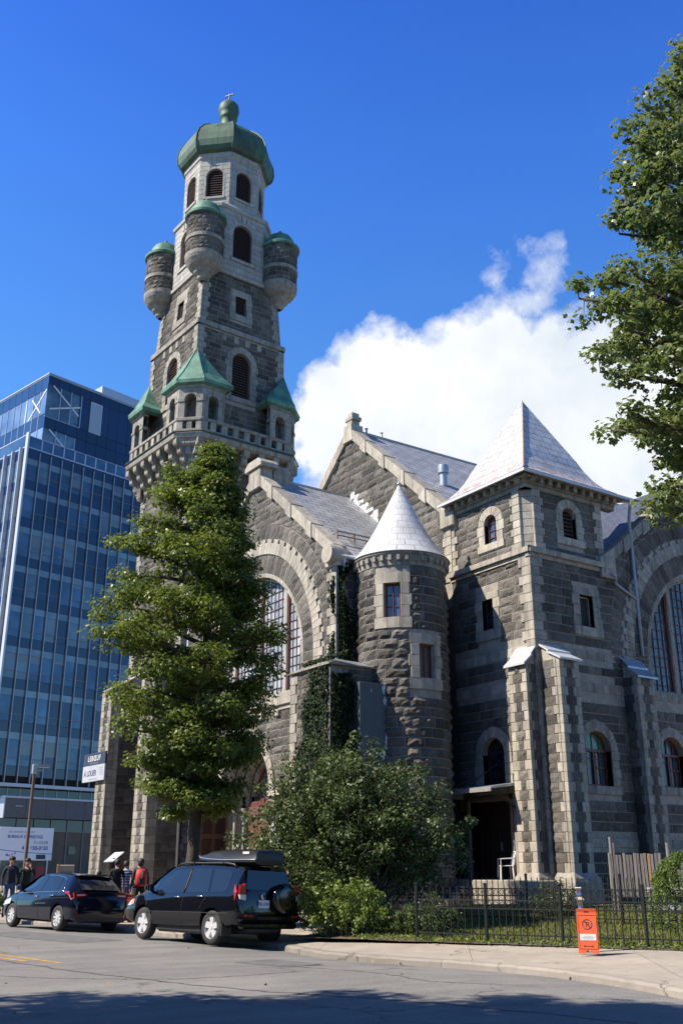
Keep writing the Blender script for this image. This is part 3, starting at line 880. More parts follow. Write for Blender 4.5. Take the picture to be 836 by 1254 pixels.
def big_window(fr, c, sill, zs, Rg, lights, zbar, rich=True, dark=False):
    """large round-headed leaded window with pale mullions"""
    g = arch_hole(c, Rg, sill, zs)
    d = -.42
    wf = MB(); ring_frame(wf, fr, c, Rg, sill, zs, .13, d-.05, d+.12, 0, 40)
    xs = [c-Rg+.1]+lights+[c+Rg-.1]
    for a in lights:
        q = math.sqrt(max(0, Rg*Rg-(a-c)**2)); fbox(wf, fr, a-.13, a+.13, sill, zs+q, d-.05, d+.16, 0, .5, .03)
    win = wf.build('great_window', MAT['white'] if not dark else MAT['trim_old'], CH)
    for i in range(len(xs)-1):
        a0 = xs[i]+(.13 if i else .03); a1 = xs[i+1]-(.13 if i < len(xs)-2 else .03)
        clip = lambda z: (lambda q: None if q is None else ((max(a0, q[0]+.12), min(a1, q[1]-.12)) if min(a1, q[1]-.12)-max(a0, q[0]+.12) > .06 else None))(g(z))
        top = sill; z = sill
        while z < zs+Rg:
            if clip(z): top = z
            z += .02
        lf = MB()
        # red casing follows the light
        zz = [sill+.02+(top-sill-.02)*k/40 for k in range(41)]
        for sd in (0, 1):
            for k in range(40):
                p, q = clip(zz[k]), clip(zz[k+1])
                if not p or not q: continue
                x0, x1 = p[sd], q[sd]; s_ = .06 if sd == 0 else -.06
                lf.hexa([fr.P(x0, zz[k], d), fr.P(x0+s_, zz[k], d), fr.P(x0+s_, zz[k], d+.09), fr.P(x0, zz[k], d+.09),
                         fr.P(x1, zz[k+1], d), fr.P(x1+s_, zz[k+1], d), fr.P(x1+s_, zz[k+1], d+.09), fr.P(x1, zz[k+1], d+.09)])
        fbox(lf, fr, a0, a1, sill, sill+.09, d, d+.09, 0, .5, .005)
        nz = int((top-sill)/.36); 
        muntins(lf, fr, clip, sill, sill+nz*.36, max(3, round((a1-a0)/.3)), nz, d+.01, .02)
        lo = lf.build('light_frame', MAT['redframe'], win)
        pb = MB(); rng = random.Random(i)
        k = sill
        while k < top-.02:
            k2 = min(k+.36, top); p, q = clip(k+.005), clip(k2-.005)
            if p and q:
                m = max(2, round((a1-a0)/.3))
                for j in range(m):
                    f0, f1 = j/m, (j+1)/m; tl = rng.uniform(-.006, .006)
                    pb.add([fr.P(p[0]+(p[1]-p[0])*f0, k, d+tl), fr.P(p[0]+(p[1]-p[0])*f1, k, d-tl), fr.P(q[0]+(q[1]-q[0])*f1, k2, d+tl), fr.P(q[0]+(q[1]-q[0])*f0, k2, d)], [(0, 1, 2, 3)], 0, rng.random())
            k = k2
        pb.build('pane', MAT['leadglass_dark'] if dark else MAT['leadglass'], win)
    bk = MB(); pts = arch_pts(c, Rg+.2, sill-.1, zs, 30)
    bk.add([fr.P(a, z, d-.08) for a, z in pts], [tuple(range(len(pts)))]); bk.build('backing', MAT['dark'], win)

def rake_coping(mb, fr, a0, z0, a1, z1, t=.5, d0=-.34, d1=.16, n=5, mat=0, boss=True):
    """coping blocks along the straight line (a0,z0)->(a1,z1); t is measured straight down"""
    for i in range(n):
        f0, f1 = i/n+.002, (i+1)/n-.002
        A0, Z0, A1, Z1 = a0+(a1-a0)*f0, z0+(z1-z0)*f0, a0+(a1-a0)*f1, z0+(z1-z0)*f1
        fpoly(mb, fr, [(A0, Z0-t), (A1, Z1-t), (A1, Z1), (A0, Z0)] if a1 > a0 else [(A1, Z1-t), (A0, Z0-t), (A0, Z0), (A1, Z1)], d0, d1, mat, None, .03)
        if boss:
            s_ = 1 if a1 > a0 else -1
            # small stepped water-stone at the foot of each coping block
            fpoly(mb, fr, [(A0-.02, Z0-t-.12), (A0+.42, Z0-t-.12+.42*(z1-z0)/(a1-a0)*s_*s_), (A0+.42, Z0-t+.02+.42*(z1-z0)/(a1-a0)), (A0-.02, Z0+.03)] if s_ > 0 else
                  [(A0-.42, Z0-t-.12-.42*(z1-z0)/(a1-a0)), (A0+.02, Z0-t-.12), (A0+.02, Z0+.03), (A0-.42, Z0-t+.02-.42*(z1-z0)/(a1-a0))], d0, d1+.035, mat, None, .02)

def street_gable():
    mb = MB(); c, zs = 11.3, 9.2; sl = (17.55-12.45)/6.2
    L, Rr = 5.1, 17.5
    zr = 12.45
    top = lambda a: zr+sl*(a-L) if a < c else zr+sl*(Rr-a)
    Lf = lambda z: L if z < zr else L+(z-zr)/sl
    Rf = lambda z: Rr if z < zr else Rr-(z-zr)/sl
    pc, pz = 11.55, 4.3
    holes = [arch_pts(c, 3.9, 7.9, zs, 40), arch_pts(pc, 2.0, .1, pz, 24)]
    plate(mb, GF, [(L, .1), (Rr, .1), (Rr, zr), (c, 17.55), (L, zr)],
          [arch_pts(c, 3.9, 7.9, zs, 40), arch_pts(pc, 2.0, .12, pz, 24)], .015, .5, 2, 2)
    H = [arch_hole(c, 5.42, 7.9, zs), arch_hole(pc, 2.36, 0, pz), rect_hole(pc-2.9, pc+2.9, 3.55, 4.3)]
    H.append(rect_hole(L-1, Rr+1, 7.25, 7.9))
    # courses above and below the sill band; quoins at the open corner
    qz = lambda z: (L-1, L+.3) if z < 12.2 else None
    stones(mb, GF, .2, 7.25, Lf, Rf, [H[1], H[2], qz], mat=0, seed=1)
    ring_o = 5.98
    big = arch_hole(c, ring_o, 7.9, zs)
    stones(mb, GF, 7.9, 17.5, Lf, Rf, [big, qz], mat=0, seed=2)
    # rock voussoir ring outside and inside the pale toothed ring
    clip = 0
    stones(mb, Pol(GF, c, zs), 5.4, ring_o, 0, PI, course=.6, lmin=.3, lmax=.42, ascale=5.7, seed=3, dep=.07, nz=3)
    stones(mb, Pol(GF, c, zs), 3.95, 4.74, 0, PI, course=.8, lmin=.3, lmax=.42, ascale=4.3, seed=4, dep=.06)
    for s_ in (-1, 1):
        for (w0, w1, sd) in ((3.95, 4.74, 5), (5.4, ring_o, 6)):
            a0, a1 = sorted((c+s_*w0, c+s_*w1)); stones(mb, GF, 7.9, zs, a0, a1, course=.33, seed=sd, lmin=.6, lmax=1, dep=.05)
    voussoirs(mb, GF, c, zs, 4.75, 5.22, -.1, .085, 61, 1, tooth=.17)
    jambs(mb, GF, c, 4.75, 5.22, 7.9, zs, -.1, .085, 4, 1, .17)
    voussoirs(mb, GF, c, zs, 3.78, 3.95, -.45, .02, 24, 1)
    jambs(mb, GF, c, 3.78, 3.95, 7.9, zs, -.45, .02, 2, 1)
    quoins(mb, GF, L, 1, .2, 12.2, -.05, .095, .33, .54, .33, 1)
    # sill band with little brackets
    band(mb, GF, 6.0, 16.6, 7.42, 7.9, -.4, .16, 1, 1.5)
    fpoly(mb, GF, [(6.0, 7.26), (16.6, 7.26), (16.6, 7.415), (6.0, 7.415)], -.1, .07, 1)
    for k in range(9): fbox(mb, GF, 6.5+k*1.2, 6.78+k*1.2, 7.04, 7.255, -.02, .15, 1)
    # portal: impost blocks, outer ring, ribbed splay
    voussoirs(mb, GF, pc, pz, 2.0, 2.36, -.2, .12, 17, 1)
    for k in range(4):
        r0, dd = 2.0-.15*k, -.1-.34*k
        voussoirs(mb, GF, pc, pz, r0-.16, r0, dd-.3, dd, 13, 1, bev=.03)
        for s_ in (-1, 1):
            P = GF.P(pc+s_*(r0-.08), 0, dd-.08)
            mb.lathe([(.095, .3), (.095, 3.6), (.14, 3.7), (.15, 3.85)], (P.x, P.y, 0), 12, 1, random.random())
            a0, a1 = sorted((pc+s_*(r0-.16), pc+s_*r0)); fbox(mb, GF, a0, a1, 0.1, pz, dd-.36, dd-.16, 1)
    for s_ in (-1, 1):
        a0, a1 = sorted((pc+s_*1.98, pc+s_*2.95))
        fbox(mb, GF, a0, a1, 4.05, 4.28, -.3, .2, 1, None, .03)
        fbox(mb, GF, a0, a1-.0, 3.55, 4.04, -.3, .1, 1)
        for q in range(9):
            for r in range(3):
                fbox(mb, GF, a0+.05+q*.1, a0+.12+q*.1, 3.62+r*.13, 3.72+r*.13, .09, .125, 1)
        n = 10
        for q in range(n):
            e = .12 if q % 2 else 0
            b0, b1 = sorted((pc+s_*1.99, pc+s_*(2.6+e))); fbox(mb, GF, b0, b1, .15+3.38*q/n, .14+3.38*(q+1)/n, -.3, .05, 1)
    w = mb.build('gable_wall', WALL, CH)
    big_window(GF, c, 7.9, zs, 3.78, [9.2, 11.3, 13.4], 0)
    # portal infill
    tb = MB(); h = arch_hole(pc, 1.4, pz-.2, pz)
    ring_frame(tb, GF, pc, 1.4, pz-.2, pz, .12, -1.42, -1.28)
    muntins(tb, GF, h, pz-.2, pz+1.4, 9, 5, -1.36, .03); fbox(tb, GF, pc-1.5, pc+1.5, pz-.48, pz-.2, -1.6, -1.05, 0, .5, .03)
    t = tb.build('tympanum_window', MAT['redframe'], CH)
    pb = MB(); pts = arch_pts(pc, 1.4, pz-.2, pz); pb.add([GF.P(a, z, -1.38) for a, z in pts], [tuple(range(len(pts)))]); pb.build('pane', MAT['leadglass'], t)
    bb = MB(); fbox(bb, GF, pc-1.55, pc+1.55, .1, pz-.45, -2.4, -2.3, 0); fbox(bb, GF, pc-1.56, pc+1.56, .13, .16, -2.3, -.4, 0)
    for s_ in (-1, 1): fbox(bb, GF, pc+s_*1.5-.03, pc+s_*1.5+.03, .1, pz-.4, -2.4, -1.3, 0)
    bb.build('portal_interior', MAT['dark'], CH)
    # carved urn finial standing on the transom
    ub = MB(); P = GF.P(pc-.35, pz-.2, -1.0)
    ub.lathe([(.0, 0), (.17, .0), (.2, .1), (.19, .3), (.1, .38), (.08, .5), (.11, .58), (.07, .7), (0, .74)], P, 14); ub.build('urn_finial', MAT['white'], CH, smooth=True)
    for (hg, ang, nm, lab) in ((pc-1.42, R(-106), 'right', 'open brown door leaf lit by the sun'), (pc+1.42, R(78), 'left', None)):
        # leaves swung outward about their jamb
        s_ = 1 if hg < pc else -1
        P = GF.P(hg, 0, -.35 if hg < pc else .03)
        ca, sa = math.cos(ang), math.sin(ang)
        A = Vector((-abs(math.sin(ang)), s_*math.cos(ang) if s_ > 0 else -math.cos(ang)*1, 0))
        if s_ > 0: A = Vector((-.12, .993, 0))
        else: A = Vector((-.985, -.17, 0))
        N = Vector((A.y, -A.x, 0)) if s_ > 0 else Vector((-A.y, A.x, 0))
        N = A.cross(Vector((0, 0, 1)))
        if N.dot(CAM-P) < 0: N = -N
        f = Fr((P.x, P.y, 0), A, N)
        lb = MB(); fbox(lb, f, 0, 1.4, .2, pz-.5, -.03, .03, 0, .5)
        for i in range(4):
            for j in (0, 1):
                fbox(lb, f, .12+j*.62, .62+j*.62, .35+i*.82, 1.0+i*.82, .02, .055, 1, .5, .03)
        o = lb.build('door_leaf', [MAT['brownwood'], MAT['brownwood'] if s_ > 0 else MAT['doordark']], CH)  # left leaf panels take darker wood that stands in for their shade
        if lab: o['label'] = lab
        hb = MB(); fbox(hb, f, 1.24, 1.3, 1.2, 1.5, .03, .09, 0); hb.build('handle', MAT['zinc'], o)
    # coping, kneelers and cap
    cb = MB()
    rake_coping(cb, GF, L-.05, 12.85, c, 17.95, .52, -.4, .17, 4); rake_coping(cb, GF, Rr+.05, 12.85, c, 17.95, .52, -.4, .17, 4)
    fpoly(cb, GF, [(c-.55, 17.0), (c+.55, 17.0), (c+.5, 17.95), (c-.5, 17.95)], -.42, .2, 0, None, .04)
    fpoly(cb, GF, [(c-.72, 17.95), (c+.72, 17.95), (c+.72, 18.13), (c+.45, 18.36), (c-.45, 18.36), (c-.72, 18.13)], -.6, .3, 0, None, .03)
    fbox(cb, GF, c-.3, c+.3, 17.4, 18.25, -1.4, -.6, 0)
    P = GF.P(L+.05, 12.3, 0)   # roll-moulded kneeler
    cb.lathe([(0, -.42), (.36, -.42), (.38, -.3), (.38, .12), (.33, .2), (0, .2)], (P.x-.0, P.y, 12.5), 20, 0, .5, 'x')
    fpoly(cb, GF, [(L-.2, 12.05), (L+.55, 12.05), (L+.62, 12.75), (L-.1, 12.75)], -.4, .18, 0, None, .04)
    o = cb.build('gable_coping', MAT['trim'], CH)
    # flank
    sb = MB(); plate(sb, GS, rect_pts(-4.8, 0, .1, 12.3), [], .015, .3, 2)
    stones(sb, GS, .3, 12.2, -4.5, 0, [], seed=8, course=.33); quoins(sb, GS, -4.8, 1, .3, 12.2, -.05, .085, .33, .45, .33, 1)
    band(sb, GS, -4.4, 0, 12.2, 12.42, -.1, .1, 1)
    sb.build('gable_flank_wall', WALL_SHADED, CH)
    # roof slopes
    rb = MB(); e0, e1 = 4.95, 17.65; rz = 17.72; ez = 12.5; slp = math.hypot(c-e0, rz-ez)
    rb.quad((-4.5, e0, ez), (0.0, e0, ez), (0.0, c, rz), (-4.5, c, rz), uv=[(0, 0), (4.5, 0), (4.5, slp), (0, slp)])
    rb.quad((0, e1, ez), (-4.5, e1, ez), (-4.5, c, rz), (0, c, rz), uv=[(0, 0), (4.5, 0), (4.5, slp), (0, slp)])
    rb.box(-4.6, 0, e0-.02, e0+.05, ez-.1, ez+.01, 1)
    rb.tube([(-4.4, c, rz+.02), (0, c, rz+.02)], .06, 8, 1)
    r_ = rb.build('gable_roof', [MAT['roof'], MAT['roofplain']], CH)
    gb = MB()
    n = 9
    for k in range(n):
        x = -3.0+k*.3
    for q in (0, 1):
        z = ez+.9+.16*q; y = e0+ (z-.28-ez)/((rz-ez)/(c-e0))
        gb.bar((-4.2, e0+1.0, ez+1.12+.16*q), (-1.0, e0+1.0, ez+1.12+.16*q), .04, .04)
    for k in range(5):
        x = -4.2+k*.8; gb.bar((x, e0+1.0, ez+.75), (x, e0+1.0, ez+1.34), .045, .045); gb.bar((x, e0+1.0, ez+1.25), (x, e0+1.5, ez+1.2), .03, .03)
    gb.build('snow_guard', M_('rusty_iron', (.2, .13, .09), .8), r_)
    # stepped white flashing where the roof meets the nave gable
    fb = MB(); k = 0; y = 11.1
    while y > 9.3:
        z = ez+(rz-ez)*(y-e0)/(c-e0); fb.box(-.05, -.02, y-.34, y, z-.3, z+.28+.08*(k % 2), 0, .5); y -= .36; k += 1
    fb.build('step_flashing', MAT['flash'], CH)
    pb = MB(); pb.tube([(-4.9, 4.86, 12.42), (0, 4.86, 12.36)], .085, 10); pb.tube([(-4.62, 4.86, 12.4), (-4.6, 4.92, 12.15), (-4.6, 5.0, 11.9), (-4.6, 5.0, 8.3)], .06, 10)
    pb.build('downpipe', MAT['flash'], CH, smooth=True)
street_gable()

def nave():
    mb = MB(); c = 11.1; fr = BL; zt = 20.75; sl = .885
    Lf = lambda z: max(4.2, c-(zt-z)/sl); Rf = lambda z: min(18.0, c+(zt-z)/sl)
    plate(mb, fr, [(4.2, 11), (18, 11), (18, 14.65), (c, zt), (4.2, 14.65)], [], .015, .5, 2)
    stones(mb, fr, 12.0, zt-.1, Lf, Rf, [lambda z: (4.0, 4.62) if z < 14.4 else None], seed=11, course=.34, lmin=.5, lmax=1.1)
    quoins(mb, fr, 4.2, 1, 12.0, 14.6, -.1, .06, .3, .46, .36, 1)
    mb.build('nave_gable_wall', WALL, CH)
    cb = MB(); rake_coping(cb, fr, 4.1, 15.0, c, 21.2, .55, -.45, .17, 5); rake_coping(cb, fr, 18.1, 15.0, c, 21.2, .55, -.45, .17, 5)
    fpoly(cb, fr, [(c-.4, 20.4), (c+.4, 20.4), (c+.28, 21.25), (c-.28, 21.25)], -.47, .2, 0)
    fpoly(cb, fr, [(3.8, 14.2), (4.65, 14.2), (4.65, 15.1), (3.8, 14.8)], -.45, .2, 0, None, .04)
    fbox(cb, fr, c-.2, c+.2, 21.25, 21.5, -.35, .1, 0); fbox(cb, fr, c-.3, c+.3, 21.5, 21.68, -.4, .14, 0); fbox(cb, fr, c-.2, c+.2, 21.68, 21.9, -.33, .08, 0)
    cb.build('nave_coping', MAT['trim'], CH)
    rb = MB(); e0, e1, rz, ez = 4.0, 18.2, 21.05, 14.75; s_ = math.hypot(c-e0, rz-ez); X = 26
    rb.quad((.3, e0, ez), (X, e0, ez), (X, c, rz), (.3, c, rz), uv=[(0, 0), (X, 0), (X, s_), (0, s_)])
    rb.quad((X, e1, ez), (.3, e1, ez), (.3, c, rz), (X, c, rz), uv=[(0, 0), (X, 0), (X, s_), (0, s_)])
    rb.tube([(.3, c, rz+.02), (X, c, rz+.02)], .07, 8, 1)
    for x in (2.2, 3.1): rb.lathe([(.05, 0), (.05, .25), (.09, .3), (0, .36)], (x-1.3, c, rz), 8, 1)
    nr = rb.build('nave_roof', [MAT['roof'], MAT['roofplain']], CH)
    vb = MB(); z0 = ez+(7-e0)/(c-e0)*(rz-ez)-.1
    vb.lathe([(.17, 0), (.17, .62), (.24, .62), (.25, .78), (.24, .98), (.16, 1.06), (0, 1.08)], (2.1, 7, z0), 16)
    vb.build('roof_vent', MAT['zinc'], nr, smooth=True, sharp=40)
    wb = MB(); wb.box(.3, X, 4.2, 4.5, .2, 14.7); wb.box(X-.3, X, 4.2, 18, .2, 14.7); wb.box(.3, X, 17.7, 18, .2, 14.7)
    wb.box(0, .4, 4.05, 4.6, .2, 12.2); wb.build('nave_wall', MAT['rock_shade'], CH)
nave()

def steep_cone(name, C, prof, n, parent, mats_, tw=.5):
    mb = MB(); 
    for i in range(len(prof)-1):
        (r0, z0), (r1, z1) = prof[i], prof[i+1]
        v0 = sum(math.hypot(prof[k+1][0]-prof[k][0], prof[k+1][1]-prof[k][1]) for k in range(i)); v1 = v0+math.hypot(r1-r0, z1-z0)
        for j in range(n):
            a, b = 2*PI*j/n, 2*PI*(j+1)/n; rm = prof[0][0]*.6
            mb.quad((C[0]+r0*math.cos(a), C[1]+r0*math.sin(a), z0), (C[0]+r0*math.cos(b), C[1]+r0*math.sin(b), z0),
                    (C[0]+r1*math.cos(b), C[1]+r1*math.sin(b), z1), (C[0]+r1*math.cos(a), C[1]+r1*math.sin(a), z1),
                    uv=[(a*rm, v0), (b*rm, v0), (b*rm, v1), (a*rm, v1)])
    o = mb.build(name, mats_, parent)
    bm = bmesh.new(); bm.from_mesh(o.data); bmesh.ops.remove_doubles(bm, verts=bm.verts, dist=.0005); bm.to_mesh(o.data); bm.free()
    for p in o.data.polygons: p.use_smooth = True
    return o
def turret():
    C = (-2.6, 4.1, 0); Rr = 1.6
    cy = Cyl(C, Rr, PI*.5)     # a=0 at +y, turning through -x to -y
    am = PI*1.6*Rr             # wrap
    th = lambda deg: (R(deg)-PI*.5)*Rr
    mb = MB()
    a_l, a_r = th(90), th(378)
    # two windows: upper lit one and lower shaded one
    w1c, w2c = th(221), th(264)
    W1 = (w1c-.3, w1c+.3, 9.85, 11.1); W2 = (w2c-.3, w2c+.3, 7.72, 8.92)
    n = 60
    for (zb, zt) in ((.2, 12.1),):
        for j in range(n):
            b0, b1 = a_l+(a_r-a_l)*j/n, a_l+(a_r-a_l)*(j+1)/n
            segs = [(zb, zt)]
            for (x0, x1, y0, y1) in (W1, W2):
                if b1 > x0+.02 and b0 < x1-.02:
                    ns = []
                    for (p, q) in segs:
                        if y0 > p and y1 < q: ns += [(p, y0), (y1, q)]
                        else: ns.append((p, q))
                    segs = ns
            for (p, q) in segs: mb.quad(cy.P(b0, p, .015), cy.P(b1, p, .015), cy.P(b1, q, .015), cy.P(b0, q, .015), 2)
    H = [rect_hole(W1[0]-.33, W1[1]+.33, W1[2]-.38, W1[3]+.36), rect_hole(W2[0]-.33, W2[1]+.33, W2[2]-.38, W2[3]+.36)]
    stones(mb, cy, .3, 11.75, a_l, a_r, H, course=.33, lmin=.4, lmax=.8, seed=21, dep=.085)
    for W in (W1, W2):
        m = 3
        for (z0, z1, p0, p1) in ((W[2]-.38, W[2], W[0]-.36, W[1]+.36), (W[3], W[3]+.36, W[0]-.33, W[1]+.33)):
            for k in range(m):
                x0, x1 = p0+(p1-p0)*k/m, p0+(p1-p0)*(k+1)/m
                fbox(mb, cy, x0, x1, z0, z1, -.25, .075, 1, .5, .0)
        for k in range(3):
            z0, z1 = W[2]+(W[3]-W[2])*k/3, W[2]+(W[3]-W[2])*(k+1)/3
            e = .08 if k % 2 else 0
            fbox(mb, cy, W[0]-.3-e, W[0], z0+.004, z1-.004, -.25, .07, 1); fbox(mb, cy, W[1], W[1]+.3+e, z0+.004, z1-.004, -.25, .07, 1)
    T = mb.build('turret_wall', WALL, CH)
    small_rect_window(cy, *W1, -.16, MAT['blueglass'], MAT['redframe'], 2, 3)
    small_rect_window(cy, *W2, -.16, MAT['brownwood'], MAT['redframe'], 2, 1, name='shuttered_window')
    cb = MB(); cb.lathe([(1.58, 11.72), (1.66, 11.75), (1.67, 11.9), (1.7, 11.98), (1.74, 12.12), (1.79, 12.16), (1.8, 12.25)], C, 56)
    for k in range(36):
        t = 2*PI*k/36; f = Fr((C[0]+1.7*math.cos(t), C[1]+1.7*math.sin(t), 0), (-math.sin(t), math.cos(t), 0), (math.cos(t), math.sin(t), 0))
        fbox(cb, f, -.06, .06, 11.9, 12.1, -.02, .09, 0)
    cb.build('turret_cornice', MAT['trim_old'], CH)
    r_ = steep_cone('turret_cone_roof', C, [(1.84, 12.24), (1.5, 12.66), (1.2, 13.12), (.92, 13.62), (.48, 14.52), (.02, 15.45)], 48, CH, [MAT['roof_cone']])
    fb = MB(); fb.lathe([(.05, 0), (.09, .06), (.04, .16), (.0, .22)], (C[0], C[1], 15.4), 10); fb.build('finial', MAT['roofplain'], r_)
turret()

def ivy_annex():
    x0, x1, y0, y1 = -5.95, -4.2, 3.75, 6.2
    f = Fr((x0, 0, 0), (0, 1, 0), (-1, 0, 0)); g = Fr((0, y0, 0), (1, 0, 0), (0, -1, 0))
    mb = MB(); mb.box(x0, x1, y0, y1, .2, 8.1, 2)
    hz = lambda z: None
    stones(mb, f, .3, 8.0, y0+.36, y1-.36, [], course=.33, seed=31); stones(mb, g, .3, 8.0, x0+.36, x1, [], course=.33, seed=32)
    quoins(mb, f, y0, 1, .3, 8.0, -.1, .06, .3, .42, .33, 1); quoins(mb, f, y1, -1, .3, 8.0, -.1, .06, .3, .42, .33, 1); quoins(mb, g, x0, 1, .3, 8.0, -.1, .06, .3, .42, .33, 1)
    mb.build('corner_buttress', WALL_SHADED, CH)
    rb = MB()
    # weathered metal cap sloping away from the gable corner
    vs = [(x0-.15, y0-.15, 8.12), (x1+.3, y0-.15, 8.12), (x1+.3, 5.1, 8.62), (-4.8, 5.1, 8.62), (-4.8, 6.3, 8.62), (x0-.15, y1+.15, 8.12)]
    rb.add(vs, [(0, 1, 2, 3), (0, 3, 4, 5)]); rb.box(x0-.16, x1+.3, y0-.16, y1+.16, 8.06, 8.12, 1)
    rb.build('buttress_cap', [MAT['roofplain'], MAT['trim_old']], CH)
    pb = MB(); pf = Fr((0, 3.3, 0), (1, 0, 0), (0, -1, 0)); fbox(pb, pf, -5.1, -3.95, 4.9, 7.5, -.35, .05, 0); fbox(pb, pf, -5.1, -3.95, .3, 4.9, -.35, .03, 0)
    rng = random.Random(5)
    for (a, z, w_, h_) in ((-4.08, 7.3, .1, .26), (-4.05, 6.95, .08, .2), (-4.02, 5.6, .07, .5), (-4.15, 5.15, .16, .2), (-4.0, 5.2, .05, .3), (-4.62, 7.25, .02, .1)):
        pts = [(a+w_*rng.uniform(.35, 1)*math.cos(t*PI/5), z+h_*rng.uniform(.35, 1)*math.sin(t*PI/5)) for t in range(10)]
        fpoly(pb, pf, pts, .04, .056, 1, None, .0)
    o = pb.build('service_panel', [MAT['panelgrey'], MAT['lightmetal']], CH)
ivy_annex()

def bracket_cornice(mb, fr, a0, a1, z, ov, mat=0):
    fbox(mb, fr, a0, a1, z, z+.17, -.2, .1, mat); fbox(mb, fr, a0, a1, z+.175, z+.36, -.2, .17, mat)
    n = round((a1-a0)/.42)
    for i in range(n):
        a = a0+(a1-a0)*(i+.5)/n; fbox(mb, fr, a-.085, a+.085, z+.2, z+.44, .1, ov-.1, mat)
def pavilion():
    mb = MB()
    # street face
    lw = (2.36, .56, 3.9, 5.32)
    dr = (1.62, 3.7, 1.2, 3.75)
    sl = (1.98, 2.57, 9.72, 10.85)
    plate(mb, BL, [(0, .3), (4.2, .3), (4.2, 12), (0, 12)], [rect_pts(sl[0], sl[1], sl[2], sl[3]), arch_pts(lw[0], lw[1], 4.2, lw[3]), rect_pts(*dr)], .015, .5, 2, 2)
    H = [rect_hole(1.68, 2.88, 9.32, 11.15), arch_hole(lw[0], lw[1]+.36, 4.1, lw[3]), rect_hole(1.3, 4.0, .3, 4.1), rect_hole(-1, 5, 8.52, 8.86), rect_hole(-1, 5, 7.38, 7.7)]
    stones(mb, BL, .4, 11.95, .33, 4.2, H, course=.33, seed=41)
    quoins(mb, BL, 0, 1, .4, 11.95, -.1, .09, .36, .52, .33, 1)
    band(mb, BL, .46, 4.2, 8.53, 8.85, -.1, .035, 1, seed=2); band(mb, BL, .46, 4.2, 7.39, 7.69, -.1, .035, 1, seed=3)
    rect_surround(mb, BL, *sl, 1.68, 2.88, 9.34, 11.12); arch_surround(mb, BL, lw[0], lw[1], 4.2, lw[3], .36, .25)
    mb.build('pavilion_street_wall', WALL, CH)
    mb = MB()
    # flank with transept in one plane
    c, zs = 9.8, 8.9; sg = .79; z3 = 12.1; A0 = 3.72
    topz = lambda a: 12.0 if a < A0 else (z3+sg*(a-A0) if a < c else z3+sg*(2*c-A0-a))
    Rf = lambda z: 15.9 if z < z3 else 2*c-A0-(z-z3)/sg
    Lf = lambda z: .0 if z < 12.0 else A0+(z-z3)/sg
    w1 = (2.63, .65, 4.2, 5.4); w2 = (6.6, .65, 4.3, 5.45); sr = (2.34, 3.03, 9.74, 10.92)
    apex = z3+sg*(c-A0)
    w3 = (9.6, .65, 4.3, 5.45); w4 = (12.6, .65, 4.3, 5.45)
    plate(mb, BR, [(0, .3), (15.9, .3), (15.9, z3), (c, apex), (A0, z3), (0, 12)],
          [rect_pts(*sr), arch_pts(*w1), arch_pts(*w2), arch_pts(*w3), arch_pts(*w4), arch_pts(c, 3.95, 7.75, zs, 40)], .015, .5, 2, 2)
    H = [rect_hole(2.02, 3.35, 9.38, 11.22)]+[arch_hole(w[0], w[1]+.36, w[2]-.28, w[3]) for w in (w1, w2, w3, w4)]+[rect_hole(-1, 4.4, 8.55, 8.87), rect_hole(-1, 17, 7.38, 7.74), rect_hole(-1, 17, 2.2, 2.5)]
    hq = lambda z: (-1, .33) if z < 12 else None
    hb = arch_hole(c, 5.98, 7.75, zs)
    stones(mb, BR, .4, apex-.1, lambda z: Lf(z), Rf, H+[hq, hb], course=.33, seed=43)
    quoins(mb, BR, 0, 1, .4, 11.95, -.1, .09, .36, .52, .33, 1)
    band(mb, BR, .46, 4.4, 8.56, 8.86, -.1, .035, 1); band(mb, BR, .46, 15.9, 7.4, 7.72, -.1, .035, 1, seed=4); band(mb, BR, .46, 15.9, 2.21, 2.49, -.1, .05, 1, seed=5)
    rect_surround(mb, BR, *sr, 2.0, 3.37, 9.4, 11.2)
    for w in (w1, w2, w3, w4): arch_surround(mb, BR, *w, .36, .28)
    P = Pol(BR, c, zs)
    stones(mb, P, 5.4, 5.98, 0, PI, course=.6, lmin=.3, lmax=.42, ascale=5.7, seed=44); stones(mb, P, 3.98, 4.74, 0, PI, course=.8, lmin=.3, lmax=.42, ascale=4.3, seed=45)
    for s_ in (-1, 1):
        for (q0, q1) in ((3.98, 4.74), (5.4, 5.98)):
            a0, a1 = sorted((c+s_*q0, c+s_*q1)); stones(mb, BR, 7.75, zs, a0, a1, course=.33, seed=46, lmin=.6, lmax=1)
    voussoirs(mb, BR, c, zs, 4.75, 5.22, -.1, .085, 61, 1, tooth=.17); jambs(mb, BR, c, 4.75, 5.22, 7.75, zs, -.1, .085, 4, 1, .17)
    voussoirs(mb, BR, c, zs, 3.8, 3.98, -.45, .02, 24, 1); jambs(mb, BR, c, 3.8, 3.98, 7.75, zs, -.45, .02, 2, 1)
    mb.build('transept_wall', WALL_SHADED, CH)
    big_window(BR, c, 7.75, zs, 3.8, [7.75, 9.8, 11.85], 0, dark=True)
    small_rect_window(BL, *sl, -.2, MAT['darkglass'], MAT['doordark'], 2, 4); small_rect_window(BR, *sr, -.2, MAT['rock_shade'], MAT['trim_old'], 1, 1, name='blind_window')
    small_arch_window(BL, lw[0], lw[1], 4.2, lw[3], -.25, MAT['darkglass'], MAT['doordark'], 3, 5)
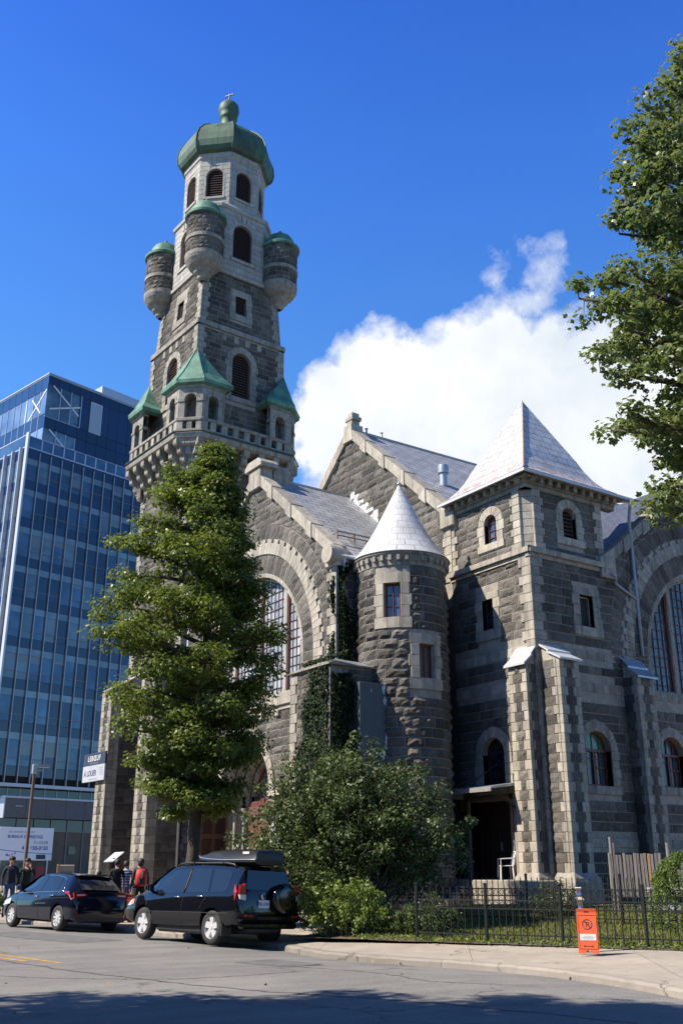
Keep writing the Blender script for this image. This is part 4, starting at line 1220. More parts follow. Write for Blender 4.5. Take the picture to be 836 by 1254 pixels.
    for w, nm in ((w1, 1), (w2, 2), (w3, 3), (w4, 4)):
        o = small_arch_window(BR, *w, -.25, MAT['leadglass_dark'], MAT['redframe'], 4, 2, name='ground_floor_window')
        ex = MB(); fbox(ex, BR, w[0]-.04, w[0]+.04, w[2], w[3]+.05, -.24, -.18, 0, .5); fbox(ex, BR, w[0]-w[1]+.03, w[0]+w[1]-.03, w[3]-.05, w[3]+.05, -.24, -.17, 0, .5)
        fbox(ex, BR, w[0]+.06, w[0]+.12, w[2]+.05, w[3]-.05, -.24, -.19, 0, .5); fbox(ex, BR, w[0]+.06, w[0]+w[1]-.08, w[2]+.6, w[2]+.66, -.24, -.19, 0, .5)
        ex.build('sash', MAT['redframe'], o)
        if nm == 1:
            gb = MB(); pts = [(a, z) for a, z in arch_pts(w[0], w[1]-.08, w[3]+.05, w[3]+.06)]; gb.add([BR.P(a, z, -.245) for a, z in pts], [tuple(range(len(pts)))]); gb.build('stained_fanlight', MAT['greenglass'], o)
    # transept coping, roof and back parts
    cb = MB(); rake_coping(cb, BR, A0-.05, z3+.42, c, apex+.42, .5, -.4, .16, 5); rake_coping(cb, BR, 2*c-A0+.05, z3+.42, c, apex+.42, .5, -.4, .16, 5)
    fpoly(cb, BR, [(A0-.2, z3-.35), (A0+.6, z3-.35), (A0+.6, z3+.9), (A0-.2, z3+.42)], -.4, .18, 0)
    cb.build('transept_coping', MAT['trim_old'], CH)
    rb = MB(); s_ = math.hypot(c-A0, apex-z3); Y = 10.5
    rb.quad((A0, .35, z3+.2), (c, .35, apex+.2), (c, Y, apex+.2), (A0, Y, z3+.2), uv=[(0, 0), (0, s_), (Y, s_), (Y, 0)])
    rb.quad((c, .35, apex+.2), (2*c-A0, .35, z3+.2), (2*c-A0, Y, z3+.2), (c, Y, apex+.2), uv=[(0, s_), (0, 0), (Y, 0), (Y, s_)])
    rb.build('transept_roof', MAT['roof_slate'], CH)
    wb = MB(); wb.box(15.6, 15.9, .3, 4.3, .3, 12.1); wb.build('transept_end_wall', MAT['rock_shade'], CH)
    # string course round the pavilion
    sb = MB()
    for fr, a0, a1 in ((BL, -.13, 4.25), (BR, -.13, 4.05)):
        fpoly(sb, fr, [(a0, 11.95), (a1, 11.95), (a1, 12.1), (a0, 12.1)], -.1, .09, 0); fpoly(sb, fr, [(a0, 12.105), (a1, 12.105), (a1, 12.3), (a0, 12.3)], -.1, .2, 0)
    sb.build('string_course', MAT['trim'], CH)
    fb = MB(); fb.add([(-.2, -.2, 12.305), (4.05, -.2, 12.305), (4.05, .25, 12.42), (.25, .25, 12.42), (.25, 4.2, 12.42), (-.2, 4.2, 12.305)], [(0, 1, 2, 3), (5, 0, 3, 4)]); fb.build('string_flashing', MAT['flash'], CH)
    # upper stage, chamfered corner
    ub = MB(); z0, z1 = 12.3, 14.62; k = .42
    lf = Fr((.06, 0, 0), (0, 1, 0), (-1, 0, 0)); rf = Fr((0, .06, 0), (1, 0, 0), (0, -1, 0))
    cf = Fr((.06, k, 0), (1, -1, 0), (-1, -1, 0)); cl = math.hypot(k-.06, k-.06)
    uw = (1.95, .33, 12.97, 13.75); vw = (2.2, .35, 13.02, 13.88)
    plate(ub, lf, rect_pts(k, 4.2, z0, z1), [arch_pts(*uw)], .015, .4, 2, 2); plate(ub, rf, rect_pts(k, 3.85, z0, z1), [arch_pts(*vw)], .015, .4, 2, 2)
    plate(ub, cf, rect_pts(0, cl, z0, z1), [], .01, .2, 2)
    stones(ub, lf, z0, z1, k+.27, 3.98, [arch_hole(uw[0], uw[1]+.34, uw[2]-.28, uw[3])], course=.29, seed=51, lmin=.5, lmax=1.1)
    stones(ub, rf, z0, z1, k+.27, 3.64, [arch_hole(vw[0], vw[1]+.34, vw[2]-.28, vw[3])], course=.29, seed=52, lmin=.5, lmax=1.1)
    for fr, e in ((lf, 4.2), (rf, 3.85)):
        quoins(ub, fr, k, 1, z0, z1, -.1, .085, .3, .42, .3, 1); quoins(ub, fr, e, -1, z0, z1, -.1, .085, .24, .38, .3, 1)
    for i in range(8): fbox(ub, cf, 0.003, cl-.003, z0+(z1-z0)*i/8+.005, z0+(z1-z0)*(i+1)/8-.005, -.05, .055, 1)
    arch_surround(ub, lf, *uw, .33, .28, .06); arch_surround(ub, rf, *vw, .33, .28, .06)
    ub.box(3.45, 3.8, .4, 4, z0, z1, 1); ub.box(.3, 3.8, 3.9, 4.2, z0, z1, 1)
    U = ub.build('pavilion_upper_wall', WALL, CH)
    small_arch_window(lf, *uw, -.18, MAT['blueglass'], MAT['redframe'], 2, 4); small_arch_window(rf, *vw, -.18, MAT['dark'], MAT['redframe'], louvre=True, name='louvre_window')
    kb = MB(); bracket_cornice(kb, lf, -.05, 4.15, z1-.02, .47); bracket_cornice(kb, rf, -.05, 4.7, z1-.02, .47)
    kb.box(-.02, .7, -.02, .7, z1-.02, z1+.36); kb.box(-.28, .5, -.28, .5, z1+.3, z1+.44)
    fbox(kb, rf, -.38, 5.0, z1+.4, z1+.47, -.2, .42, 1, .5); fbox(kb, lf, -.36, 4.3, z1+.4, z1+.47, -.2, .42, 1, .5)
    kb.build('bracket_cornice', [MAT['trim_old'], MAT['weathered']], CH)
    # flared pyramid roof
    pb = MB(); cx, cy_ = 1.93, 1.92
    prof = [(2.44, 15.1), (2.12, 15.34), (1.85, 15.66), (1.62, 16.08), (1.42, 16.55), (.02, 19.42)]
    v = 0
    for (h0, q0), (h1, q1) in zip(prof, prof[1:]):
        L_ = math.hypot(h1-h0, q1-q0)
        for k4 in range(4):
            a, b = R(225+90*k4), R(315+90*k4); s2 = math.sqrt(2)
            p = lambda h, t, z: (cx+.27*(z-15.1)/4.3+h*s2*math.cos(t), cy_+.08*(z-15.1)/4.3+h*s2*math.sin(t), z)
            pb.quad(p(h0, a, q0), p(h0, b, q0), p(h1, b, q1), p(h1, a, q1), 0, .5, [(-h0, v), (h0, v), (h1, v+L_), (-h1, v+L_)])
        v += L_
    # low roof running on along the flank to the transept valley
    pb.quad((4.0, -.5, 15.1), (5.9, -.5, 15.1), (6.6, 2.2, 15.95), (4.0, 2.2, 15.95), 0, .5, [(0, 0), (2.2, 0), (2.2, 3), (0, 3)])
    pb.tube([(-.51, -.52, 15.12), (.105, .085, 15.68), (.37, .33, 16.1), (.6, .53, 16.57), (2.18, 1.98, 19.46)], [.04, .04, .04, .035, .025], 6, 1)
    pb.box(-.53, 5.3, -.53, -.46, 14.98, 15.08, 2); pb.box(-.53, -.46, -.46, 4.36, 14.98, 15.08, 2)
    pr = pb.build('pavilion_roof', [MAT['roof_white'], M_('rusty_ridge', (.34, .2, .13), .7), MAT['flash']], CH)
    db = MB(); db.tube([(5.1, -.5, 15.0), (5.12, -.48, 14.75), (5.35, -.2, 14.45), (5.42, -.1, 14.2), (5.42, -.1, 11.9), (5.42, -.1, 9.0)], .065, 10)
    db.tube([(3.95, -.22, 11.9), (4.2, -.2, 11.87), (4.25, -.12, 11.6), (5.35, -.12, 11.15)], .045, 8)
    db.build('downpipe', MAT['zincblue'], CH, smooth=True)
    # buttresses: tall slim piers with sloping metal caps and moulded feet
    def pier(fr, a0, a1, d, zt, ztop, zbase, lit, capover=.09):
        bb = MB(); w = a1-a0
        f = Fr(fr.P(0, 0, d), fr.A, fr.N)
        sides = [Fr(fr.P(a0, 0, 0), fr.N, -fr.A), Fr(fr.P(a1, 0, 0), fr.N, fr.A)]
        plate(bb, f, rect_pts(a0, a1, zbase, zt), [], .012, d, 2)
        n = round((zt-zbase)/.315)
        for i in range(n):
            za, zb = zbase+(zt-zbase)*i/n+.006, zbase+(zt-zbase)*(i+1)/n-.006
            e = w*(.24 if i % 2 else .36)
            fbox(bb, f, a0-.012, a0+e, za, zb, -.12, .03, 1); fbox(bb, f, a1-e, a1+.012, za, zb, -.12, .03, 1)
            rng = random.Random(i*31+int(a0*100)); _stone(bb, f, a0+e, a1-e, za-.006, zb+.006, .012, .06, 0, rng, 1, 3, .1)
            for sf in sides:
                ee = d*(.26 if i % 2 else .42)
                fbox(bb, sf, d-ee, d-.13, za, zb, -.1, .03, 1)
                if i % 2: _stone(bb, sf, .0, d-ee, za-.006, zb+.006, .012, .04, 0, rng, 1, 2, .2)
                else: _stone(bb, sf, .0, d-ee, za-.006, zb+.006, .012, .05, 0, rng, 1, 2, .2)
        bb.hexa([fr.P(a0, zt, 0), fr.P(a1, zt, 0), fr.P(a1, zt, d), fr.P(a0, zt, d), fr.P(a0, ztop-.05, 0), fr.P(a1, ztop-.05, 0), fr.P(a1, zt+.01, d), fr.P(a0, zt+.01, d)], 1)
        o = bb.build('buttress', WALL if lit else WALL_SHADED, CH)
        cb = MB(); o_ = capover
        for (q0, q1, dz) in ((0, .55, .08), (.5, 1.0, 0)):
            za, zb = ztop-(ztop-zt)*q0+dz, ztop-(ztop-zt)*q1+dz-.0
            da, db_ = d*q0-(.0 if q0 == 0 else 0), d*q1+(.16 if q1 == 1 else .04)
            cb.hexa([fr.P(a0-o_, za-.02, da), fr.P(a1+o_, za-.02, da), fr.P(a1+o_, zb-.06, db_), fr.P(a0-o_, zb-.06, db_),
                     fr.P(a0-o_, za+.05, da), fr.P(a1+o_, za+.05, da), fr.P(a1+o_, zb+.01, db_), fr.P(a0-o_, zb+.01, db_)])
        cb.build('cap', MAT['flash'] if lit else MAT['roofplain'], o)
        pb_ = MB()
        def ring(e, z): return [fr.P(a0-e, z, 0), fr.P(a0-e, z, d+e), fr.P(a1+e, z, d+e), fr.P(a1+e, z, 0)]
        pb_.loft([ring(.16, .25), ring(.17, zbase-.26), ring(.13, zbase-.14), ring(.02, zbase+.03)], 0, .5, False)
        pb_.build('foot', MAT['plinth'], o)
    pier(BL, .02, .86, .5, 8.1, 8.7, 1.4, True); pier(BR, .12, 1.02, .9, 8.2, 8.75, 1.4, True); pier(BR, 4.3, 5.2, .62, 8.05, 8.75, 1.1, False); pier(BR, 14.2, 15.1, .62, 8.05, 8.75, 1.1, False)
    # porch: landing, steps, handrail, door, canopy
    lb = MB(); lb.bbox(-1.55, .1, -.3, 4.2, .2, 1.2, .03, 0); 
    for k in range(5): lb.bbox(-1.6-.3*(k+1), -1.5-.3*k, 2.2, 4.1, .1, 1.2-.19*(k+1), .02, 0)
    lb.build('porch_steps', MAT['plinth'], CH)
    db = MB(); fbox(db, BL, dr[0], dr[1], dr[2], dr[3], -.46, -.4, 0); 
    for k in range(2):
        a0 = dr[0]+.1+k*1.0
        for q in range(3): fbox(db, BL, a0, a0+.85, 1.35+q*.78, 2.0+q*.78, -.41, -.37, 1)
    dd = db.build('porch_door', [MAT['doordark'], MAT['doordark']], CH)
    hb = MB(); fbox(hb, BL, 2.55, 2.6, 2.1, 2.4, -.38, -.31); hb.build('handle', MAT['zinc'], dd)
    jb = MB()
    for (a0, a1) in ((dr[0]-.14, dr[0]), (dr[1], dr[1]+.14)): fbox(jb, BL, a0, a1, 1.2, 3.9, -.4, .1, 0)
    fbox(jb, BL, dr[0]-.14, dr[1]+.14, 3.76, 3.9, -.4, .1, 0); fbox(jb, BL, 1.0, 1.22, 1.2, 3.9, -.1, .32, 0); jb.build('door_frame', MAT['weathered'], CH)
    nb = MB()
    nb.hexa([(-1.5, .95, 4.02), (.0, .95, 4.2), (.0, 3.95, 4.2), (-1.5, 3.95, 4.02), (-1.5, .95, 4.08), (.0, .95, 4.3), (.0, 3.95, 4.3), (-1.5, 3.95, 4.08)], 0)
    nb.box(-1.52, -1.46, .95, 3.95, 3.93, 4.02, 1)
    nb.add([(-1.5, 3.96, 3.86), (-.1, 3.96, 3.86), (-.1, 3.96, 4.25), (-1.5, 3.96, 4.05)], [(0, 1, 2, 3)], 2)
    nb.tube([(-1.4, 2.45, 4.08), (0, 2.1, 5.0)], .022, 6, 3)
    nb.tube([(-1.4, 1.0, 4.0), (0, 1.0, 3.2)], .03, 6, 3)
    cn = nb.build('porch_canopy', [MAT['roofplain'], MAT['weathered'], MAT['leadglass'], MAT['iron']], CH)
    for y in (2.25, 3.9):
        rb = MB()
        rb.tube([(-1.2, y, 2.15), (-1.55, y, 2.12), (-3.3, y, .98), (-3.6, y, .95)], .025, 8); rb.tube([(-1.3, y, 1.75), (-1.6, y, 1.72), (-3.3, y, .62)], .018, 8)
        for x, za, zb in ((-1.3, 1.2, 2.13), (-3.35, .2, .97)): rb.tube([(x, y, za), (x, y, zb)], .022, 8)
        rb.build('handrail', MAT['iron'], CH)
pavilion()
# ---------------------------------------------------------------- tower
def tower():
    W = 5.25; t3 = R(3)
    TU = Vector((math.cos(t3), math.sin(t3), 0)); TV = Vector((-math.sin(t3), math.cos(t3), 0))
    T0 = Vector((-5, 17.87, 0))
    def at(u, v, z=0): return T0+TU*u+TV*v+Vector((0, 0, z))
    C0 = at(W/2, W/2)
    faces = []     # four faces; a runs 0..W
    def face(i, ins=0.0):
        k = [(TV, -TU, at(0, 0)), (TU, -TV, at(0, 0)), (TV, TU, at(W, 0)), (TU, TV, at(0, W))][i]
        return Fr(k[2]-k[1]*ins, k[0], k[1])
    RT, TT = MAT['rock_tower'], MAT['trim_old']
    WL = [RT, TT, MO]
    c = W/2
    aw = (c+.05, .58, 24.9, 26.95)
    qw = (c-.16, c+.5)[0]
    sw = (c-.34, c+.34, 29.98, 31.12)
    mb = MB()
    for i in range(4):
        f = face(i); vis = i < 2
        plate(mb, f, rect_pts(0, W, .2, 28.5), [arch_pts(*aw)] if True else [], .015, .5, 2, 2, rim=False)
        if vis:
            H = [arch_hole(aw[0], aw[1]+.36, aw[2]-.3, aw[3]), lambda z: (-1, .29), lambda z: (W-.29, W+1)]
            stones(mb, f, 11.0 if i else .4, 28.4, 0, W, H, course=.3, seed=61+i, lmin=.4, lmax=.85, dep=.055)
            quoins(mb, f, 0, 1, .4, 28.4, -.1, .085, .32, .46, .32, 1); quoins(mb, f, W, -1, .4, 28.4, -.1, .085, .32, .46, .32, 1)
            arch_surround(mb, f, *aw, .36, .3, .06)
            for k, q in enumerate((-1.1, -.35, .35, 1.1)): fbox(mb, f, c+q-.14, c+q+.14, 28.0, 28.4, -.05, .075, 1)
            fbox(mb, f, c+1.35, c+1.6, 24.6, 27.4, -.05, .05, 1) if False else None
    # string course with small overhang
    for i in range(4):
        f = face(i); fpoly(mb, f, [(-.12, 28.5), (W+.12, 28.5), (W+.12, 28.78), (-.12, 28.78)], -.2, .13, 1, None, .03)
    # upper shaft, slightly battered
    i0, i1 = .14, .34; z0, z1 = 28.8, 32.3
    for i in range(4):
        f0 = face(i, i0)
        class Bat:
            flip = f0.flip
            A, N, Z = f0.A, f0.N, f0.Z
            @staticmethod
            def P(a, z, d=0, f0=f0): return f0.P(a, z, d-(i1-i0)*(z-z0)/(z1-z0))
        L = lambda z: i0+(i1-i0)*(z-z0)/(z1-z0); Rr = lambda z: W-L(z)
        plate(mb, Bat, [(i0, z0), (W-i0, z0), (W-i1, z1), (i1, z1)], [rect_pts(*sw)], .015, .4, 2, 2, rim=False)
        if i < 2:
            stones(mb, Bat, z0, z1, L, Rr, [rect_hole(sw[0]-.34, sw[1]+.34, sw[2]-.42, sw[3]+.42), lambda z: (-1, L(z)+.3), lambda z: (Rr(z)-.3, 9)], course=.3, seed=65+i, lmin=.4, lmax=.85, dep=.055)
            n = 11
            for k in range(n):
                za, zb = z0+(z1-z0)*k/n+.005, z0+(z1-z0)*(k+1)/n-.005; w = .44 if k % 2 else .32
                fpoly(mb, Bat, [(L(za)-.075, za), (L(za)+w, za), (L(zb)+w, zb), (L(zb)-.075, zb)], -.05, .08, 1)
                fpoly(mb, Bat, [(Rr(za)-w, za), (Rr(za)+.075, za), (Rr(zb)+.075, zb), (Rr(zb)-w, zb)], -.05, .08, 1)
            rect_surround(mb, Bat, *sw, sw[0]-.32, sw[1]+.32, sw[2]-.42, sw[3]+.42, .05)
            small_rect_window(Bat, *sw, -.15, MAT['dark'], MAT['redframe'], louvre=True, name='louvre_window')
    mb.build('tower_shaft', WL, CH)
    for i in range(2):
        small_arch_window(face(i), *aw, -.2, MAT['dark'], MAT['redframe'], louvre=True, name='louvre_window')
    # belfry: square stage with cut corners, then octagon
    def octo(ap, cut, z):      # square half-width ap, corner cut
        q = ap-cut
        return [(ap, -q), (ap, q), (q, ap), (-q, ap), (-ap, q), (-ap, -q), (-q, -ap), (q, -ap)]
    def ring(ap, cut, z): return [C0+TU*x+TV*y+Vector((0, 0, z)) for x, y in octo(ap, cut, z)]
    bb = MB()
    def facefr(ap, i):   # i: 0 -u, 1 -v, 2 +u, 3 +v, 4.. diagonals
        N = [-TU, -TV, TU, TV, (-TU-TV).normalized(), (TU-TV).normalized(), (-TU+TV).normalized(), (TU+TV).normalized()][i]
        A = Vector((0, 0, 1)).cross(N)
        return Fr(Vector((C0.x, C0.y, 0))+N*ap, A, N)
    z0, z1 = 32.3, 36.55; ap, cut = 2.33, .95
    hw = ap-cut; dg = cut*math.sqrt(2)/2; dap = (ap+hw)/math.sqrt(2)
    bw = (0, .61, 33.5, 35.2)
    for i in range(8):
        f = facefr(ap if i < 4 else dap, i); w = hw if i < 4 else dg
        plate(bb, f, rect_pts(-w, w, z0, z1), [arch_pts(*bw)] if i < 4 else [], 0, .4, 1, 0, rim=False)
        rng = random.Random(i); z = z0
        n = 13
        for k in range(n):
            za, zb = z0+(z1-z0)*k/n+.004, z0+(z1-z0)*(k+1)/n-.004
            h = arch_hole(bw[0], bw[1]+.02, bw[2], bw[3]) if i < 4 else (lambda z: None)
            q0, q1 = h(za+.01), h(zb-.01); q = q0 or q1
            segs = [(-w, w)] if not q else [(-w, min(x[0] for x in (q0, q1) if x)), (max(x[1] for x in (q0, q1) if x), w)]
            for (a, b) in segs:
                m = max(1, round((b-a)/.75)); sft = .18 if k % 2 else -.12
                cs = [a]+[a+(b-a)*(j+.0)/m+(sft if m > 1 else 0) for j in range(1, m)]+[b]
                for j in range(m): fbox(bb, f, cs[j]+.004, cs[j+1]-.004, za, zb, -.05, .03, 0)
        if i < 4:
            voussoirs(bb, f, 0, bw[3], bw[1], bw[1]+.28, -.1, .05, 9, 0)
            for q in (-.28, 0, .28): fpoly(bb, f, [(q-.09, 35.95), (q+.09, 35.95), (q*1.25+.13, 36.4), (q*1.25-.13, 36.4)], -.05, .09, 0)
            fbox(bb, f, -.75, .75, 33.3, 33.5, -.1, .1, 0)
    bb.loft([ring(ap, cut, z0-.02), ring(ap+.1, cut, z0), ring(ap+.12, cut, z0+.18), ring(ap+.02, cut, z0+.3)], 0, .5)
    bb.loft([ring(ap, cut, z1-.1), ring(ap+.12, cut, z1), ring(ap+.14, cut, z1+.18), ring(2.2, .93, z1+.5)], 0, .5)
    oa = 2.17; oz0, oz1 = 36.9, 40.75; ow = oa*math.tan(R(22.5)); lw = (0, .5, 37.62, 39.05)
    for i in range(8):
        f = facefr(oa, i)
        plate(bb, f, rect_pts(-ow, ow, oz0, oz1), [arch_pts(*lw)], 0, .35, 1, 0, rim=False)
        n = 12
        for k in range(n):
            za, zb = oz0+(oz1-oz0)*k/n+.004, oz0+(oz1-oz0)*(k+1)/n-.004
            h = arch_hole(lw[0], lw[1]+.02, lw[2], lw[3]); q0, q1 = h(za+.01), h(zb-.01); q = q0 or q1
            segs = [(-ow, ow)] if not q else [(-ow, min(x[0] for x in (q0, q1) if x)), (max(x[1] for x in (q0, q1) if x), ow)]
            for (a, b) in segs:
                m = 2 if b-a > .9 else 1; mid = (a+b)/2+(.2 if k % 2 else -.2)
                cs = [a, b] if m == 1 else [a, mid, b]
                for j in range(m): fbox(bb, f, cs[j]+.003, cs[j+1]-.003, za, zb, -.05, .025, 0)
        voussoirs(bb, f, 0, lw[3], lw[1], lw[1]+.1, -.1, .045, 9, 0); jambs(bb, f, 0, lw[1], lw[1]+.1, lw[2], lw[3], -.1, .045, 4, 0); fbox(bb, f, -.62, .62, 37.46, 37.62, -.1, .09, 0)
    q8 = lambda a_, z: [C0+TU*(a_/math.cos(R(22.5))*math.cos(R(22.5+45*k)))+TV*(a_/math.cos(R(22.5))*math.sin(R(22.5+45*k)))+Vector((0, 0, z)) for k in range(8)]
    bb.loft([q8(oa, 40.2), q8(oa+.1, 40.32), q8(oa+.1, 40.75), q8(oa, 40.8)], 0, .5)
    bel = bb.build('belfry', [MAT['white'], MAT['white']], CH)
    for i in range(4): small_arch_window(facefr(ap, i), *bw, -.16, MAT['dark'], MAT['redframe'], louvre=True, name='louvre_window')
    for i in range(8): small_arch_window(facefr(oa, i), *lw, -.14, MAT['dark'], MAT['redframe'], louvre=True, name='louvre_window')
    # onion dome: eight gored copper panels with raised seams
    db = MB()
    prof = [(2.28, 40.62), (2.5, 40.72), (2.62, 40.95), (2.68, 41.35), (2.63, 41.85), (2.45, 42.35), (2.12, 42.85), (1.65, 43.3), (1.1, 43.62), (.7, 43.85), (.52, 44.15)]
    pr = []
    for i in range(len(prof)-1):
        for k in range(2): pr.append((prof[i][0]+(prof[i+1][0]-prof[i][0])*k/2, prof[i][1]+(prof[i+1][1]-prof[i][1])*k/2))
    pr.append(prof[-1])
    db.loft([q8(r, z) for r, z in pr], 0, .5)
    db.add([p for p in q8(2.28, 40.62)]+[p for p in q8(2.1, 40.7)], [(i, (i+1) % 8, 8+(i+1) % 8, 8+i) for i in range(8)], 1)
    for k in range(8):
        db.tube([q8(r+.015, z)[k] for r, z in prof], .045, 6, 0, .85)
    random.seed(4)
    dome = db.build('dome', [MAT['copper_dome'], MAT['copper_dark']], CH, smooth=False)
    fb = MB(); fb.lathe([(.55, 44.1), (.46, 44.3), (.44, 44.75), (.5, 44.95), (.56, 45.0), (.5, 45.06), (.55, 45.1), (.5, 45.16), (.6, 45.35), (.65, 45.6), (.6, 45.92), (.4, 46.2), (.16, 46.33), (0, 46.36)], (C0.x, C0.y, 0), 26)
    fb.build('dome_bulb', MAT['copper_dome'], dome, smooth=True)
    xb = MB(); xb.tube([C0+Vector((0, 0, 46.3)), C0+Vector((0, 0, 47.0))], .045, 6); xb.bar(C0-TV*.24+TU*.14+Vector((0, 0, 46.86)), C0+TV*.24-TU*.14+Vector((0, 0, 46.86)), .07, .07)
    for s_ in (-1, 1): xb.tube([C0+TV*.22*s_-TU*.12*s_+Vector((0, 0, 46.86)), C0+TV*.28*s_-TU*.15*s_+Vector((0, 0, 46.74))], .035, 5)
    xb.lathe([(0, 0), (.1, .05), (.1, .12), (0, .18)], C0+Vector((0, 0, 46.32)), 8); xb.build('cross', MAT['iron'], dome)
    # corner bartizans
    for (u, v) in ((.2, .2), (.2, W-.2), (W-.2, .2), (W-.2, W-.2)):
        P = at(u, v); b = MB(); cy = Cyl((P.x, P.y, 0), .98, 0)
        prof = [(.16, 31.2), (.3, 31.32), (.34, 31.5), (.5, 31.62), (.56, 31.82), (.8, 31.98), (.98, 32.25), (1.04, 32.42), (1.05, 32.62), (1.0, 32.66)]
        b.lathe(prof, (P.x, P.y, 0), 32, 1)
        for k in range(10):
            a0, a1 = 2*PI*.98*k/10+.004, 2*PI*.98*(k+1)/10-.004
        b.lathe([(.995, 32.6), (.995, 35.1)], (P.x, P.y, 0), 32, 2)
        stones(b, cy, 32.68, 33.45, 0, 2*PI*.98, course=.26, lmin=.28, lmax=.55, dep=.05, seed=71+int(u*3+v), cell=.1)
        b.lathe([(.99, 33.45), (1.07, 33.47), (1.07, 33.68), (.99, 33.71)], (P.x, P.y, 0), 32, 1)
        stones(b, cy, 33.72, 35.05, 0, 2*PI*.98, course=.27, lmin=.28, lmax=.55, dep=.05, seed=75+int(u*3+v), cell=.1)
        o = b.build('bartizan', [RT, TT, MO], CH)
        d = MB(); d.lathe([(.95, 34.98), (1.14, 35.02), (1.16, 35.16), (1.08, 35.24), (1.02, 35.27), (.9, 35.33), (.86, 35.45), (.8, 35.7), (.66, 35.94), (.42, 36.12), (.2, 36.2), (.06, 36.23), (.05, 36.3), (.1, 36.36), (.1, 36.44), (0, 36.52)], (P.x, P.y, 0), 28)
        d.build('dome_cap', MAT['copper'], o, smooth=True, sharp=35)
    # balcony on stepped corbels with corner kiosks
    pj = 1.0; q = -.05
    def plan(o, e=0.0):     # octagonal outline, offset o
        a, b = q-o*.41, pj+o
        pts = [(a, -b), (W-a, -b), (W+b, a), (W+b, W-a), (W-a, W+b), (a, W+b), (-b, W-a), (-b, a)]
        return pts
    def pring(o, z): return [at(u, v, z) for u, v in plan(o)]
    kb = MB()
    kb.loft([pring(-.12, 21.55), pring(.06, 21.62), pring(.1, 21.78), pring(.06, 21.9)], 0, .5, True)
    kb.add(pring(-.12, 21.55), [tuple(range(7, -1, -1))], 0); kb.add(pring(.06, 21.9), [tuple(range(8))], 0)
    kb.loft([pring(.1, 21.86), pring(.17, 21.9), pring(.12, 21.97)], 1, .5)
    cf = [Fr(at(0, 0), TV, -TU), Fr(at(0, 0), TU, -TV), Fr(at(W, 0), TV, TU), Fr(at(0, W), TU, TV)]
    def corbel(f, a, w=.17, reach=1.0):
        steps = [(.28, 20.05, 20.45), (.52, 20.42, 20.85), (.76, 20.82, 21.22), (1.0, 21.2, 21.58)]
        for (d, za, zb) in steps:
            d *= reach; n = 6
            poly = [(0, za), (d-.17, za)]+[(d-.17+.17*math.sin(PI/2*k/n), za+.17-.17*math.cos(PI/2*k/n)+.0) for k in range(1, n+1)]+[(d, zb), (0, zb)]
            ff = lambda x, z, s_, f=f, a=a: f.P(a+s_, z, x)
            kb.prism(poly, ff, -w, w, 0, random.random())
    for f in cf:
        for k in range(7): corbel(f, q+.0+(W-2*q)*k/6*1.0)
    for (u, v, su, sv) in ((0, 0, -1, -1), (W, 0, 1, -1), (0, W, -1, 1), (W, W, 1, 1)):
        N = (TU*su+TV*sv).normalized(); A = Vector((0, 0, 1)).cross(N)
        f = Fr(at(u, v), A, N)
        for k in (-1, 0, 1): corbel(f, k*.32, .15, .72)
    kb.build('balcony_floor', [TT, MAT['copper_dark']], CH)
    # balustrade
    rb = MB()
    pts = plan(-.08)
    for i in range(8):
        P, Q = at(*pts[i], 0), at(*pts[(i+1) % 8], 0)
        L = (Q-P).length; A = (Q-P).normalized(); N = A.cross(Vector((0, 0, 1)))
        if N.dot(P-C0) < 0: N = -N
        f = Fr(P, A, N)
        fbox(rb, f, -.02, L+.02, 21.93, 22.12, -.22, .03, 0); fbox(rb, f, -.03, L+.03, 22.55, 22.74, -.25, .06, 0, None, .03)
        if i % 2 == 0:
            n = 8
            for k in range(n+1): fbox(rb, f, L*k/n-.17+(.17 if k == 0 else 0)-(.17 if k == n else 0), L*k/n+.17+(.17 if k == 0 else 0)-(.17 if k == n else 0), 22.1, 22.56, -.2, .02, 0)
        else:
            for a0, a1 in ((0, .3), (L-.3, L), (L/2-.13, L/2+.13)): fbox(rb, f, a0, a1, 22.1, 22.56, -.2, .02, 0)
    rb.build('balustrade', MAT['trim_old'], CH)
    # kiosks
    for ci, (u, v, su, sv) in enumerate(((0, 0, -1, -1), (W, 0, 1, -1), (0, W, -1, 1), (W, W, 1, 1))):
        # local corner coordinates: x outward along u, y outward along v
        g = lambda x, y, z: at(u+su*x, v+sv*y, z)
        o = pj-.1
        pl = [(-1.25, o), (.02, o), (o, .02), (o, -1.25)]
        b = MB()
        outer = []
        for k in range(3):
            P, Q = g(*pl[k], 0), g(*pl[k+1], 0); L = (Q-P).length; A = (Q-P).normalized(); N = A.cross(Vector((0, 0, 1)))
            if N.dot(P-C0) < 0: N = -N
            f = Fr(P, A, N); w = min(.29, L/2-.3) if k != 1 else L/2-.32
            cc = L/2; hole = arch_pts(cc, w, 22.74, 23.75, 12)
            for s_ in (0, 1): plate(b, f, rect_pts(0, L, 22.7, 24.62), [hole], 0 if s_ == 0 else -.3, .3, 0, 0, rim=False)
            for a0, a1 in ((-.03, cc-w), (cc+w, L+.03)): fbox(b, f, a0, a1, 23.62, 23.78, -.3, .04, 0)
            voussoirs(b, f, cc, 23.75, w, w+.16, -.05, .035, 7, 0); fbox(b, f, -.03, L+.03, 24.4, 24.62, -.3, .05, 0)
        for x, y in ((-1.25, 0), (0, -1.25)):
            pass
        o1 = b.build('kiosk', [MAT['trim_old']], CH)
        r = MB()
        ev = lambda e, z: [g(x, y, z) for x, y in ((-1.35-e, o+e), (.02+e*.41, o+e), (o+e, .02+e*.41), (o+e, -1.35-e), (0, -1.35-e), (0, 0), (-1.35-e, 0))]
        base = ev(.24, 24.6); up = ev(.26, 24.78)
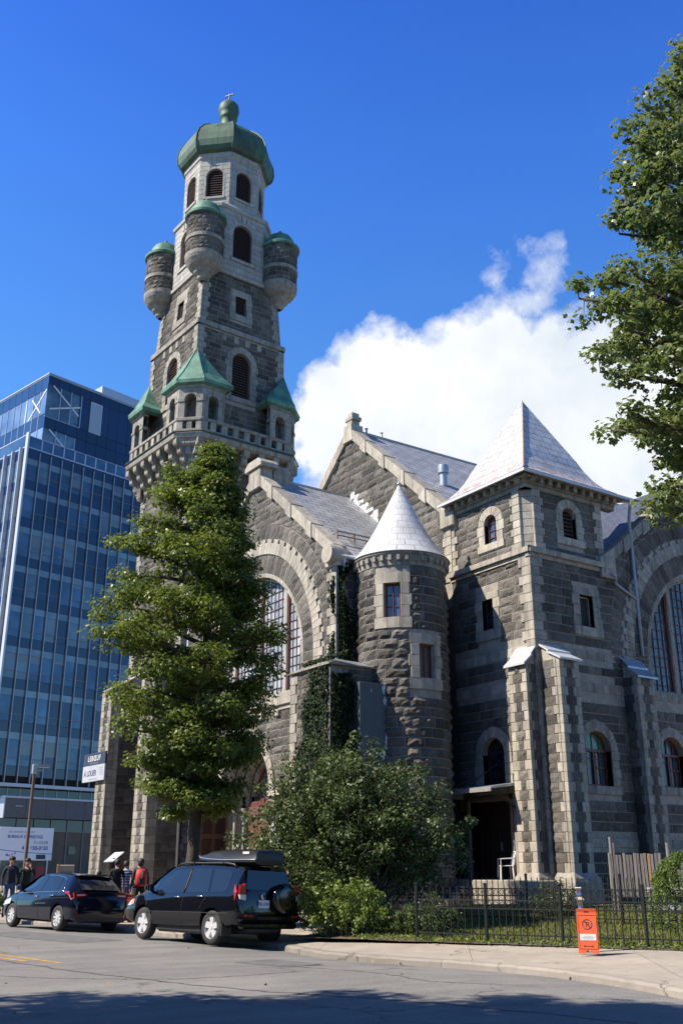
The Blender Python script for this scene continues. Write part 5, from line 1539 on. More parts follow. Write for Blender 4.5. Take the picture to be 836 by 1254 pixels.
        ap1 = [g(x, y, 25.3) for x, y in ((-1.12, .82), (.1, .82), (.82, .1), (.82, -1.12), (.04, -1.12), (.04, .04), (-1.12, .04))]
        top = [g(.03, .03, 26.95)]*7
        r.loft([ev(.0, 24.5), base, up, ap1], 0, .5, True)
        r.add(ap1+[g(.05, .05, 26.95)], [(k, (k+1) % 7, 7) for k in range(7)], 0, .6)
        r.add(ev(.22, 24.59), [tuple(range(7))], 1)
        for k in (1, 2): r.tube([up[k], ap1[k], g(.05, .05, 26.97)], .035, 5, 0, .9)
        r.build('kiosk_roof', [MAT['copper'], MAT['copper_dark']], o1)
    # stepped angle buttresses at the tower foot
    def foot(a0, a1, d, zt):
        b = MB(); fr = face(0); f = Fr(fr.P(0, 0, d), fr.A, fr.N)
        S_ = [Fr(fr.P(a0, 0, 0), fr.N, -fr.A), Fr(fr.P(a1, 0, 0), fr.N, fr.A)]
        b.hexa([fr.P(a0, .1, 0), fr.P(a1, .1, 0), fr.P(a1, .1, d), fr.P(a0, .1, d), fr.P(a0, zt+1, 0), fr.P(a1, zt+1, 0), fr.P(a1, zt, d), fr.P(a0, zt, d)], 2)
        w = a1-a0; n = round(zt/.34)
        for i in range(n):
            za, zb = .15+(zt-.15)*i/n+.006, .15+(zt-.15)*(i+1)/n-.006; e = w*(.26 if i % 2 else .36)
            fbox(b, f, a0-.01, a0+e, za, zb, -.1, .03, 1); fbox(b, f, a1-e, a1+.01, za, zb, -.1, .03, 1)
            _stone(b, f, a0+e, a1-e, za, zb, .012, .06, 0, random.Random(i), 1, 3, .12)
        for s_ in S_:
            quoins(b, s_, d, -1, .15, zt, -.1, .03, .3, .48, .34, 1); stones(b, s_, .2, zt, 0, d-.5, course=.34, seed=9)
        b.build('buttress', [RT, TT, MO], CH)
    foot(3.3, 4.35, 1.75, 9.6); foot(-.75, .45, 1.6, 9.6)
    pf = face(0)
    d = MB(); fbox(d, pf, 1.2, 1.75, .2, 3.3, .06, .12, 0); d.build('side_door', MAT['doordark'], CH)
    dp = MB(); P = pf.P(-1.35, 0, .35); dp.tube([P+Vector((0, 0, 12)), P+Vector((0, 0, .3))], .06, 8); dp.build('downpipe', MAT['zinc'], CH, smooth=True)
    return at, face
T_AT, T_FACE = tower()
# ---------------------------------------------------------------- glass office block down the street
MAT['blind'] = M_('roller_blind_behind_glass', (.16, .19, .2), .15, sp=.7)
def office():
    B0 = cw(-29.43, 85); a = R(47.4)
    U = cdir(math.cos(a), math.sin(a)); V = cdir(-math.sin(a), math.cos(a))
    OB = thing('office_building', 'tall blue glass office block with vertical fins and a set-back top storey', 'office building', (B0.x+U.x*12+V.x*12, B0.y+U.y*12+V.y*12, .13))
    def right(d=0.0, o=0.0): return Fr(B0-V*(-d)*1+U*o, U, -V)      # d>0 moves the plane back
    def left(d=0.0): return Fr(B0+U*d, V, -U)
    def rf(d): return Fr(B0+V*d, U, -V)
    lf = left
    G, SPN = MAT['curtain'], MAT['spandrel']
    LW, DW = 26, 24
    z0, z1 = 8.3, 38.7
    body = MB()
    def pt(u, v, z): return B0+U*u+V*v+Vector((0, 0, z))
    def pbox(mb, u0, u1, v0, v1, za, zb, mat=0): mb.hexa([pt(u0, v0, za), pt(u1, v0, za), pt(u1, v1, za), pt(u0, v1, za), pt(u0, v0, zb), pt(u1, v0, zb), pt(u1, v1, zb), pt(u0, v1, zb)], mat)
    pbox(body, .12, LW, .12, DW, z0, z1-.1)
    core = body.build('building_core', MAT['dark'], OB)
    # curtain wall of the flank: spandrel bands and one window object per bay and floor
    cols = [.0]+[1.39+1.195*k for k in range(21)]
    rfl = rf(0)
    for k in range(9):
        sp = MB()
        zb = 34.55-3.67*(k-1) if k else 37.6
        zt = zb+.85 if k else z1
        for i in range(len(cols)-1): fbox(sp, rfl, cols[i]+.02, cols[i+1]-.02, max(z0, zb), zt, -.1, .01, 0, None, .004)
        sp.build('spandrel_band', SPN, OB)
    rng = random.Random(12); cnt = 0; rest = MB()
    for k in range(8):
        zt = 37.58-3.67*k if k == 0 else 34.53-3.67*(k-1)
        zb = (34.55-3.67*k)+.87
        if k == 0: zt = 37.58
        for i in range(len(cols)-1):
            far = i >= 11
            w = rest if far else MB()
            x0, x1 = cols[i]+.05, cols[i+1]-.05; r = rng.random(); zm = zb+.62; t = rng.uniform(-.012, .012)
            bl = zt-.62-(rng.random()*1.3 if rng.random() < .35 else 0)
            for (q0, q1, rr, mm) in ((zb, zm-.03, r*.6, 0), (zm+.03, bl, r, 0), (bl, zt-.62, r, 3), (zt-.6, zt, r, 2)):
                if q1-q0 < .02: continue
                w.add([rfl.P(x0, q0, t), rfl.P(x1, q0, -t), rfl.P(x1, q1, -t), rfl.P(x0, q1, t)], [(0, 1, 2, 3)], mm, rr)
            fbox(w, rfl, x0-.03, x1+.03, zm-.035, zm+.035, -.06, .035, 1, .5, .004)
            if not far: w.build('window', [rng.choice([G, G, G, MAT['curtain_deep'], MAT['curtain_deep'], MAT['curtain_dim']]), MAT['finred'], MAT['slabglass'], MAT['blind']], OB); cnt += 1
    rs = rest.build('rear_window', [G, MAT['finred'], MAT['slabglass'], MAT['blind']], OB)
    for x in cols[1:]:
        f = MB(); fbox(f, rfl, x-.03, x+.03, z0, 38.35, .0, .2, 0, .5, .01); fbox(f, rfl, x-.052, x+.052, z0, 38.3, -.05, .05, 1, .5, .004); f.build('fin', [MAT['fin'], MAT['finred']], OB)
    cp = MB(); fbox(cp, rfl, -.1, .08, z0, 40.05, -.15, .28, 0, .5, .02); fbox(cp, rfl, -.02, LW, z0-.3, z0, -.4, .1, 1, .5, .02)
    cp.build('corner_post', [MAT['finwhite'], MAT['lightmetal']], OB)
    # street side
    lfl = lf(0); lc = [.53+1.4*k for k in range(17)]
    for k in range(9):
        ls = MB()
        zb = 34.55-3.67*(k-1) if k else 37.6; zt = zb+.85 if k else z1
        for i in range(len(lc)-1): fbox(ls, lfl, lc[i]+.02, lc[i+1]-.02, max(z0, zb), zt, -.1, .01, 0, None, .004)
        fbox(ls, lfl, 0, lc[0]-.02, max(z0, zb), zt, -.1, .01, 0, None, .004)
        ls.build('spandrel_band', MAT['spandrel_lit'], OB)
    for k in range(8):
        zt = 37.58 if k == 0 else 34.53-3.67*(k-1); zb = (34.55-3.67*k)+.87
        for i in range(4):
            w = MB(); x0, x1 = (lc[i]+.05, lc[i+1]-.05); r = rng.random(); t = rng.uniform(-.012, .012); zm = zb+.62
            for (q0, q1) in ((zb, zm), (zm+.05, zt)): w.add([lfl.P(x0, q0, t), lfl.P(x1, q0, -t), lfl.P(x1, q1, -t), lfl.P(x0, q1, t)], [(0, 1, 2, 3)], 0, r)
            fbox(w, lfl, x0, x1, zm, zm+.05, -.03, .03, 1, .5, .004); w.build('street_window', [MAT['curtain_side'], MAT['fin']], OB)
    rw = MB()
    for k in range(8):
        zt = 37.58 if k == 0 else 34.53-3.67*(k-1); zb = (34.55-3.67*k)+.87
        for i in range(4, 16): rw.add([lfl.P(lc[i]+.05, zb, 0), lfl.P(lc[i+1]-.05, zb, 0), lfl.P(lc[i+1]-.05, zt, 0), lfl.P(lc[i]+.05, zt, 0)], [(0, 1, 2, 3)], 0, rng.random())
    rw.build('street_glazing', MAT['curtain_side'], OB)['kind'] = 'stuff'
    rs['kind'] = 'stuff'
    for x in lc[:10]:
        f = MB(); fbox(f, lfl, x-.06, x+.06, z0, 38.6, 0, .4, 0, .5, .01)
        for q in range(16): fbox(f, lfl, x-.1, x+.1, z0+1+q*1.85, z0+1.25+q*1.85, -.02, .3, 1, .5, .01)
        f.build('street_fin', [MAT['finwhite'], MAT['fin']], OB)
    # roof terrace with glass balustrade
    tr = MB(); pbox(tr, -.05, LW, -.05, DW, z1-.12, z1); tr.build('terrace', MAT['lightmetal'], OB)
    gb = MB(); 
    fbox(gb, rfl, .1, LW, z1+.05, 39.8, -.08, -.06, 0, .5, 0); fbox(gb, lfl, .1, DW, z1+.05, 39.9, -.08, -.06, 0, .5, 0); fbox(gb, lfl, .1, DW, 39.9, 40.0, -.1, -.04, 1, .5, .01); fbox(gb, rfl, .1, LW, 39.8, 39.85, -.1, -.04, 1, .5, .01)
    gb.build('glass_balustrade', [MAT['rail_glass'], MAT['finwhite']], OB)
    for k in range(12):
        p = MB(); x = 1.39+1.195*k+.2; fbox(p, rfl, x-.06, x+.06, z1, 39.75, -.22, -.02, 0, .5, .01); p.build('balustrade_post', MAT['finwhite'], OB)
    # set-back upper block
    ub, vb, zt = 2.6, 1.9, 47.9
    ubx = MB(); pbox(ubx, ub+.1, LW-2, vb+.1, DW, z1, zt-.05); uc = ubx.build('upper_core', MAT['spandrel'], OB)
    rr, ll = rf(vb), lf(ub)
    panels = MB(); rows = [38.7, 40.35, 42.1, 43.25, 46.75, 47.85]
    xs = [ub+1.2*k for k in range(19)]
    w1 = (ub+.25, ub+3.85, 43.3, 46.8); w2 = (ub+.25, ub+3.5, 38.75, 42.05); gr = (ub+5.05, ub+6.3, 43.3, 46.6)
    for i in range(len(xs)-1):
        for j in range(len(rows)-1):
            x0, x1, q0, q1 = xs[i], xs[i+1], rows[j], rows[j+1]
            if i < 3 and j != 4 and j != 2: 
                continue
            if i == 4 and j == 3: continue
            fbox(panels, rr, x0+.015, x1-.015, q0+.015, q1-.015, -.1, .02, 0, None, .006)
    panels.build('navy_panels', SPN, OB)
    lp = MB()
    for i in range(17):
        for (q0, q1) in ((46.35, 47.85), (42.2, 43.6)): fbox(lp, ll, .02+vb+1.25*i, 1.23+vb+1.25*i, q0, q1, -.1, .02, 0, None, .006)
        for (q0, q1) in ((43.65, 46.3), (38.9, 42.15)): lp.add([ll.P(.05+vb+1.25*i, q0, .0), ll.P(1.2+vb+1.25*i, q0, 0), ll.P(1.2+vb+1.25*i, q1, 0), ll.P(.05+vb+1.25*i, q1, 0)], [(0, 1, 2, 3)], 1, rng.random())
        fbox(lp, ll, 1.2+vb+1.25*i, 1.28+vb+1.25*i, 38.9, 46.35, -.02, .05, 2, .5, .004)
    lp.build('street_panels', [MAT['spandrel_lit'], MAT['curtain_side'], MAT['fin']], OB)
    for nm, w in (('corner_window', w1), ('terrace_window', w2)):
        m = MB(); n = 3
        for i in range(n):
            x0, x1 = w[0]+(w[1]-w[0])*i/n, w[0]+(w[1]-w[0])*(i+1)/n
            m.add([rr.P(x0+.05, w[2], .0), rr.P(x1-.05, w[2], 0), rr.P(x1-.05, w[3], 0), rr.P(x0+.05, w[3], 0)], [(0, 1, 2, 3)], 0, rng.random())
            fbox(m, rr, x1-.05, x1+.05, w[2], w[3], -.02, .06, 1, .5, .004)
        fbox(m, rr, w[0]-.35, w[0]+.05, w[2], w[3], -.02, .04, 0, .5, .004); fbox(m, rr, w[0]-.35, w[1], w[2]-.06, w[2], -.02, .06, 1, .5, 0)
        o = m.build(nm, [MAT['officeglass'], MAT['fin']], OB)
        b = MB(); d = .03
        for (p, q) in (((w[0]+.3, w[3]), (w[1]-.2, w[2]+1.2)), ((w[0]+.1, w[2]+.9), (w[1]-.1, w[3]-1.3))):
            b.bar(rr.P(*p, d), rr.P(*q, d), .16, .03, up=rr.N)
        b.build('brace', MAT['brace'], o)
    xb = MB(); 
    for (p, q) in (((vb+.2, 46.3), (vb+3.2, 43.7)), ((vb+2.8, 45.9), (vb+1.0, 43.9))): xb.bar(ll.P(*p, .03), ll.P(*q, .03), .15, .03, up=ll.N)
    xb.bar(ll.P(vb+3.8, 46.2, .03), ll.P(vb+3.9, 43.7, .03), .12, .03, up=ll.N); xb.build('brace', MAT['brace'], OB)
    g = MB(); fbox(g, rr, gr[0]-.06, gr[1]+.06, gr[2]-.06, gr[3]+.06, -.1, .03, 0, .5, .01)
    for k in range(22): fbox(g, rr, gr[0]+.04, gr[1]-.04, gr[2]+.05+k*.147, gr[2]+.15+k*.147, .02, .06, 1, .5, .01)
    g.build('vent_grille', [MAT['finwhite'], MAT['fin']], OB)
    cp = MB(); pbox(cp, ub-.12, LW-2, vb-.12, DW, zt-.02, zt+.12); pbox(cp, ub-.05, LW-2, vb-.05, DW, zt-.14, zt-.04); cp.build('roof_cap', MAT['lightmetal'], OB)
    ph = MB(); pbox(ph, 10.7, 22, 5, 16, zt, 50.7); ph.build('penthouse', MAT['lightmetal'], OB)
    # ground storey
    gs = MB(); pbox(gs, 1.2, LW, 1.3, DW, .13, 8.0); gs.build('ground_floor_core', MAT['dark'], OB)
    st = MB(); f = rf(.9)
    for i in range(18): st.add([f.P(1.2+1.2*i, 7.1, 0), f.P(2.33+1.2*i, 7.1, 0), f.P(2.33+1.2*i, 8.0, 0), f.P(1.2+1.2*i, 8.0, 0)], [(0, 1, 2, 3)], 0, rng.random()); fbox(st, f, 2.33+1.2*i, 2.4+1.2*i, 7.1, 8.0, -.05, .05, 1, .5, 0)
    st.build('clerestory', [MAT['darkglass'], MAT['fin']], OB)
    fa = MB(); f = rf(-.25)
    for i in range(10): fbox(fa, f, 1.7+1.95*i+.012, 3.65+1.95*i-.012, 5.5, 7.05, -1.0, .0, 0, None, .006)
    fbox(fa, f, 1.6, 21.4, 7.06, 7.24, -1.2, .12, 1, .5, .02); fbox(fa, f, 1.58, 1.69, 5.45, 7.06, -2.5, .02, 1, .5, .01)
    fbox(fa, f, 4.6, 5.3, 6.25, 6.32, 0, .12, 1, .5, .01) if False else fbox(fa, f, 2.6, 3.3, 6.4, 6.47, .0, .12, 1, .5, .01)
    fa.build('fascia', [MAT['greymetal'], MAT['lightmetal']], OB)
    sh = MB(); f = rf(.5)
    for i in range(12):
        x0, x1 = 1.7+1.65*i, 1.7+1.65*(i+1)
        sh.add([f.P(x0+.05, 4.55, 0), f.P(x1-.05, 4.55, 0), f.P(x1-.05, 5.45, 0), f.P(x0+.05, 5.45, 0)], [(0, 1, 2, 3)], 0, rng.random())
        sh.add([f.P(x0+.05, .15, 0), f.P(x1-.05, .15, 0), f.P(x1-.05, 4.45, 0), f.P(x0+.05, 4.45, 0)], [(0, 1, 2, 3)], 1 if i > 1 else 0, rng.random())
        fbox(sh, f, x0-.05, x0+.05, .13, 5.5, -.05, .08, 2, .5, 0); fbox(sh, f, x0, x1, 4.45, 4.55, -.05, .08, 2, .5, 0)
    fbox(sh, f, 8.6, 9.3, 2.6, 3.3, .01, .06, 0, .5, .01); fbox(sh, f, 5.6, 6.4, .6, 1.6, .01, .06, 3, .5, .01)
    sh.build('shopfront', [MAT['darkglass'], MAT['tanpanel'], MAT['finred'], MAT['redink']], OB)
    # letting board standing in front of the shopfront
    f = rf(-.6)
    bt = thing('billboard', 'wide white letting board with blue phone number in front of the glass block', 'billboard', f.P(4, .13, -.1))
    b = MB(); x0, x1 = 1.25, 6.35
    fbox(b, f, x0, x1, 2.1, 4.72, -.06, .0, 0, .5, .01)
    n = 16
    vs = []
    for i in range(n+1):
        x = x0+.02+(x1-x0-.04)*i/n; z = 2.72-.12*(i/n)+.2*(1-i/n)**2; vs += [f.P(x, z, .006), f.P(x, z+.05, .006)]
    b.add(vs, [(2*i, 2*i+2, 2*i+3, 2*i+1) for i in range(n)], 1)
    fbox(b, f, 4.85, 5.75, 2.2, 2.56, .0, .012, 2, .5, 0); 
    for (x, z, s_) in ((2.55, 2.5, .12), (2.8, 2.6, .14), (2.66, 2.3, .09), (2.05, 2.42, .2), (2.3, 2.42, .12)): fbox(b, f, x, x+s_, z, z+s_*.9, 0, .012, 3, .5, 0)
    bo = b.build('board', [MAT['whiteboard'], MAT['blueink'], MAT['navyink'], MAT['bluesticker']], bt)
    p = MB()
    for x in (1.6, 6.0): fbox(p, f, x-.06, x+.06, .1, 2.12, -.1, -.02, 0, .5, .01)
    p.build('post', MAT['fin'], bt)
    text('lettering', '500 GRANDE ALLÉE EST', .235, MAT['greyink'], f, 2.1, 4.27, .004, bo, sx=1.0)
    text('lettering', 'BUREAUX DE PRESTIGE', .34, MAT['blueink'], f, 2.05, 3.86, .004, bo, sx=.93, bold=.006)
    text('lettering', 'À LOUER', .34, MAT['greyink'], f, 5.9, 3.42, .004, bo, 'RIGHT', bold=.004)
    text('lettering', '418 650-0650', .44, MAT['blueink'], f, 5.9, 2.93, .004, bo, 'RIGHT', bold=.01)
office()

# ---------------------------------------------------------------- unseen blocks across the street, added to cut sky light and darken reflections
def opposite():
    e = Vector((-.707, .707)); n = Vector((.707, .707))
    for k, (s0, s1, h, lab) in enumerate(((-52, -22, 12.5, 'long unseen brick terrace across the street, added to cut sky light'), (-20, 6, 14, 'taller unseen brick block across the street, added to cut sky light'), (22, 80, 15, 'unseen brick block at the far left, added to darken the car reflections'))):
        pos = lambda s, d: cw(*(e*s+n*d))
        P, Q = pos(s0, -10), pos(s1, -10); A = (Q-P).normalized(); N = A.cross(Vector((0, 0, 1)))
        if N.dot(pos(0, 10)-P) < 0: N = -N
        f = Fr((P.x, P.y, 0), A, N); L = (Q-P).length
        root = thing('unseen_brick_building', lab, 'building', pos((s0+s1)/2, -15))
        b = MB(); cols = int(L/3); hs = []
        for i in range(cols):
            for fl_ in range(int((h-1)//3.3)): hs.append(rect_pts(1+i*3, 2.2+i*3, 1.1+fl_*3.3, 3.0+fl_*3.3))
        plate(b, f, rect_pts(0, L, 0, h), hs, 0, .25, 0)
        b.hexa([f.P(0, 0, -10), f.P(L, 0, -10), f.P(L, 0, -.3), f.P(0, 0, -.3), f.P(0, h, -10), f.P(L, h, -10), f.P(L, h, -.3), f.P(0, h, -.3)], 1)
        b.build('wall', [MAT['brick'], MAT['darkglass']], root)
        c = MB(); fbox(c, f, -.1, L+.1, h-.1, h+.25, -.4, .2); c.build('cornice', MAT['trim_old'], root)
MAT['brick'] = M_('brown_brick', (.16, .085, .055), .9, col2=(.11, .06, .042), nscale=3)
opposite()
# ---------------------------------------------------------------- cars
def section(st):
    """half profile of a car body at one station"""
    x, zb, zbelt, ztop, w, wr, kind = st
    if kind == 'h':      # bonnet / bumper: the top is the bonnet
        return [(0, zb), (w*.8, zb), (w*.95, zb+.06), (w*.995, zb+(zbelt-zb)*.35), (w, zb+(zbelt-zb)*.72), (w*.965, zbelt-.015), (w*.88, zbelt+(ztop-zbelt)*.45), (w*.6, ztop-.012), (0, ztop)]
    return [(0, zb), (w*.8, zb), (w*.95, zb+.06), (w*.995, zb+(zbelt-zb)*.35), (w, zb+(zbelt-zb)*.72), (w*.96, zbelt), (wr, ztop-.05), (wr*.86, ztop-.008), (0, ztop)]
def car(name, label, stations, wheels, rw, paint, loc, heading, width, windows, opts):
    root = thing(name, label, 'car', (loc[0], loc[1], -.036), heading, None); root.rotation_euler = (.042, 0, heading)
    # interpolate stations for a smooth skin
    st = []
    for i in range(len(stations)-1):
        a, b = stations[i], stations[i+1]; n = max(1, int((b[0]-a[0])/.12))
        for k in range(n):
            t = k/n; st.append(tuple(a[j]+(b[j]-a[j])*t for j in range(6))+((a[6] if t < .5 else b[6]) if a[6] == b[6] else (a[6] if t == 0 else 'm'+a[6]+b[6]),)+((t,) if a[6] != b[6] else ()))
    st.append(stations[-1])
    secs = []
    for s_ in st:
        k = s_[6]
        if k in 'hc': p = section(s_[:7])
        else:
            t = s_[7]; pa = section(s_[:6]+(k[1],)); pb = section(s_[:6]+(k[2],)); p = [(pa[i][0]*(1-t)+pb[i][0]*t, pa[i][1]*(1-t)+pb[i][1]*t) for i in range(9)]
        secs.append(p)
    mb = MB(); rings = []
    for s_, p in zip(st, secs):
        rings.append([(s_[0], y, z) for y, z in p]+[(s_[0], -y, z) for y, z in p[-2:0:-1]])
    mb.loft(rings, 0, .5, True, True)
    body = mb.build('body', paint, root, smooth=True, local=True)
    bm = bmesh.new(); bm.from_mesh(body.data); bmesh.ops.recalc_face_normals(bm, faces=bm.faces); bm.to_mesh(body.data); bm.free()
    # wheel arches
    for x in wheels:
        c = MB(); c.lathe([(0, -1.2), (rw*1.17, -1.2), (rw*1.17, 1.2), (0, 1.2)], (x, 0, rw*.97), 40, 0, .5, 'y')
        co_ = c.build('cut', MAT['plastic']); co_.parent = root; bm = bmesh.new(); bm.from_mesh(co_.data); bmesh.ops.remove_doubles(bm, verts=bm.verts, dist=1e-4); bmesh.ops.recalc_face_normals(bm, faces=bm.faces)
        # keep the middle of the floor: arch cutters only bite the flanks
        bm.to_mesh(co_.data); bm.free()
        md = body.modifiers.new('b', 'BOOLEAN'); md.object = co_; md.operation = 'DIFFERENCE'; md.solver = 'EXACT'
        bpy.context.view_layer.update(); dg = bpy.context.evaluated_depsgraph_get(); me = bpy.data.meshes.new_from_object(body.evaluated_get(dg))
        body.modifiers.clear(); old = body.data; body.data = me; bpy.data.meshes.remove(old); bpy.data.objects.remove(co_)
    me = body.data; me.name = 'body'
    me.materials.clear(); me.materials.append(paint)
    bm = bmesh.new(); bm.from_mesh(me)
    for f in bm.faces: f.smooth = True; f.material_index = 0
    for e in bm.edges:
        e.smooth = not (len(e.link_faces) == 2 and e.calc_face_angle(0) > R(opts.get('sharp', 32)))
    bm.to_mesh(me); bm.free()
    def yside(x, z):
        for i in range(len(st)-1):
            if st[i][0] <= x <= st[i+1][0]:
                t = (x-st[i][0])/(st[i+1][0]-st[i][0]+1e-9)
                p = [(secs[i][k][0]*(1-t)+secs[i+1][k][0]*t, secs[i][k][1]*(1-t)+secs[i+1][k][1]*t) for k in range(9)]
                for k in range(1, 7):
                    (y0, z0), (y1, z1) = p[k], p[k+1]
                    if min(z0, z1)-1e-6 <= z <= max(z0, z1)+1e-6 and abs(z1-z0) > 1e-6:
                        return y0+(y1-y0)*(z-z0)/(z1-z0)
                return p[6][0]
        return width/2
    def sidepatch(mb_, poly, off, mat=0, s_=1):
        # resample outline, then fan from the centroid so the patch hugs the body
        pts = []
        for i in range(len(poly)):
            a, b = poly[i], poly[(i+1) % len(poly)]; n = max(1, int(math.hypot(a[0]-b[0], a[1]-b[1])/.12))
            for k in range(n): pts.append((a[0]+(b[0]-a[0])*k/n, a[1]+(b[1]-a[1])*k/n))
        cx = sum(p[0] for p in pts)/len(pts); cz = sum(p[1] for p in pts)/len(pts)
        vs = [(x, s_*(yside(x, z)+off), z) for x, z in pts]+[(cx, s_*(yside(cx, cz)+off), cz)]
        n = len(pts); mb_.add(vs, [((i, (i+1) % n, n) if s_ < 0 else ((i+1) % n, i, n)) for i in range(n)], mat)
    def sideline(mb_, pts, off, w, mat=0, s_=1):
        P = []
        for i in range(len(pts)-1):
            a, b = pts[i], pts[i+1]; n = max(1, int(math.hypot(a[0]-b[0], a[1]-b[1])/.1))
            for k in range(n): P.append((a[0]+(b[0]-a[0])*k/n, a[1]+(b[1]-a[1])*k/n))
        P.append(pts[-1]); mb_.tube([(x, s_*(yside(x, z)+off), z) for x, z in P], w, 6, mat)
    for s_ in (1, -1):
        for nm, poly in windows:
            w = MB(); sidepatch(w, poly, .007, 0, s_); w.build(nm, MAT['carglass'], root, local=True, smooth=False)
        tb = MB()
        for ln in opts['chrome']: sideline(tb, ln, .008, opts.get('cw', .011), 0, s_)
        if opts['chrome']: tb.build('window_trim', MAT['chrome'] if opts.get('trimc', 1) else MAT['plastic'], root, local=True, smooth=True)
        sm = MB()
        for ln in opts['seams']: sideline(sm, ln, .001, .006, 0, s_)
        sm.build('door_seam', MAT['plastic'], root, local=True)
        for (x, z) in opts['handles']:
            h = MB(); y = yside(x, z); h.tube([(x-.11, s_*(y+.005), z), (x-.08, s_*(y+.035), z+.004), (x+.08, s_*(y+.035), z+.004), (x+.11, s_*(y+.005), z)], .014, 8); h.build('door_handle', MAT['chrome'], root, local=True, smooth=True)
        x, z = opts['mirror']; y = yside(x, z)
        m = MB(); m.loft([[(x+dx*f, s_*(y+yy), z+.1+dz*f) for dx, dz in ((-.1, -.07), (.1, -.06), (.11, .04), (.02, .085), (-.1, .08))] for yy, f in ((.06, .8), (.1, 1), (.2, .95), (.24, .6))], 0, .5, True, True); m.tube([(x, s_*y, z), (x, s_*(y+.1), z+.06)], .03, 6)
        m.build('wing_mirror', paint, root, local=True, smooth=True, sharp=50)
        c = MB(); sidepatch(c, opts['tail_side'], .012, 0, s_); 
        c2 = opts.get('tail_rear')
        for poly, mt in c2: c.prism([(y_*s_, z_) for y_, z_ in poly], lambda a, b, d: (d, a, b), opts['xr'](poly)-.012, opts['xr'](poly)+.05, mt)
        c.build('tail_light', [MAT['redlens'], MAT['clearlens']], root, local=True)
        hl = MB(); sidepatch(hl, opts['head'], .01, 0, s_); hl.build('headlight', MAT['clearlens'], root, local=True)
        if opts.get('amber'): al = MB(); sidepatch(al, opts['amber'], .013, 0, s_); al.build('side_marker', MAT['amberlens'], root, local=True)
        if opts.get('cladding'):
            cl = MB()
            for poly in opts['cladding']: sidepatch(cl, poly, .012, 0, s_)
            cl.build('sill_cladding', MAT['plastic'], root, local=True)
    for nm, (x0, z0, h0), (x1, z1, h1), bow in opts['screens']:
        g = MB(); n = 8; vs = []
        for k in range(5):
            f = k/4; x, z, h = x0+(x1-x0)*f, z0+(z1-z0)*f, h0+(h1-h0)*f
            for i in range(n+1): q = -1+2*i/n; vs.append((x-bow*(1-q*q)*0+opts['scr_off'][nm]*1, q*h, z+.012+.03*0))
        g.add(vs, [(k*(n+1)+i, k*(n+1)+i+1, (k+1)*(n+1)+i+1, (k+1)*(n+1)+i) for k in range(4) for i in range(n)])
        g.build(nm, MAT['carglass'], root, local=True)
    # wheels
    def wheel(x, s_):
        tw = opts.get('tw', .22); yo = width/2-.03
        t = MB(); prof = [(rw*.62, -tw/2+.01), (rw*.75, -tw/2), (rw*.93, -tw/2+.012), (rw*.985, -tw/2+.04), (rw, -tw*.2), (rw, tw*.2), (rw*.985, tw/2-.04), (rw*.93, tw/2-.012), (rw*.75, tw/2), (rw*.62, tw/2-.01)]
        t.lathe(prof, (x, s_*(yo-tw/2), rw), 40, 0, .5, 'y'); ty = t.build('tyre', MAT['tyre'], root, local=True, smooth=True, sharp=50)
        r_ = MB(); e = s_*(yo-.012)
        r_.lathe([(rw*.64, -.16), (rw*.66, -.02), (rw*.64, .005), (rw*.6, -.01), (rw*.59, -.14)] if s_ > 0 else [(rw*.64, .16), (rw*.66, .02), (rw*.64, -.005), (rw*.6, .01), (rw*.59, .14)], (x, e, rw), 40, 0, .5, 'y')
        r_.lathe([(0, 0), (rw*.6, 0)], (x, e-s_*.1, rw), 24, 1, .5, 'y')
        n = opts['spokes']
        for k in range(n):
            a = 2*PI*k/n+opts.get('rot', .3); ca, sa = math.cos(a), math.sin(a)
            pr = lambda r, q, d: (x+r*ca-q*sa, e-s_*d, rw+r*sa+q*ca)
            w0, w1 = opts['spw']
            r_.hexa([pr(rw*.1, -w0, .05), pr(rw*.1, w0, .05), pr(rw*.62, w1, .06), pr(rw*.62, -w1, .06), pr(rw*.1, -w0*.8, .012), pr(rw*.1, w0*.8, .012), pr(rw*.62, w1*.8, .008), pr(rw*.62, -w1*.8, .008)])
        r_.lathe([(0, -.0), (rw*.12, -.0), (rw*.16, -.02), (rw*.17, -.06)] if s_ > 0 else [(0, .0), (rw*.12, .0), (rw*.16, .02), (rw*.17, .06)], (x, e, rw), 20, 0, .5, 'y')
        r_.build('rim', [MAT['alloy'], MAT['plastic']], ty, local=True, smooth=True, sharp=30)
    for x in wheels:
        for s_ in (1, -1): wheel(x, s_)
    # underbody, licence plate, rear details
    u = MB(); u.bbox(wheels[0]+rw*1.25, wheels[1]-rw*1.25, -width/2+.12, width/2-.12, .2, .5, .05); u.bbox(stations[0][0]+.15, wheels[0]-.1, -.45, .45, .24, .5, .05); u.tube([(wheels[0], -.7, rw), (wheels[0], .7, rw)], .06, 8); u.tube([(wheels[1], -.7, rw), (wheels[1], .7, rw)], .06, 8)
    u.build('underbody', MAT['plastic'], root, local=True)
    px, py, pz = opts['plate']; fr = Fr((px, 0, 0), (0, -1, 0), (-1, 0, 0))
    b = MB(); fbox(b, fr, -py-.155, -py+.155, pz-.08, pz+.08, 0, .012, 0, .5, .004); po = b.build('licence_plate', MAT['plate'], root, local=True)
    t = text('plate_lettering', opts['reg'], .1, MAT['blueink'], fr, -py, pz-.035, .013, None, 'CENTER', .001, .85, .002); t.parent = po
    return root, fr, yside

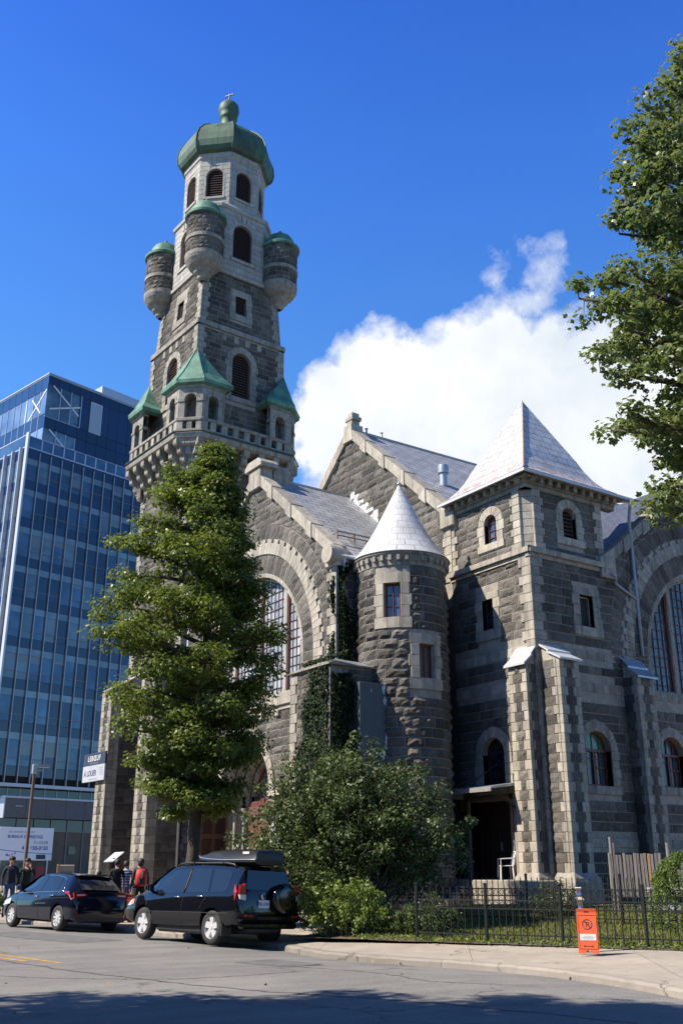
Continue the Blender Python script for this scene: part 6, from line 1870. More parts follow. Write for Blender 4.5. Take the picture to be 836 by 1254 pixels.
def suv():
    d = cdir(-math.sin(R(44)), math.cos(R(44))); lat = Vector((-d.y, d.x, 0))
    c = cw(-2.85, 23.33) - lat*.86
    H = math.atan2(d.y, d.x)
    ST = [(-.93, .5, .72, .76, .74, .6, 'h'), (-.9, .44, .92, .98, .83, .62, 'h'), (-.86, .42, 1.06, 1.16, .875, .64, 'c'), (-.8, .4, 1.06, 1.33, .89, .63, 'c'), (-.72, .38, 1.06, 1.58, .9, .615, 'c'), (-.6, .36, 1.055, 1.635, .905, .615, 'c'),
          (.0, .34, 1.04, 1.67, .915, .62, 'c'), (.8, .3, 1.02, 1.69, .915, .62, 'c'), (1.55, .29, .99, 1.675, .915, .615, 'c'), (1.95, .29, .975, 1.62, .912, .60, 'c'), (2.35, .29, .965, 1.42, .91, .62, 'c'), (2.72, .3, .955, 1.2, .908, .66, 'c'), (2.95, .3, .95, 1.07, .905, .72, 'c'),
          (3.02, .31, .93, 1.04, .9, .7, 'h'), (3.3, .34, .86, .98, .88, .6, 'h'), (3.5, .37, .76, .88, .82, .5, 'h'), (3.6, .42, .66, .74, .7, .5, 'h')]
    win = [('front_side_window', [(1.14, 1.04), (2.6, 1.0), (2.46, 1.12), (2.05, 1.37), (1.78, 1.525), (1.16, 1.575)]), ('rear_side_window', [(.18, 1.07), (1.05, 1.045), (1.07, 1.575), (.36, 1.575)]),
           ('quarter_window', [(-.46, 1.13), (-.36, 1.085), (.1, 1.07), (.27, 1.565), (-.3, 1.545), (-.42, 1.48)])]
    ch = []
    xr = lambda poly: -.915
    opt = dict(chrome=[[(1.1, 1.05), (1.12, 1.58)]], trimc=0, cw=.016, seams=[[(1.1, .36), (1.1, 1.04)], [(2.45, .4), (2.55, .98)], [(.42, .72), (.3, .9), (.14, 1.05)], [(-.6, .66), (2.5, .62)]], handles=[(1.3, .95), (.42, .98)], mirror=(2.35, 1.03),
               tail_side=[(-.895, .9), (-.78, .93), (-.64, 1.25), (-.855, 1.27), (-.875, 1.05)], tail_rear=[([(.68, .92), (.83, .95), (.85, 1.04), (.68, 1.04)], 1), ([(.68, 1.045), (.85, 1.045), (.84, 1.24), (.7, 1.22)], 0)], xr=lambda p: -.90,
               head=[(3.2, .74), (3.45, .71), (3.42, .82), (3.2, .86)], amber=[(3.06, .77), (3.2, .74), (3.2, .86), (3.06, .88)], screens=[('rear_window', (-.83, 1.14, .64), (-.745, 1.53, .57), 0), ('windscreen', (2.93, 1.1, .66), (2.0, 1.6, .56), 0)], scr_off={'rear_window': -.035, 'windscreen': .02},
               spokes=5, spw=(.05, .085), rot=.3, plate=(-.925, .18, .86), reg='700 GWY')
    root, fr, ys = car('parked_suv', 'black SUV with roof box and spare wheel on its tailgate, parked at the kerb', ST, (0, 2.66), .355, MAT['blackpaint'], c, H, 1.83, win, opt)
    b = MB(); b.lathe([(0, -.0), (.2, -.0), (.28, .012), (.32, .05), (.33, .1), (.32, .17), (.2, .19)], (0, 0, 0), 40, 0, .5, 'x')
    so_ = b.build('spare_wheel_cover', MAT['blackpaint'], root, local=True, smooth=True, sharp=40); so_.location = (-1.09, -.33, .97)
    e = MB(); e.lathe([(.05, -.006), (.065, .0), (.065, .01), (.05, .014), (.05, -.006)], (-.93, .2, 1.02), 20, 0, .5, 'x'); e.lathe([(.02, -.006), (.03, .0), (.03, .01), (.02, .014), (.02, -.006)], (-.93, .2, 1.02), 14, 0, .5, 'x'); e.build('badge', MAT['chrome'], root, local=True)
    bp = MB(); bp.bbox(-1.02, -.8, -.86, .86, .5, .66, .05); bp.bbox(-.97, -.8, -.8, .8, .36, .5, .04, 0); bp.build('rear_bumper', MAT['blackpaint'], root, local=True)
    rf = MB(); rf.box(-1.03, -1.0, .55, .75, .6, .64); rf.box(-1.03, -1.0, -.75, -.55, .6, .64); rf.build('rear_reflector', MAT['redlens'], root, local=True)
    for s_ in (1, -1):
        r_ = MB(); r_.tube([(-.45, s_*.62, 1.6), (-.38, s_*.62, 1.66), (-.1, s_*.62, 1.69), (1.4, s_*.615, 1.695), (1.65, s_*.61, 1.67), (1.75, s_*.6, 1.63)], .022, 8); r_.build('roof_rail', MAT['plastic'], root, local=True, smooth=True)
    for x in (.0, 1.1):
        r_ = MB(); r_.bar((x, -.66, 1.7), (x, .66, 1.7), .05, .03); r_.build('cross_bar', MAT['plastic'], root, local=True)
    m = MB(); m.box(-.42, -.38, .62, .9, .2, .45); m.build('mud_flap', MAT['plastic'], root, local=True)
    # roof box: rests on the bars, so a thing of its own
    bt = thing('roof_box', 'long black cargo box strapped on top of the parked black SUV', 'roof box', c+Vector((0, 0, 1.6)), H); bt.rotation_euler = (.042, 0, H)
    k = MB(); prof = [(-.95, .04, .3, .02, .3), (-.93, .0, .42, .01, .33), (-.8, .0, .45, .0, .37), (.2, .0, .46, .0, .37), (.75, .02, .44, .0, .33), (1.15, .06, .38, .02, .2), (1.32, .1, .28, .05, .13)]
    rings = []
    for x, zb, w, e_, h in prof:
        rings.append([(x, y, z) for y, z in ((w*.75, zb), (w, zb+.05), (w, zb+.1), (w*.96, zb+.13), (w*.93, h*.66+.02), (w*.8, h*.86), (0, h*.86+.02), (-w*.8, h*.86), (-w*.93, h*.66+.02), (-w*.96, zb+.13), (-w, zb+.1), (-w, zb+.05), (-w*.75, zb))])
    k.v = []; k.f = []; k.m = []; k.r = []; k.uv = []
    rings = [[(x, y, z+.03) for x, y, z in r] for r in rings]
    k.loft(rings, 0, .5, True, True); ko = k.build('shell', MAT['boxplastic'], bt, local=True, smooth=True, sharp=38)
    l = MB(); l.tube([(x, w*1.0+.006, zb+.13) for x, zb, w, e_, h in prof[1:]], .012, 6); l.tube([(x, -w*1.0-.006, zb+.13) for x, zb, w, e_, h in prof[1:]], .012, 6); l.build('lid_seam', MAT['zinc'], bt, local=True)
    l = MB(); l.box(-.72, -.5, .425, .44, .25, .3); l.build('badge', MAT['plate'], bt, local=True)
    l = MB()
    for x in (.0, 1.1): l.box(x-.06, x+.06, -.34, .34, -.03, .03)
    l.build('clamp', MAT['plastic'], bt, local=True)
suv()
def hatch():
    d = cdir(-math.sin(R(43.5)), math.cos(R(43.5))); lat = Vector((-d.y, d.x, 0))
    c = cw(-7.57, 28.39) - lat*.84; H = math.atan2(d.y, d.x)
    ST = [(-.78, .38, .6, .64, .62, .5, 'h'), (-.75, .3, .72, .84, .76, .5, 'h'), (-.69, .27, .9, .97, .83, .6, 'h'), (-.62, .25, .98, 1.06, .855, .62, 'c'), (-.42, .24, .98, 1.25, .872, .6, 'c'), (-.2, .23, .975, 1.385, .88, .585, 'c'), (.0, .22, .97, 1.42, .885, .58, 'c'),
          (.4, .21, .955, 1.455, .89, .58, 'c'), (.9, .2, .935, 1.47, .89, .58, 'c'), (1.35, .2, .915, 1.455, .89, .57, 'c'), (1.65, .2, .905, 1.4, .888, .565, 'c'), (2.1, .2, .89, 1.21, .885, .6, 'c'), (2.5, .21, .875, 1.03, .88, .68, 'c'), (2.62, .21, .87, .975, .878, .72, 'c'),
          (2.7, .21, .85, .95, .875, .7, 'h'), (3.05, .22, .77, .87, .86, .6, 'h'), (3.3, .24, .68, .77, .8, .5, 'h'), (3.45, .27, .57, .64, .68, .5, 'h'), (3.5, .32, .47, .52, .5, .4, 'h')]
    win = [('front_side_window', [(1.1, .965), (2.3, .925), (2.12, 1.06), (1.72, 1.27), (1.5, 1.35), (1.14, 1.375)]), ('rear_side_window', [(.2, .985), (1.0, .965), (1.04, 1.375), (.62, 1.37), (.28, 1.335)]), ('quarter_window', [(-.13, 1.02), (.1, .99), (.18, 1.31), (.05, 1.26)])]
    opt = dict(chrome=[[(-.2, 1.0), (.1, .975), (1.05, .95), (2.35, .905)], [(-.2, 1.0), (.02, 1.27), (.2, 1.34), (.6, 1.385), (1.1, 1.39)]], cw=.012, seams=[[(1.05, .3), (1.07, .94)], [(2.3, .3), (2.36, .9)], [(.38, .64), (.25, .8), (.14, .96)], [(-.5, .84), (.4, .8), (2.5, .72)]], handles=[(1.25, .83), (.36, .87)], mirror=(2.08, .94),
               tail_side=[(-.70, .84), (-.64, .78), (-.5, .88), (-.2, .985), (-.3, 1.0), (-.64, .98)], tail_rear=[([(.42, .87), (.8, .82), (.835, .96), (.45, .96)], 0), ([(.5, .895), (.74, .88), (.74, .925), (.5, .925)], 1)], xr=lambda p: -.715 if len(p) and p[0][0] < .45 else -.722,
               head=[(2.75, .62), (3.3, .56), (3.22, .68), (2.72, .77)], amber=[(3.2, .6), (3.34, .55), (3.3, .64), (3.18, .66)], screens=[('rear_window', (-.66, 1.03, .6), (-.22, 1.355, .53), 0), ('windscreen', (2.58, 1.0, .68), (1.7, 1.385, .54), 0)], scr_off={'rear_window': -.012, 'windscreen': .012},
               spokes=10, spw=(.018, .032), rot=.1, plate=(-.765, .0, .58), reg='007 BNT', sharp=28)
    root, fr, ys = car('parked_hatchback', 'midnight blue hatchback with chrome window trim, parked ahead of the SUV', ST, (0, 2.65), .32, MAT['bluepaint'], c, H, 1.78, win, opt)
    s_ = MB(); s_.loft([[(-.3, y, 1.39), (-.12, y, 1.425), (-.02, y, 1.44), (-.12, y, 1.40)] for y in (-.56, -.4, 0, .4, .56)], 0, .5, True, True); s_.build('roof_spoiler', MAT['bluepaint'], root, local=True)
    e = MB(); e.lathe([(.05, -.006), (.068, .0), (.068, .012), (.05, .014), (.05, -.006)], (-.69, .0, .9), 20, 0, .5, 'x'); e.bar((-.7, .02, .87), (-.7, .03, .93), .012, .012); e.bar((-.7, -.03, .87), (-.7, -.02, .93), .012, .012); e.build('badge', MAT['chrome'], root, local=True)
    for y in (.68, -.68):
        f = MB(); f.lathe([(0, 0), (.06, 0), (.065, .02)], (-.765, y, .47), 14, 0, .5, 'x'); f.build('rear_reflector', MAT['redlens'], root, local=True)
    w = MB(); w.bar((-.56, .0, 1.08), (-.5, -.3, 1.12), .02, .015); w.build('rear_wiper', MAT['plastic'], root, local=True)
    b = MB(); b.bbox(-.77, -.6, -.7, .7, .22, .4, .04); b.build('rear_bumper', MAT['plastic'], root, local=True)
    sc = MB(); y = ys(.95, .66); sc.bar((.62, y+.012, .675), (1.2, y+.012, .655), .014, .02); sc.build('door_moulding', MAT['chrome'], root, local=True)
hatch()
# ---------------------------------------------------------------- fences
def iron_fence(name, label, t, posts, zf, h=1.12, curl=False):
    zb = lawn_z(t)
    mid = cw(*fl(sum(posts)/len(posts), t))
    root = thing(name, label, 'fence', (mid.x, mid.y, zb), 0, None)
    for s in posts:
        p = cw(*fl(s, t)); b = MB(); b.bbox(p.x-.028, p.x+.028, p.y-.028, p.y+.028, zb-.1, zb+h, .008); b.lathe([(.045, h), (.045, h+.015), (.0, h+.04)], (p.x, p.y, zb), 8); b.build('post', MAT['iron'], root)
    for i in range(len(posts)-1):
        P, Q = cw(*fl(posts[i], t)), cw(*fl(posts[i+1], t)); b = MB()
        for z in (.17, .66, .82) : b.bar((P.x, P.y, zb+z), (Q.x, Q.y, zb+z), .024, .026)
        n = max(2, round((Q-P).length/.148)); rng = random.Random(i)
        for k in range(1, n):
            q = P.lerp(Q, k/n); hh = h-.1
            b.box(q.x-.008, q.x+.008, q.y-.008, q.y+.008, zb+.07, zb+hh)
            b.add([(q.x-.011, q.y-.011, zb+hh), (q.x+.011, q.y-.011, zb+hh), (q.x+.011, q.y+.011, zb+hh), (q.x-.011, q.y+.011, zb+hh), (q.x, q.y, zb+hh+.07)], [(0, 1, 4), (1, 2, 4), (2, 3, 4), (3, 0, 4)])
        A = (Q-P).normalized()
        for k in range(n):
            q = P.lerp(Q, (k+.5)/n)
            ring = [Vector((q.x, q.y, zb+.74))+A*.05*math.cos(a)+Vector((0, 0, .055*math.sin(a))) for a in [2*PI*j/8 for j in range(9)]]
            b.tube(ring, .007, 4)
        b.build('fence_panel', MAT['iron'], root)
iron_fence('iron_fence', 'low black iron fence with ring frieze along the back of the pavement', .12, [-1.54, 0, 1.56, 3.18, 4.8, 6.4, 8.0], 0)
iron_fence('iron_fence', 'second black iron fence standing further back on the lawn', 4.7, [-4.9, -3.3, -2.0, -.55, 1.75, 4.0, 6.2, 8.2], 0, 1.15)

def picket_fence():
    A, B = Vector((7.18, 28)), Vector((13.2, 27.3)); zb = .3
    m = cw(*((A+B)/2)); root = thing('picket_fence', 'grey weathered wooden picket fence with uneven tall posts beside the church wall', 'fence', (m.x, m.y, zb))
    t = (B-A).normalized(); L = (B-A).length
    def P(s, z, d=0): q = A+t*s+Vector((-t.y, t.x))*d; return cw(q.x, q.y, z)
    fr = Fr(cw(A.x, A.y, 0), cw(B.x, B.y)-cw(A.x, A.y), CAM*0+Vector((cw(A.x, A.y).x-cw(A.x+t.y*-1, A.y+t.x).x, cw(A.x, A.y).y-cw(A.x-t.y, A.y+t.x).y, 0)))
    pk = MB(); rng = random.Random(4); s = .16; k = 0
    while s < L-.05:
        drop = 0 if s < 1.35 else .12
        top = 1.92-drop+rng.uniform(-.03, .03); lean = rng.uniform(-.012, .012)
        if abs(s-1.44) > .1:
            w = .064
            pk.hexa([fr.P(s-w/2, zb+.55, .02), fr.P(s+w/2, zb+.55, .02), fr.P(s+w/2, zb+.55, .045), fr.P(s-w/2, zb+.55, .045), fr.P(s-w/2+lean, top, .02), fr.P(s+w/2+lean, top, .02), fr.P(s+w/2+lean, top, .045), fr.P(s-w/2+lean, top, .045)], 1 if k == 9 else 0, rng.random())
        s += .092; k += 1
    pk.build('pickets', [MAT['weathered'], MAT['freshwood']], root)
    for s, h, w in ((0, 1.95, .1), (.02, 2.35, .04), (.1, 2.2, .05), (1.5, 2.2, .06), (3.2, 1.95, .08), (5.2, 2.0, .08)):
        b = MB(); fbox(b, fr, s-w/2, s+w/2, .2, h, -.05, .05, 0, None, .008); b.build('post', MAT['weathered'], root)
    for z in (.95, 1.65):
        b = MB(); fbox(b, fr, 0, L, z-.04, z+.04, -.03, .02); b.build('rail', MAT['weathered'], root)
    g = MB()
    for z in (.45, .58, .71, .84): fbox(g, fr, .1, L, z-.006, z+.006, .03, .04)
    for q in range(40): fbox(g, fr, .2+q*.14, .212+q*.14, .35, .9, .03, .04)
    g.build('green_mesh', M_('green_wire', (.02, .09, .07), .6), root)
    A2, B2 = Vector((7.85, 27.2)), Vector((10.5, 26.9)); c0 = cw(A2.x, A2.y, .25)
    r2 = thing('white_rail', 'low white two-bar rail in front of the wooden picket fence', 'rail', c0)
    for z in (.62, 1.05):
        b = MB(); p, q = cw(A2.x, A2.y, z), cw(B2.x, B2.y, z); b.bar(p, q, .05, .1); b.build('bar', MAT['whitepaint'], r2)
    for f in (.03, .5, .97):
        p = A2.lerp(B2, f); b = MB(); w = cw(p.x, p.y); b.bbox(w.x-.03, w.x+.03, w.y-.03, w.y+.03, .2, 1.1, .006); b.build('post', MAT['weathered'], r2)
picket_fence()

# ---------------------------------------------------------------- signs and street furniture
def a_frame(loc, toward, label, tilt=0.0, scale=1.0):
    root = thing('sandwich_board', label, 'sign', loc, 0, 'orange no-parking boards'); root.scale = (scale,)*3
    N = Vector((toward.x, toward.y, 0)).normalized(); A = Vector((0, 0, 1)).cross(N)
    O = Vector((loc[0], loc[1], 0)); z0 = loc[2]
    for side in (1, -1):
        n = (N*side*math.cos(R(11))+Vector((0, 0, math.sin(R(11))))).normalized(); a = A*side
        up = n.cross(a).normalized()
        if up.z < 0: up = -up
        f = Fr(O+N*side*.2+Vector((0, 0, z0)), a, n); f.Z = up; f.flip = f.A.cross(f.Z).dot(f.N) < 0
        b = MB(); k_ = scale; h, w = 1.06, .255
        out = [(-w, 0), (-.09, 0), (-.05, .07), (.05, .07), (.09, 0), (w, 0), (w, h*.5), (w-.005, h-.03), (w-.03, h), (-w+.03, h), (-w+.005, h-.03)]
        slot = [(-.06, h-.1), (.06, h-.1), (.06, h-.06), (-.06, h-.06)]
        plate(b, f, out, [slot], .0, .03, 0, back=True)
        for (p0, p1, q0, q1) in ((-w+.02, -w+.035, .12, h-.16), (w-.035, w-.02, .12, h-.16), (-w+.02, w-.02, .1, .115), (-w+.02, w-.02, h-.16, h-.145)): fbox(b, f, p0, p1, q0, q1, 0, .012, 0, .5, .003)
        o = b.build('panel', MAT['orange'], root)
        g = MB(); cx, cz, r = 0, .68, .125
        voussoirs(g, f, cx, cz, r-.018, r, 0, .006, 32, 0, 0, 2*PI, gap=0, bev=0)
        fpoly(g, f, [(cx-.095, cz+.075), (cx-.075, cz+.095), (cx+.095, cz-.075), (cx+.075, cz-.095)], 0, .007, 0, None, 0)
        fbox(g, f, -.1, .1, .155, .17, 0, .005, 0, .5, 0); fpoly(g, f, [(-.13, .1625), (-.09, .135), (-.09, .19)], 0, .005, 0, None, 0); fpoly(g, f, [(.09, .135), (.13, .1625), (.09, .19)], 0, .005, 0, None, 0)
        fbox(g, f, -.2, .2, .3, .45, .0, .006, 1, .5, 0)
        for z, w2 in ((.4, .11), (.365, .15), (.335, .13)): fbox(g, f, -w2, w2, z-.006, z+.006, .006, .008, 2, .5, 0)
        g.build('symbol', [MAT['redink'] if False else MAT['ink'], MAT['whitepaint'], MAT['greyink']], o)
        f2 = Fr(f.O, f.A, f.N); f2.Z = f.Z; f2.Zt = f.Z; f2.flip = f.flip
        if f2.flip: pass
        text('parking_letter', 'P', .19, MAT['ink'], f2, 0, .615, .004, o, 'CENTER', .002)
    return root
s1 = cw(4.47, 19.5, .14)
a_frame(s1, CAM-s1, 'orange no-parking sandwich board standing on the pavement beside the black fence', scale=.71)
s2 = cw(-6.05, 30.0, .13)
a_frame(s2, CAM-s2, 'orange no-parking sandwich board on the pavement between the two parked cars', scale=.71)
def bollard_post():
    p = cw(4.55, 20.05, .14); root = thing('sign_post', 'short leaning brown post with blue and white stickers behind the orange board', 'post', p); root.scale = (.72, .72, .6)
    N = Vector(((CAM-p).x, (CAM-p).y, 0)).normalized(); A = Vector((0, 0, 1)).cross(N)
    f = Fr((p.x, p.y, 0), A, N); f.Z = (Vector((0, 0, 1))-A*.045).normalized()
    b = MB(); fbox(b, f, -.07, .07, .05, 1.93, -.06, .06, 0, .5, .012); fbox(b, f, -.075, .075, 1.93, 1.965, -.065, .065, 1, .5, .01); o = b.build('post', [MAT['postbrown'], MAT['whitepaint']], root)
    s_ = MB(); voussoirs(s_, f, -.005, 1.76, 0.002, .05, .06, .065, 20, 0, 0, 2*PI, gap=0, bev=0); fbox(s_, f, -.05, .06, 1.6, 1.68, .06, .064, 1, .5, 0); fbox(s_, f, -.055, .01, 1.27, 1.42, .06, .064, 0, .5, 0); fbox(s_, f, -.04, -.01, 1.31, 1.36, .064, .066, 1, .5, 0)
    s_.build('sticker', [MAT['bluesticker'], MAT['whitepaint']], o)
bollard_post()

def letting_sign():
    f0 = T_FACE(0); f = Fr(f0.P(0, 0, 1.95), f0.A, f0.N)
    root = thing('letting_sign', 'navy and white letting sign fixed to the stone buttress at the tower foot', 'sign', f.P(4.3, 5.45, 0))
    a0, a1, z0, z1 = 3.1, 5.55, 5.36, 6.66
    b = MB(); zm = z0+.74; fbox(b, f, a0, a1, zm, z1, -.08, .0, 0, .5, .01); fbox(b, f, a0, a1, z0, zm-.003, -.08, .0, 1, .5, .01)
    o = b.build('board', [MAT['navyink'], MAT['signwhite']], root)
    for a in (a0+.35, a0+.9):
        k = MB(); fbox(k, f, a-.04, a+.04, z0+.2, z1-.2, -.3, -.08); k.build('bracket', MAT['iron'], root)
    w = a1-a0
    text('lettering', 'LEBŒUF', .34, MAT['whitepaint'], f, (a0+a1)/2, zm+.2, .003, o, 'CENTER', .002, 1.0, .004, 1.22)
    text('lettering', 'SOCIÉTÉ IMMOBILIÈRE', .095, MAT['greyink'], f, (a0+a1)/2, zm+.06, .003, o, 'CENTER', .002)
    text('lettering', 'À LOUER', .36, MAT['ink'], f, a1-.18, z0+.26, .003, o, 'LEFT', .002, .95, .006)
    s_ = MB()
    for q in range(4): fbox(s_, f, a0+.14, a0+.55-.05*(q % 2), z0+.55-q*.1, z0+.6-q*.1, 0, .004, 0, .5, 0)
    fbox(s_, f, a0+.8, a1-.7, z0+.08, z0+.13, 0, .004, 0, .5, 0); s_.build('small_print', MAT['greyink'], o)
letting_sign()
def banners():
    f = Fr((-5.6, 0, 0), (0, 1, 0), (-1, 0, 0)); root = thing('banner_stand', 'tall white and navy upright banner beside the church portal behind the tree trunk', 'banner', (-5.6, 13.8, .13))
    b = MB(); a0, a1 = 13.4, 14.25; fbox(b, f, a0, a1, 2.25, 3.5, -.01, .0, 0, .5, 0); fbox(b, f, a0, a1, .75, 2.245, -.01, .0, 1, .5, 0); fbox(b, f, a0, a1, .2, .745, -.01, 0, 0, .5, 0)
    o = b.build('banner', [MAT['signwhite'], MAT['navyink']], root)
    p = MB(); fbox(p, f, 13.79, 13.83, .13, 3.52, -.05, -.012); fbox(p, f, 13.3, 14.3, .13, .19, -.2, .15); p.build('stand', MAT['iron'], root)
    text('lettering', 'ŒUF', .32, MAT['whitepaint'], f, (a0+a1)/2, 1.6, .003, o, 'CENTER', .002, 1, .004)
    k = MB(); fpoly(k, f, [(13.75, 2.95), (13.98, 2.9), (14.05, 3.1), (13.9, 3.25), (13.72, 3.15)], 0, .004, 0, None, 0); fbox(k, f, 13.55, 14.1, 2.78, 2.85, 0, .004, 1, .5, 0); fbox(k, f, 13.65, 14.0, 2.5, 2.6, 0, .004, 1, .5, 0); k.build('emblem', [MAT['ink'], MAT['redink']], o)
    f = Fr((-5.0, 0, 0), (0, 1, 0), (-1, 0, 0)); r2 = thing('wall_banner', 'white and red banner hung on the church wall behind the big bush', 'banner', (-5.0, 8.4, 1.2))
    b = MB(); fbox(b, f, 7.7, 9.1, .95, 3.4, -.03, .0, 0, .5, 0); fbox(b, f, 7.7, 9.1, 1.3, 1.5, 0, .004, 1, .5, 0); fbox(b, f, 7.9, 8.8, 1.75, 1.95, 0, .004, 1, .5, 0); fbox(b, f, 7.8, 8.6, 2.6, 2.75, 0, .004, 1, .5, 0)
    b.build('cloth', [MAT['signwhite'], MAT['redink']], r2)
banners()
def info_board():
    p = cw(-6.95, 32.0, .13); root = thing('lectern_panel', 'tilted white information panel on a post in front of the church tower', 'information panel', p)
    N = Vector(((CAM-p).x, (CAM-p).y, 0)).normalized(); A = Vector((0, 0, 1)).cross(N)
    b = MB(); q = lambda a, z, d: p+A*a+N*d+Vector((0, 0, z))
    b.hexa([q(-.3, 1.58, 0), q(-.02, 1.6, 0), q(.3, 1.88, -.25), q(.02, 1.86, -.25), q(-.3, 1.61, .02), q(-.02, 1.63, .02), q(.3, 1.91, -.23), q(.02, 1.89, -.23)])
    b.build('panel', MAT['whiteboard'], root); k = MB(); k.tube([q(0, 0, -.1), q(0, 1.72, -.08)], .045, 8); k.build('post', MAT['iron'], root)
    p = cw(-9.2, 35, .13); root = thing('notice_board', 'beige hand-lettered notice board standing behind the parked hatchback', 'notice board', p)
    N = Vector(((CAM-p).x, (CAM-p).y, 0)).normalized(); A = Vector((0, 0, 1)).cross(N); f = Fr((p.x, p.y, 0), A, N)
    b = MB(); fbox(b, f, -.2, .22, 1.3, 1.63, -.05, 0, 0, .5, .02); b = MB(); b.bbox(0, 0, 0, 0, 0, 0) if False else None
    b = MB(); fbox(b, f, -.24, .3, 1.28, 1.66, -.06, 0, 0, .5, .02); fbox(b, f, -.26, -.2, 1.26, 1.68, -.07, .01, 1, .5, .01); o = b.build('board', [MAT['beige'], MAT['freshwood']], root)
    text('lettering', 'VENTE', .13, MAT['ink'], f, .05, 1.36, .003, o, 'CENTER', .002)
    k = MB(); fbox(k, f, -.18, -.13, .1, 1.3, -.06, -.02); fbox(k, f, .17, .22, .1, 1.3, -.06, -.02); k.build('leg', MAT['weathered'], root)
info_board()
def lamp_post():
    p = cw(-12.05, 40, .13); root = thing('lamp_post', 'slim dark lamp post with a small flat head in front of the glass block', 'street lamp', p)
    b = MB(); b.lathe([(.13, 0), (.13, .25), (.075, .3), (.065, 2.5), (.058, 5.1), (.0, 5.15)], p, 14); b.build('pole', MAT['postbrown'], root, smooth=True, sharp=40)
    A = Vector((CAM.y-p.y, p.x-CAM.x, 0)).normalized()*-1
    h = MB(); q = p+Vector((0, 0, 5.05)); h.bar(q, q+A*.35, .06, .06); h.hexa([q+A*.05+Vector((0, 0, .1))+A*a+Vector((-A.y, A.x, 0))*c_+Vector((0, 0, z)) for z in (0, .12) for a, c_ in ((.1, -.12), (.5, -.12), (.5, .12), (.1, .12))]); h.bbox(q.x-.09, q.x+.09, q.y-.09, q.y+.09, q.z-.15, q.z+.22, .02); h.build('lamp_head', MAT['fin'], root)
lamp_post()
def chair():
    c = (-.42, 1.62, 1.205); root = thing('plastic_chair', 'white plastic garden chair standing on the church porch beside the buttress', 'chair', c, R(240))
    w = MAT['whitepaint']
    s_ = MB(); s_.bbox(-.22, .22, -.22, .22, .41, .44, .015); s_.build('seat', w, root, local=True)
    b = MB(); 
    for x in (-.16, -.08, 0, .08, .16): b.bar((x, .22, .44), (x*1.05, .3, .82), .045, .015)
    b.tube([(-.22, .22, .42), (-.23, .3, .8), (-.15, .31, .86), (.15, .31, .86), (.23, .3, .8), (.22, .22, .42)], .02, 6); b.build('backrest', w, root, local=True)
    for x in (-.2, .2):
        for y in (-.2, .2): l = MB(); l.bar((x*1.1, y*1.1, 0), (x, y, .42), .04, .04); l.build('leg', w, root, local=True)
        a = MB(); a.tube([(x*1.1, -.2, .42), (x*1.15, -.2, .64), (x*1.15, .2, .66), (x*1.12, .27, .68)], .018, 6); a.build('armrest', w, root, local=True)
chair()

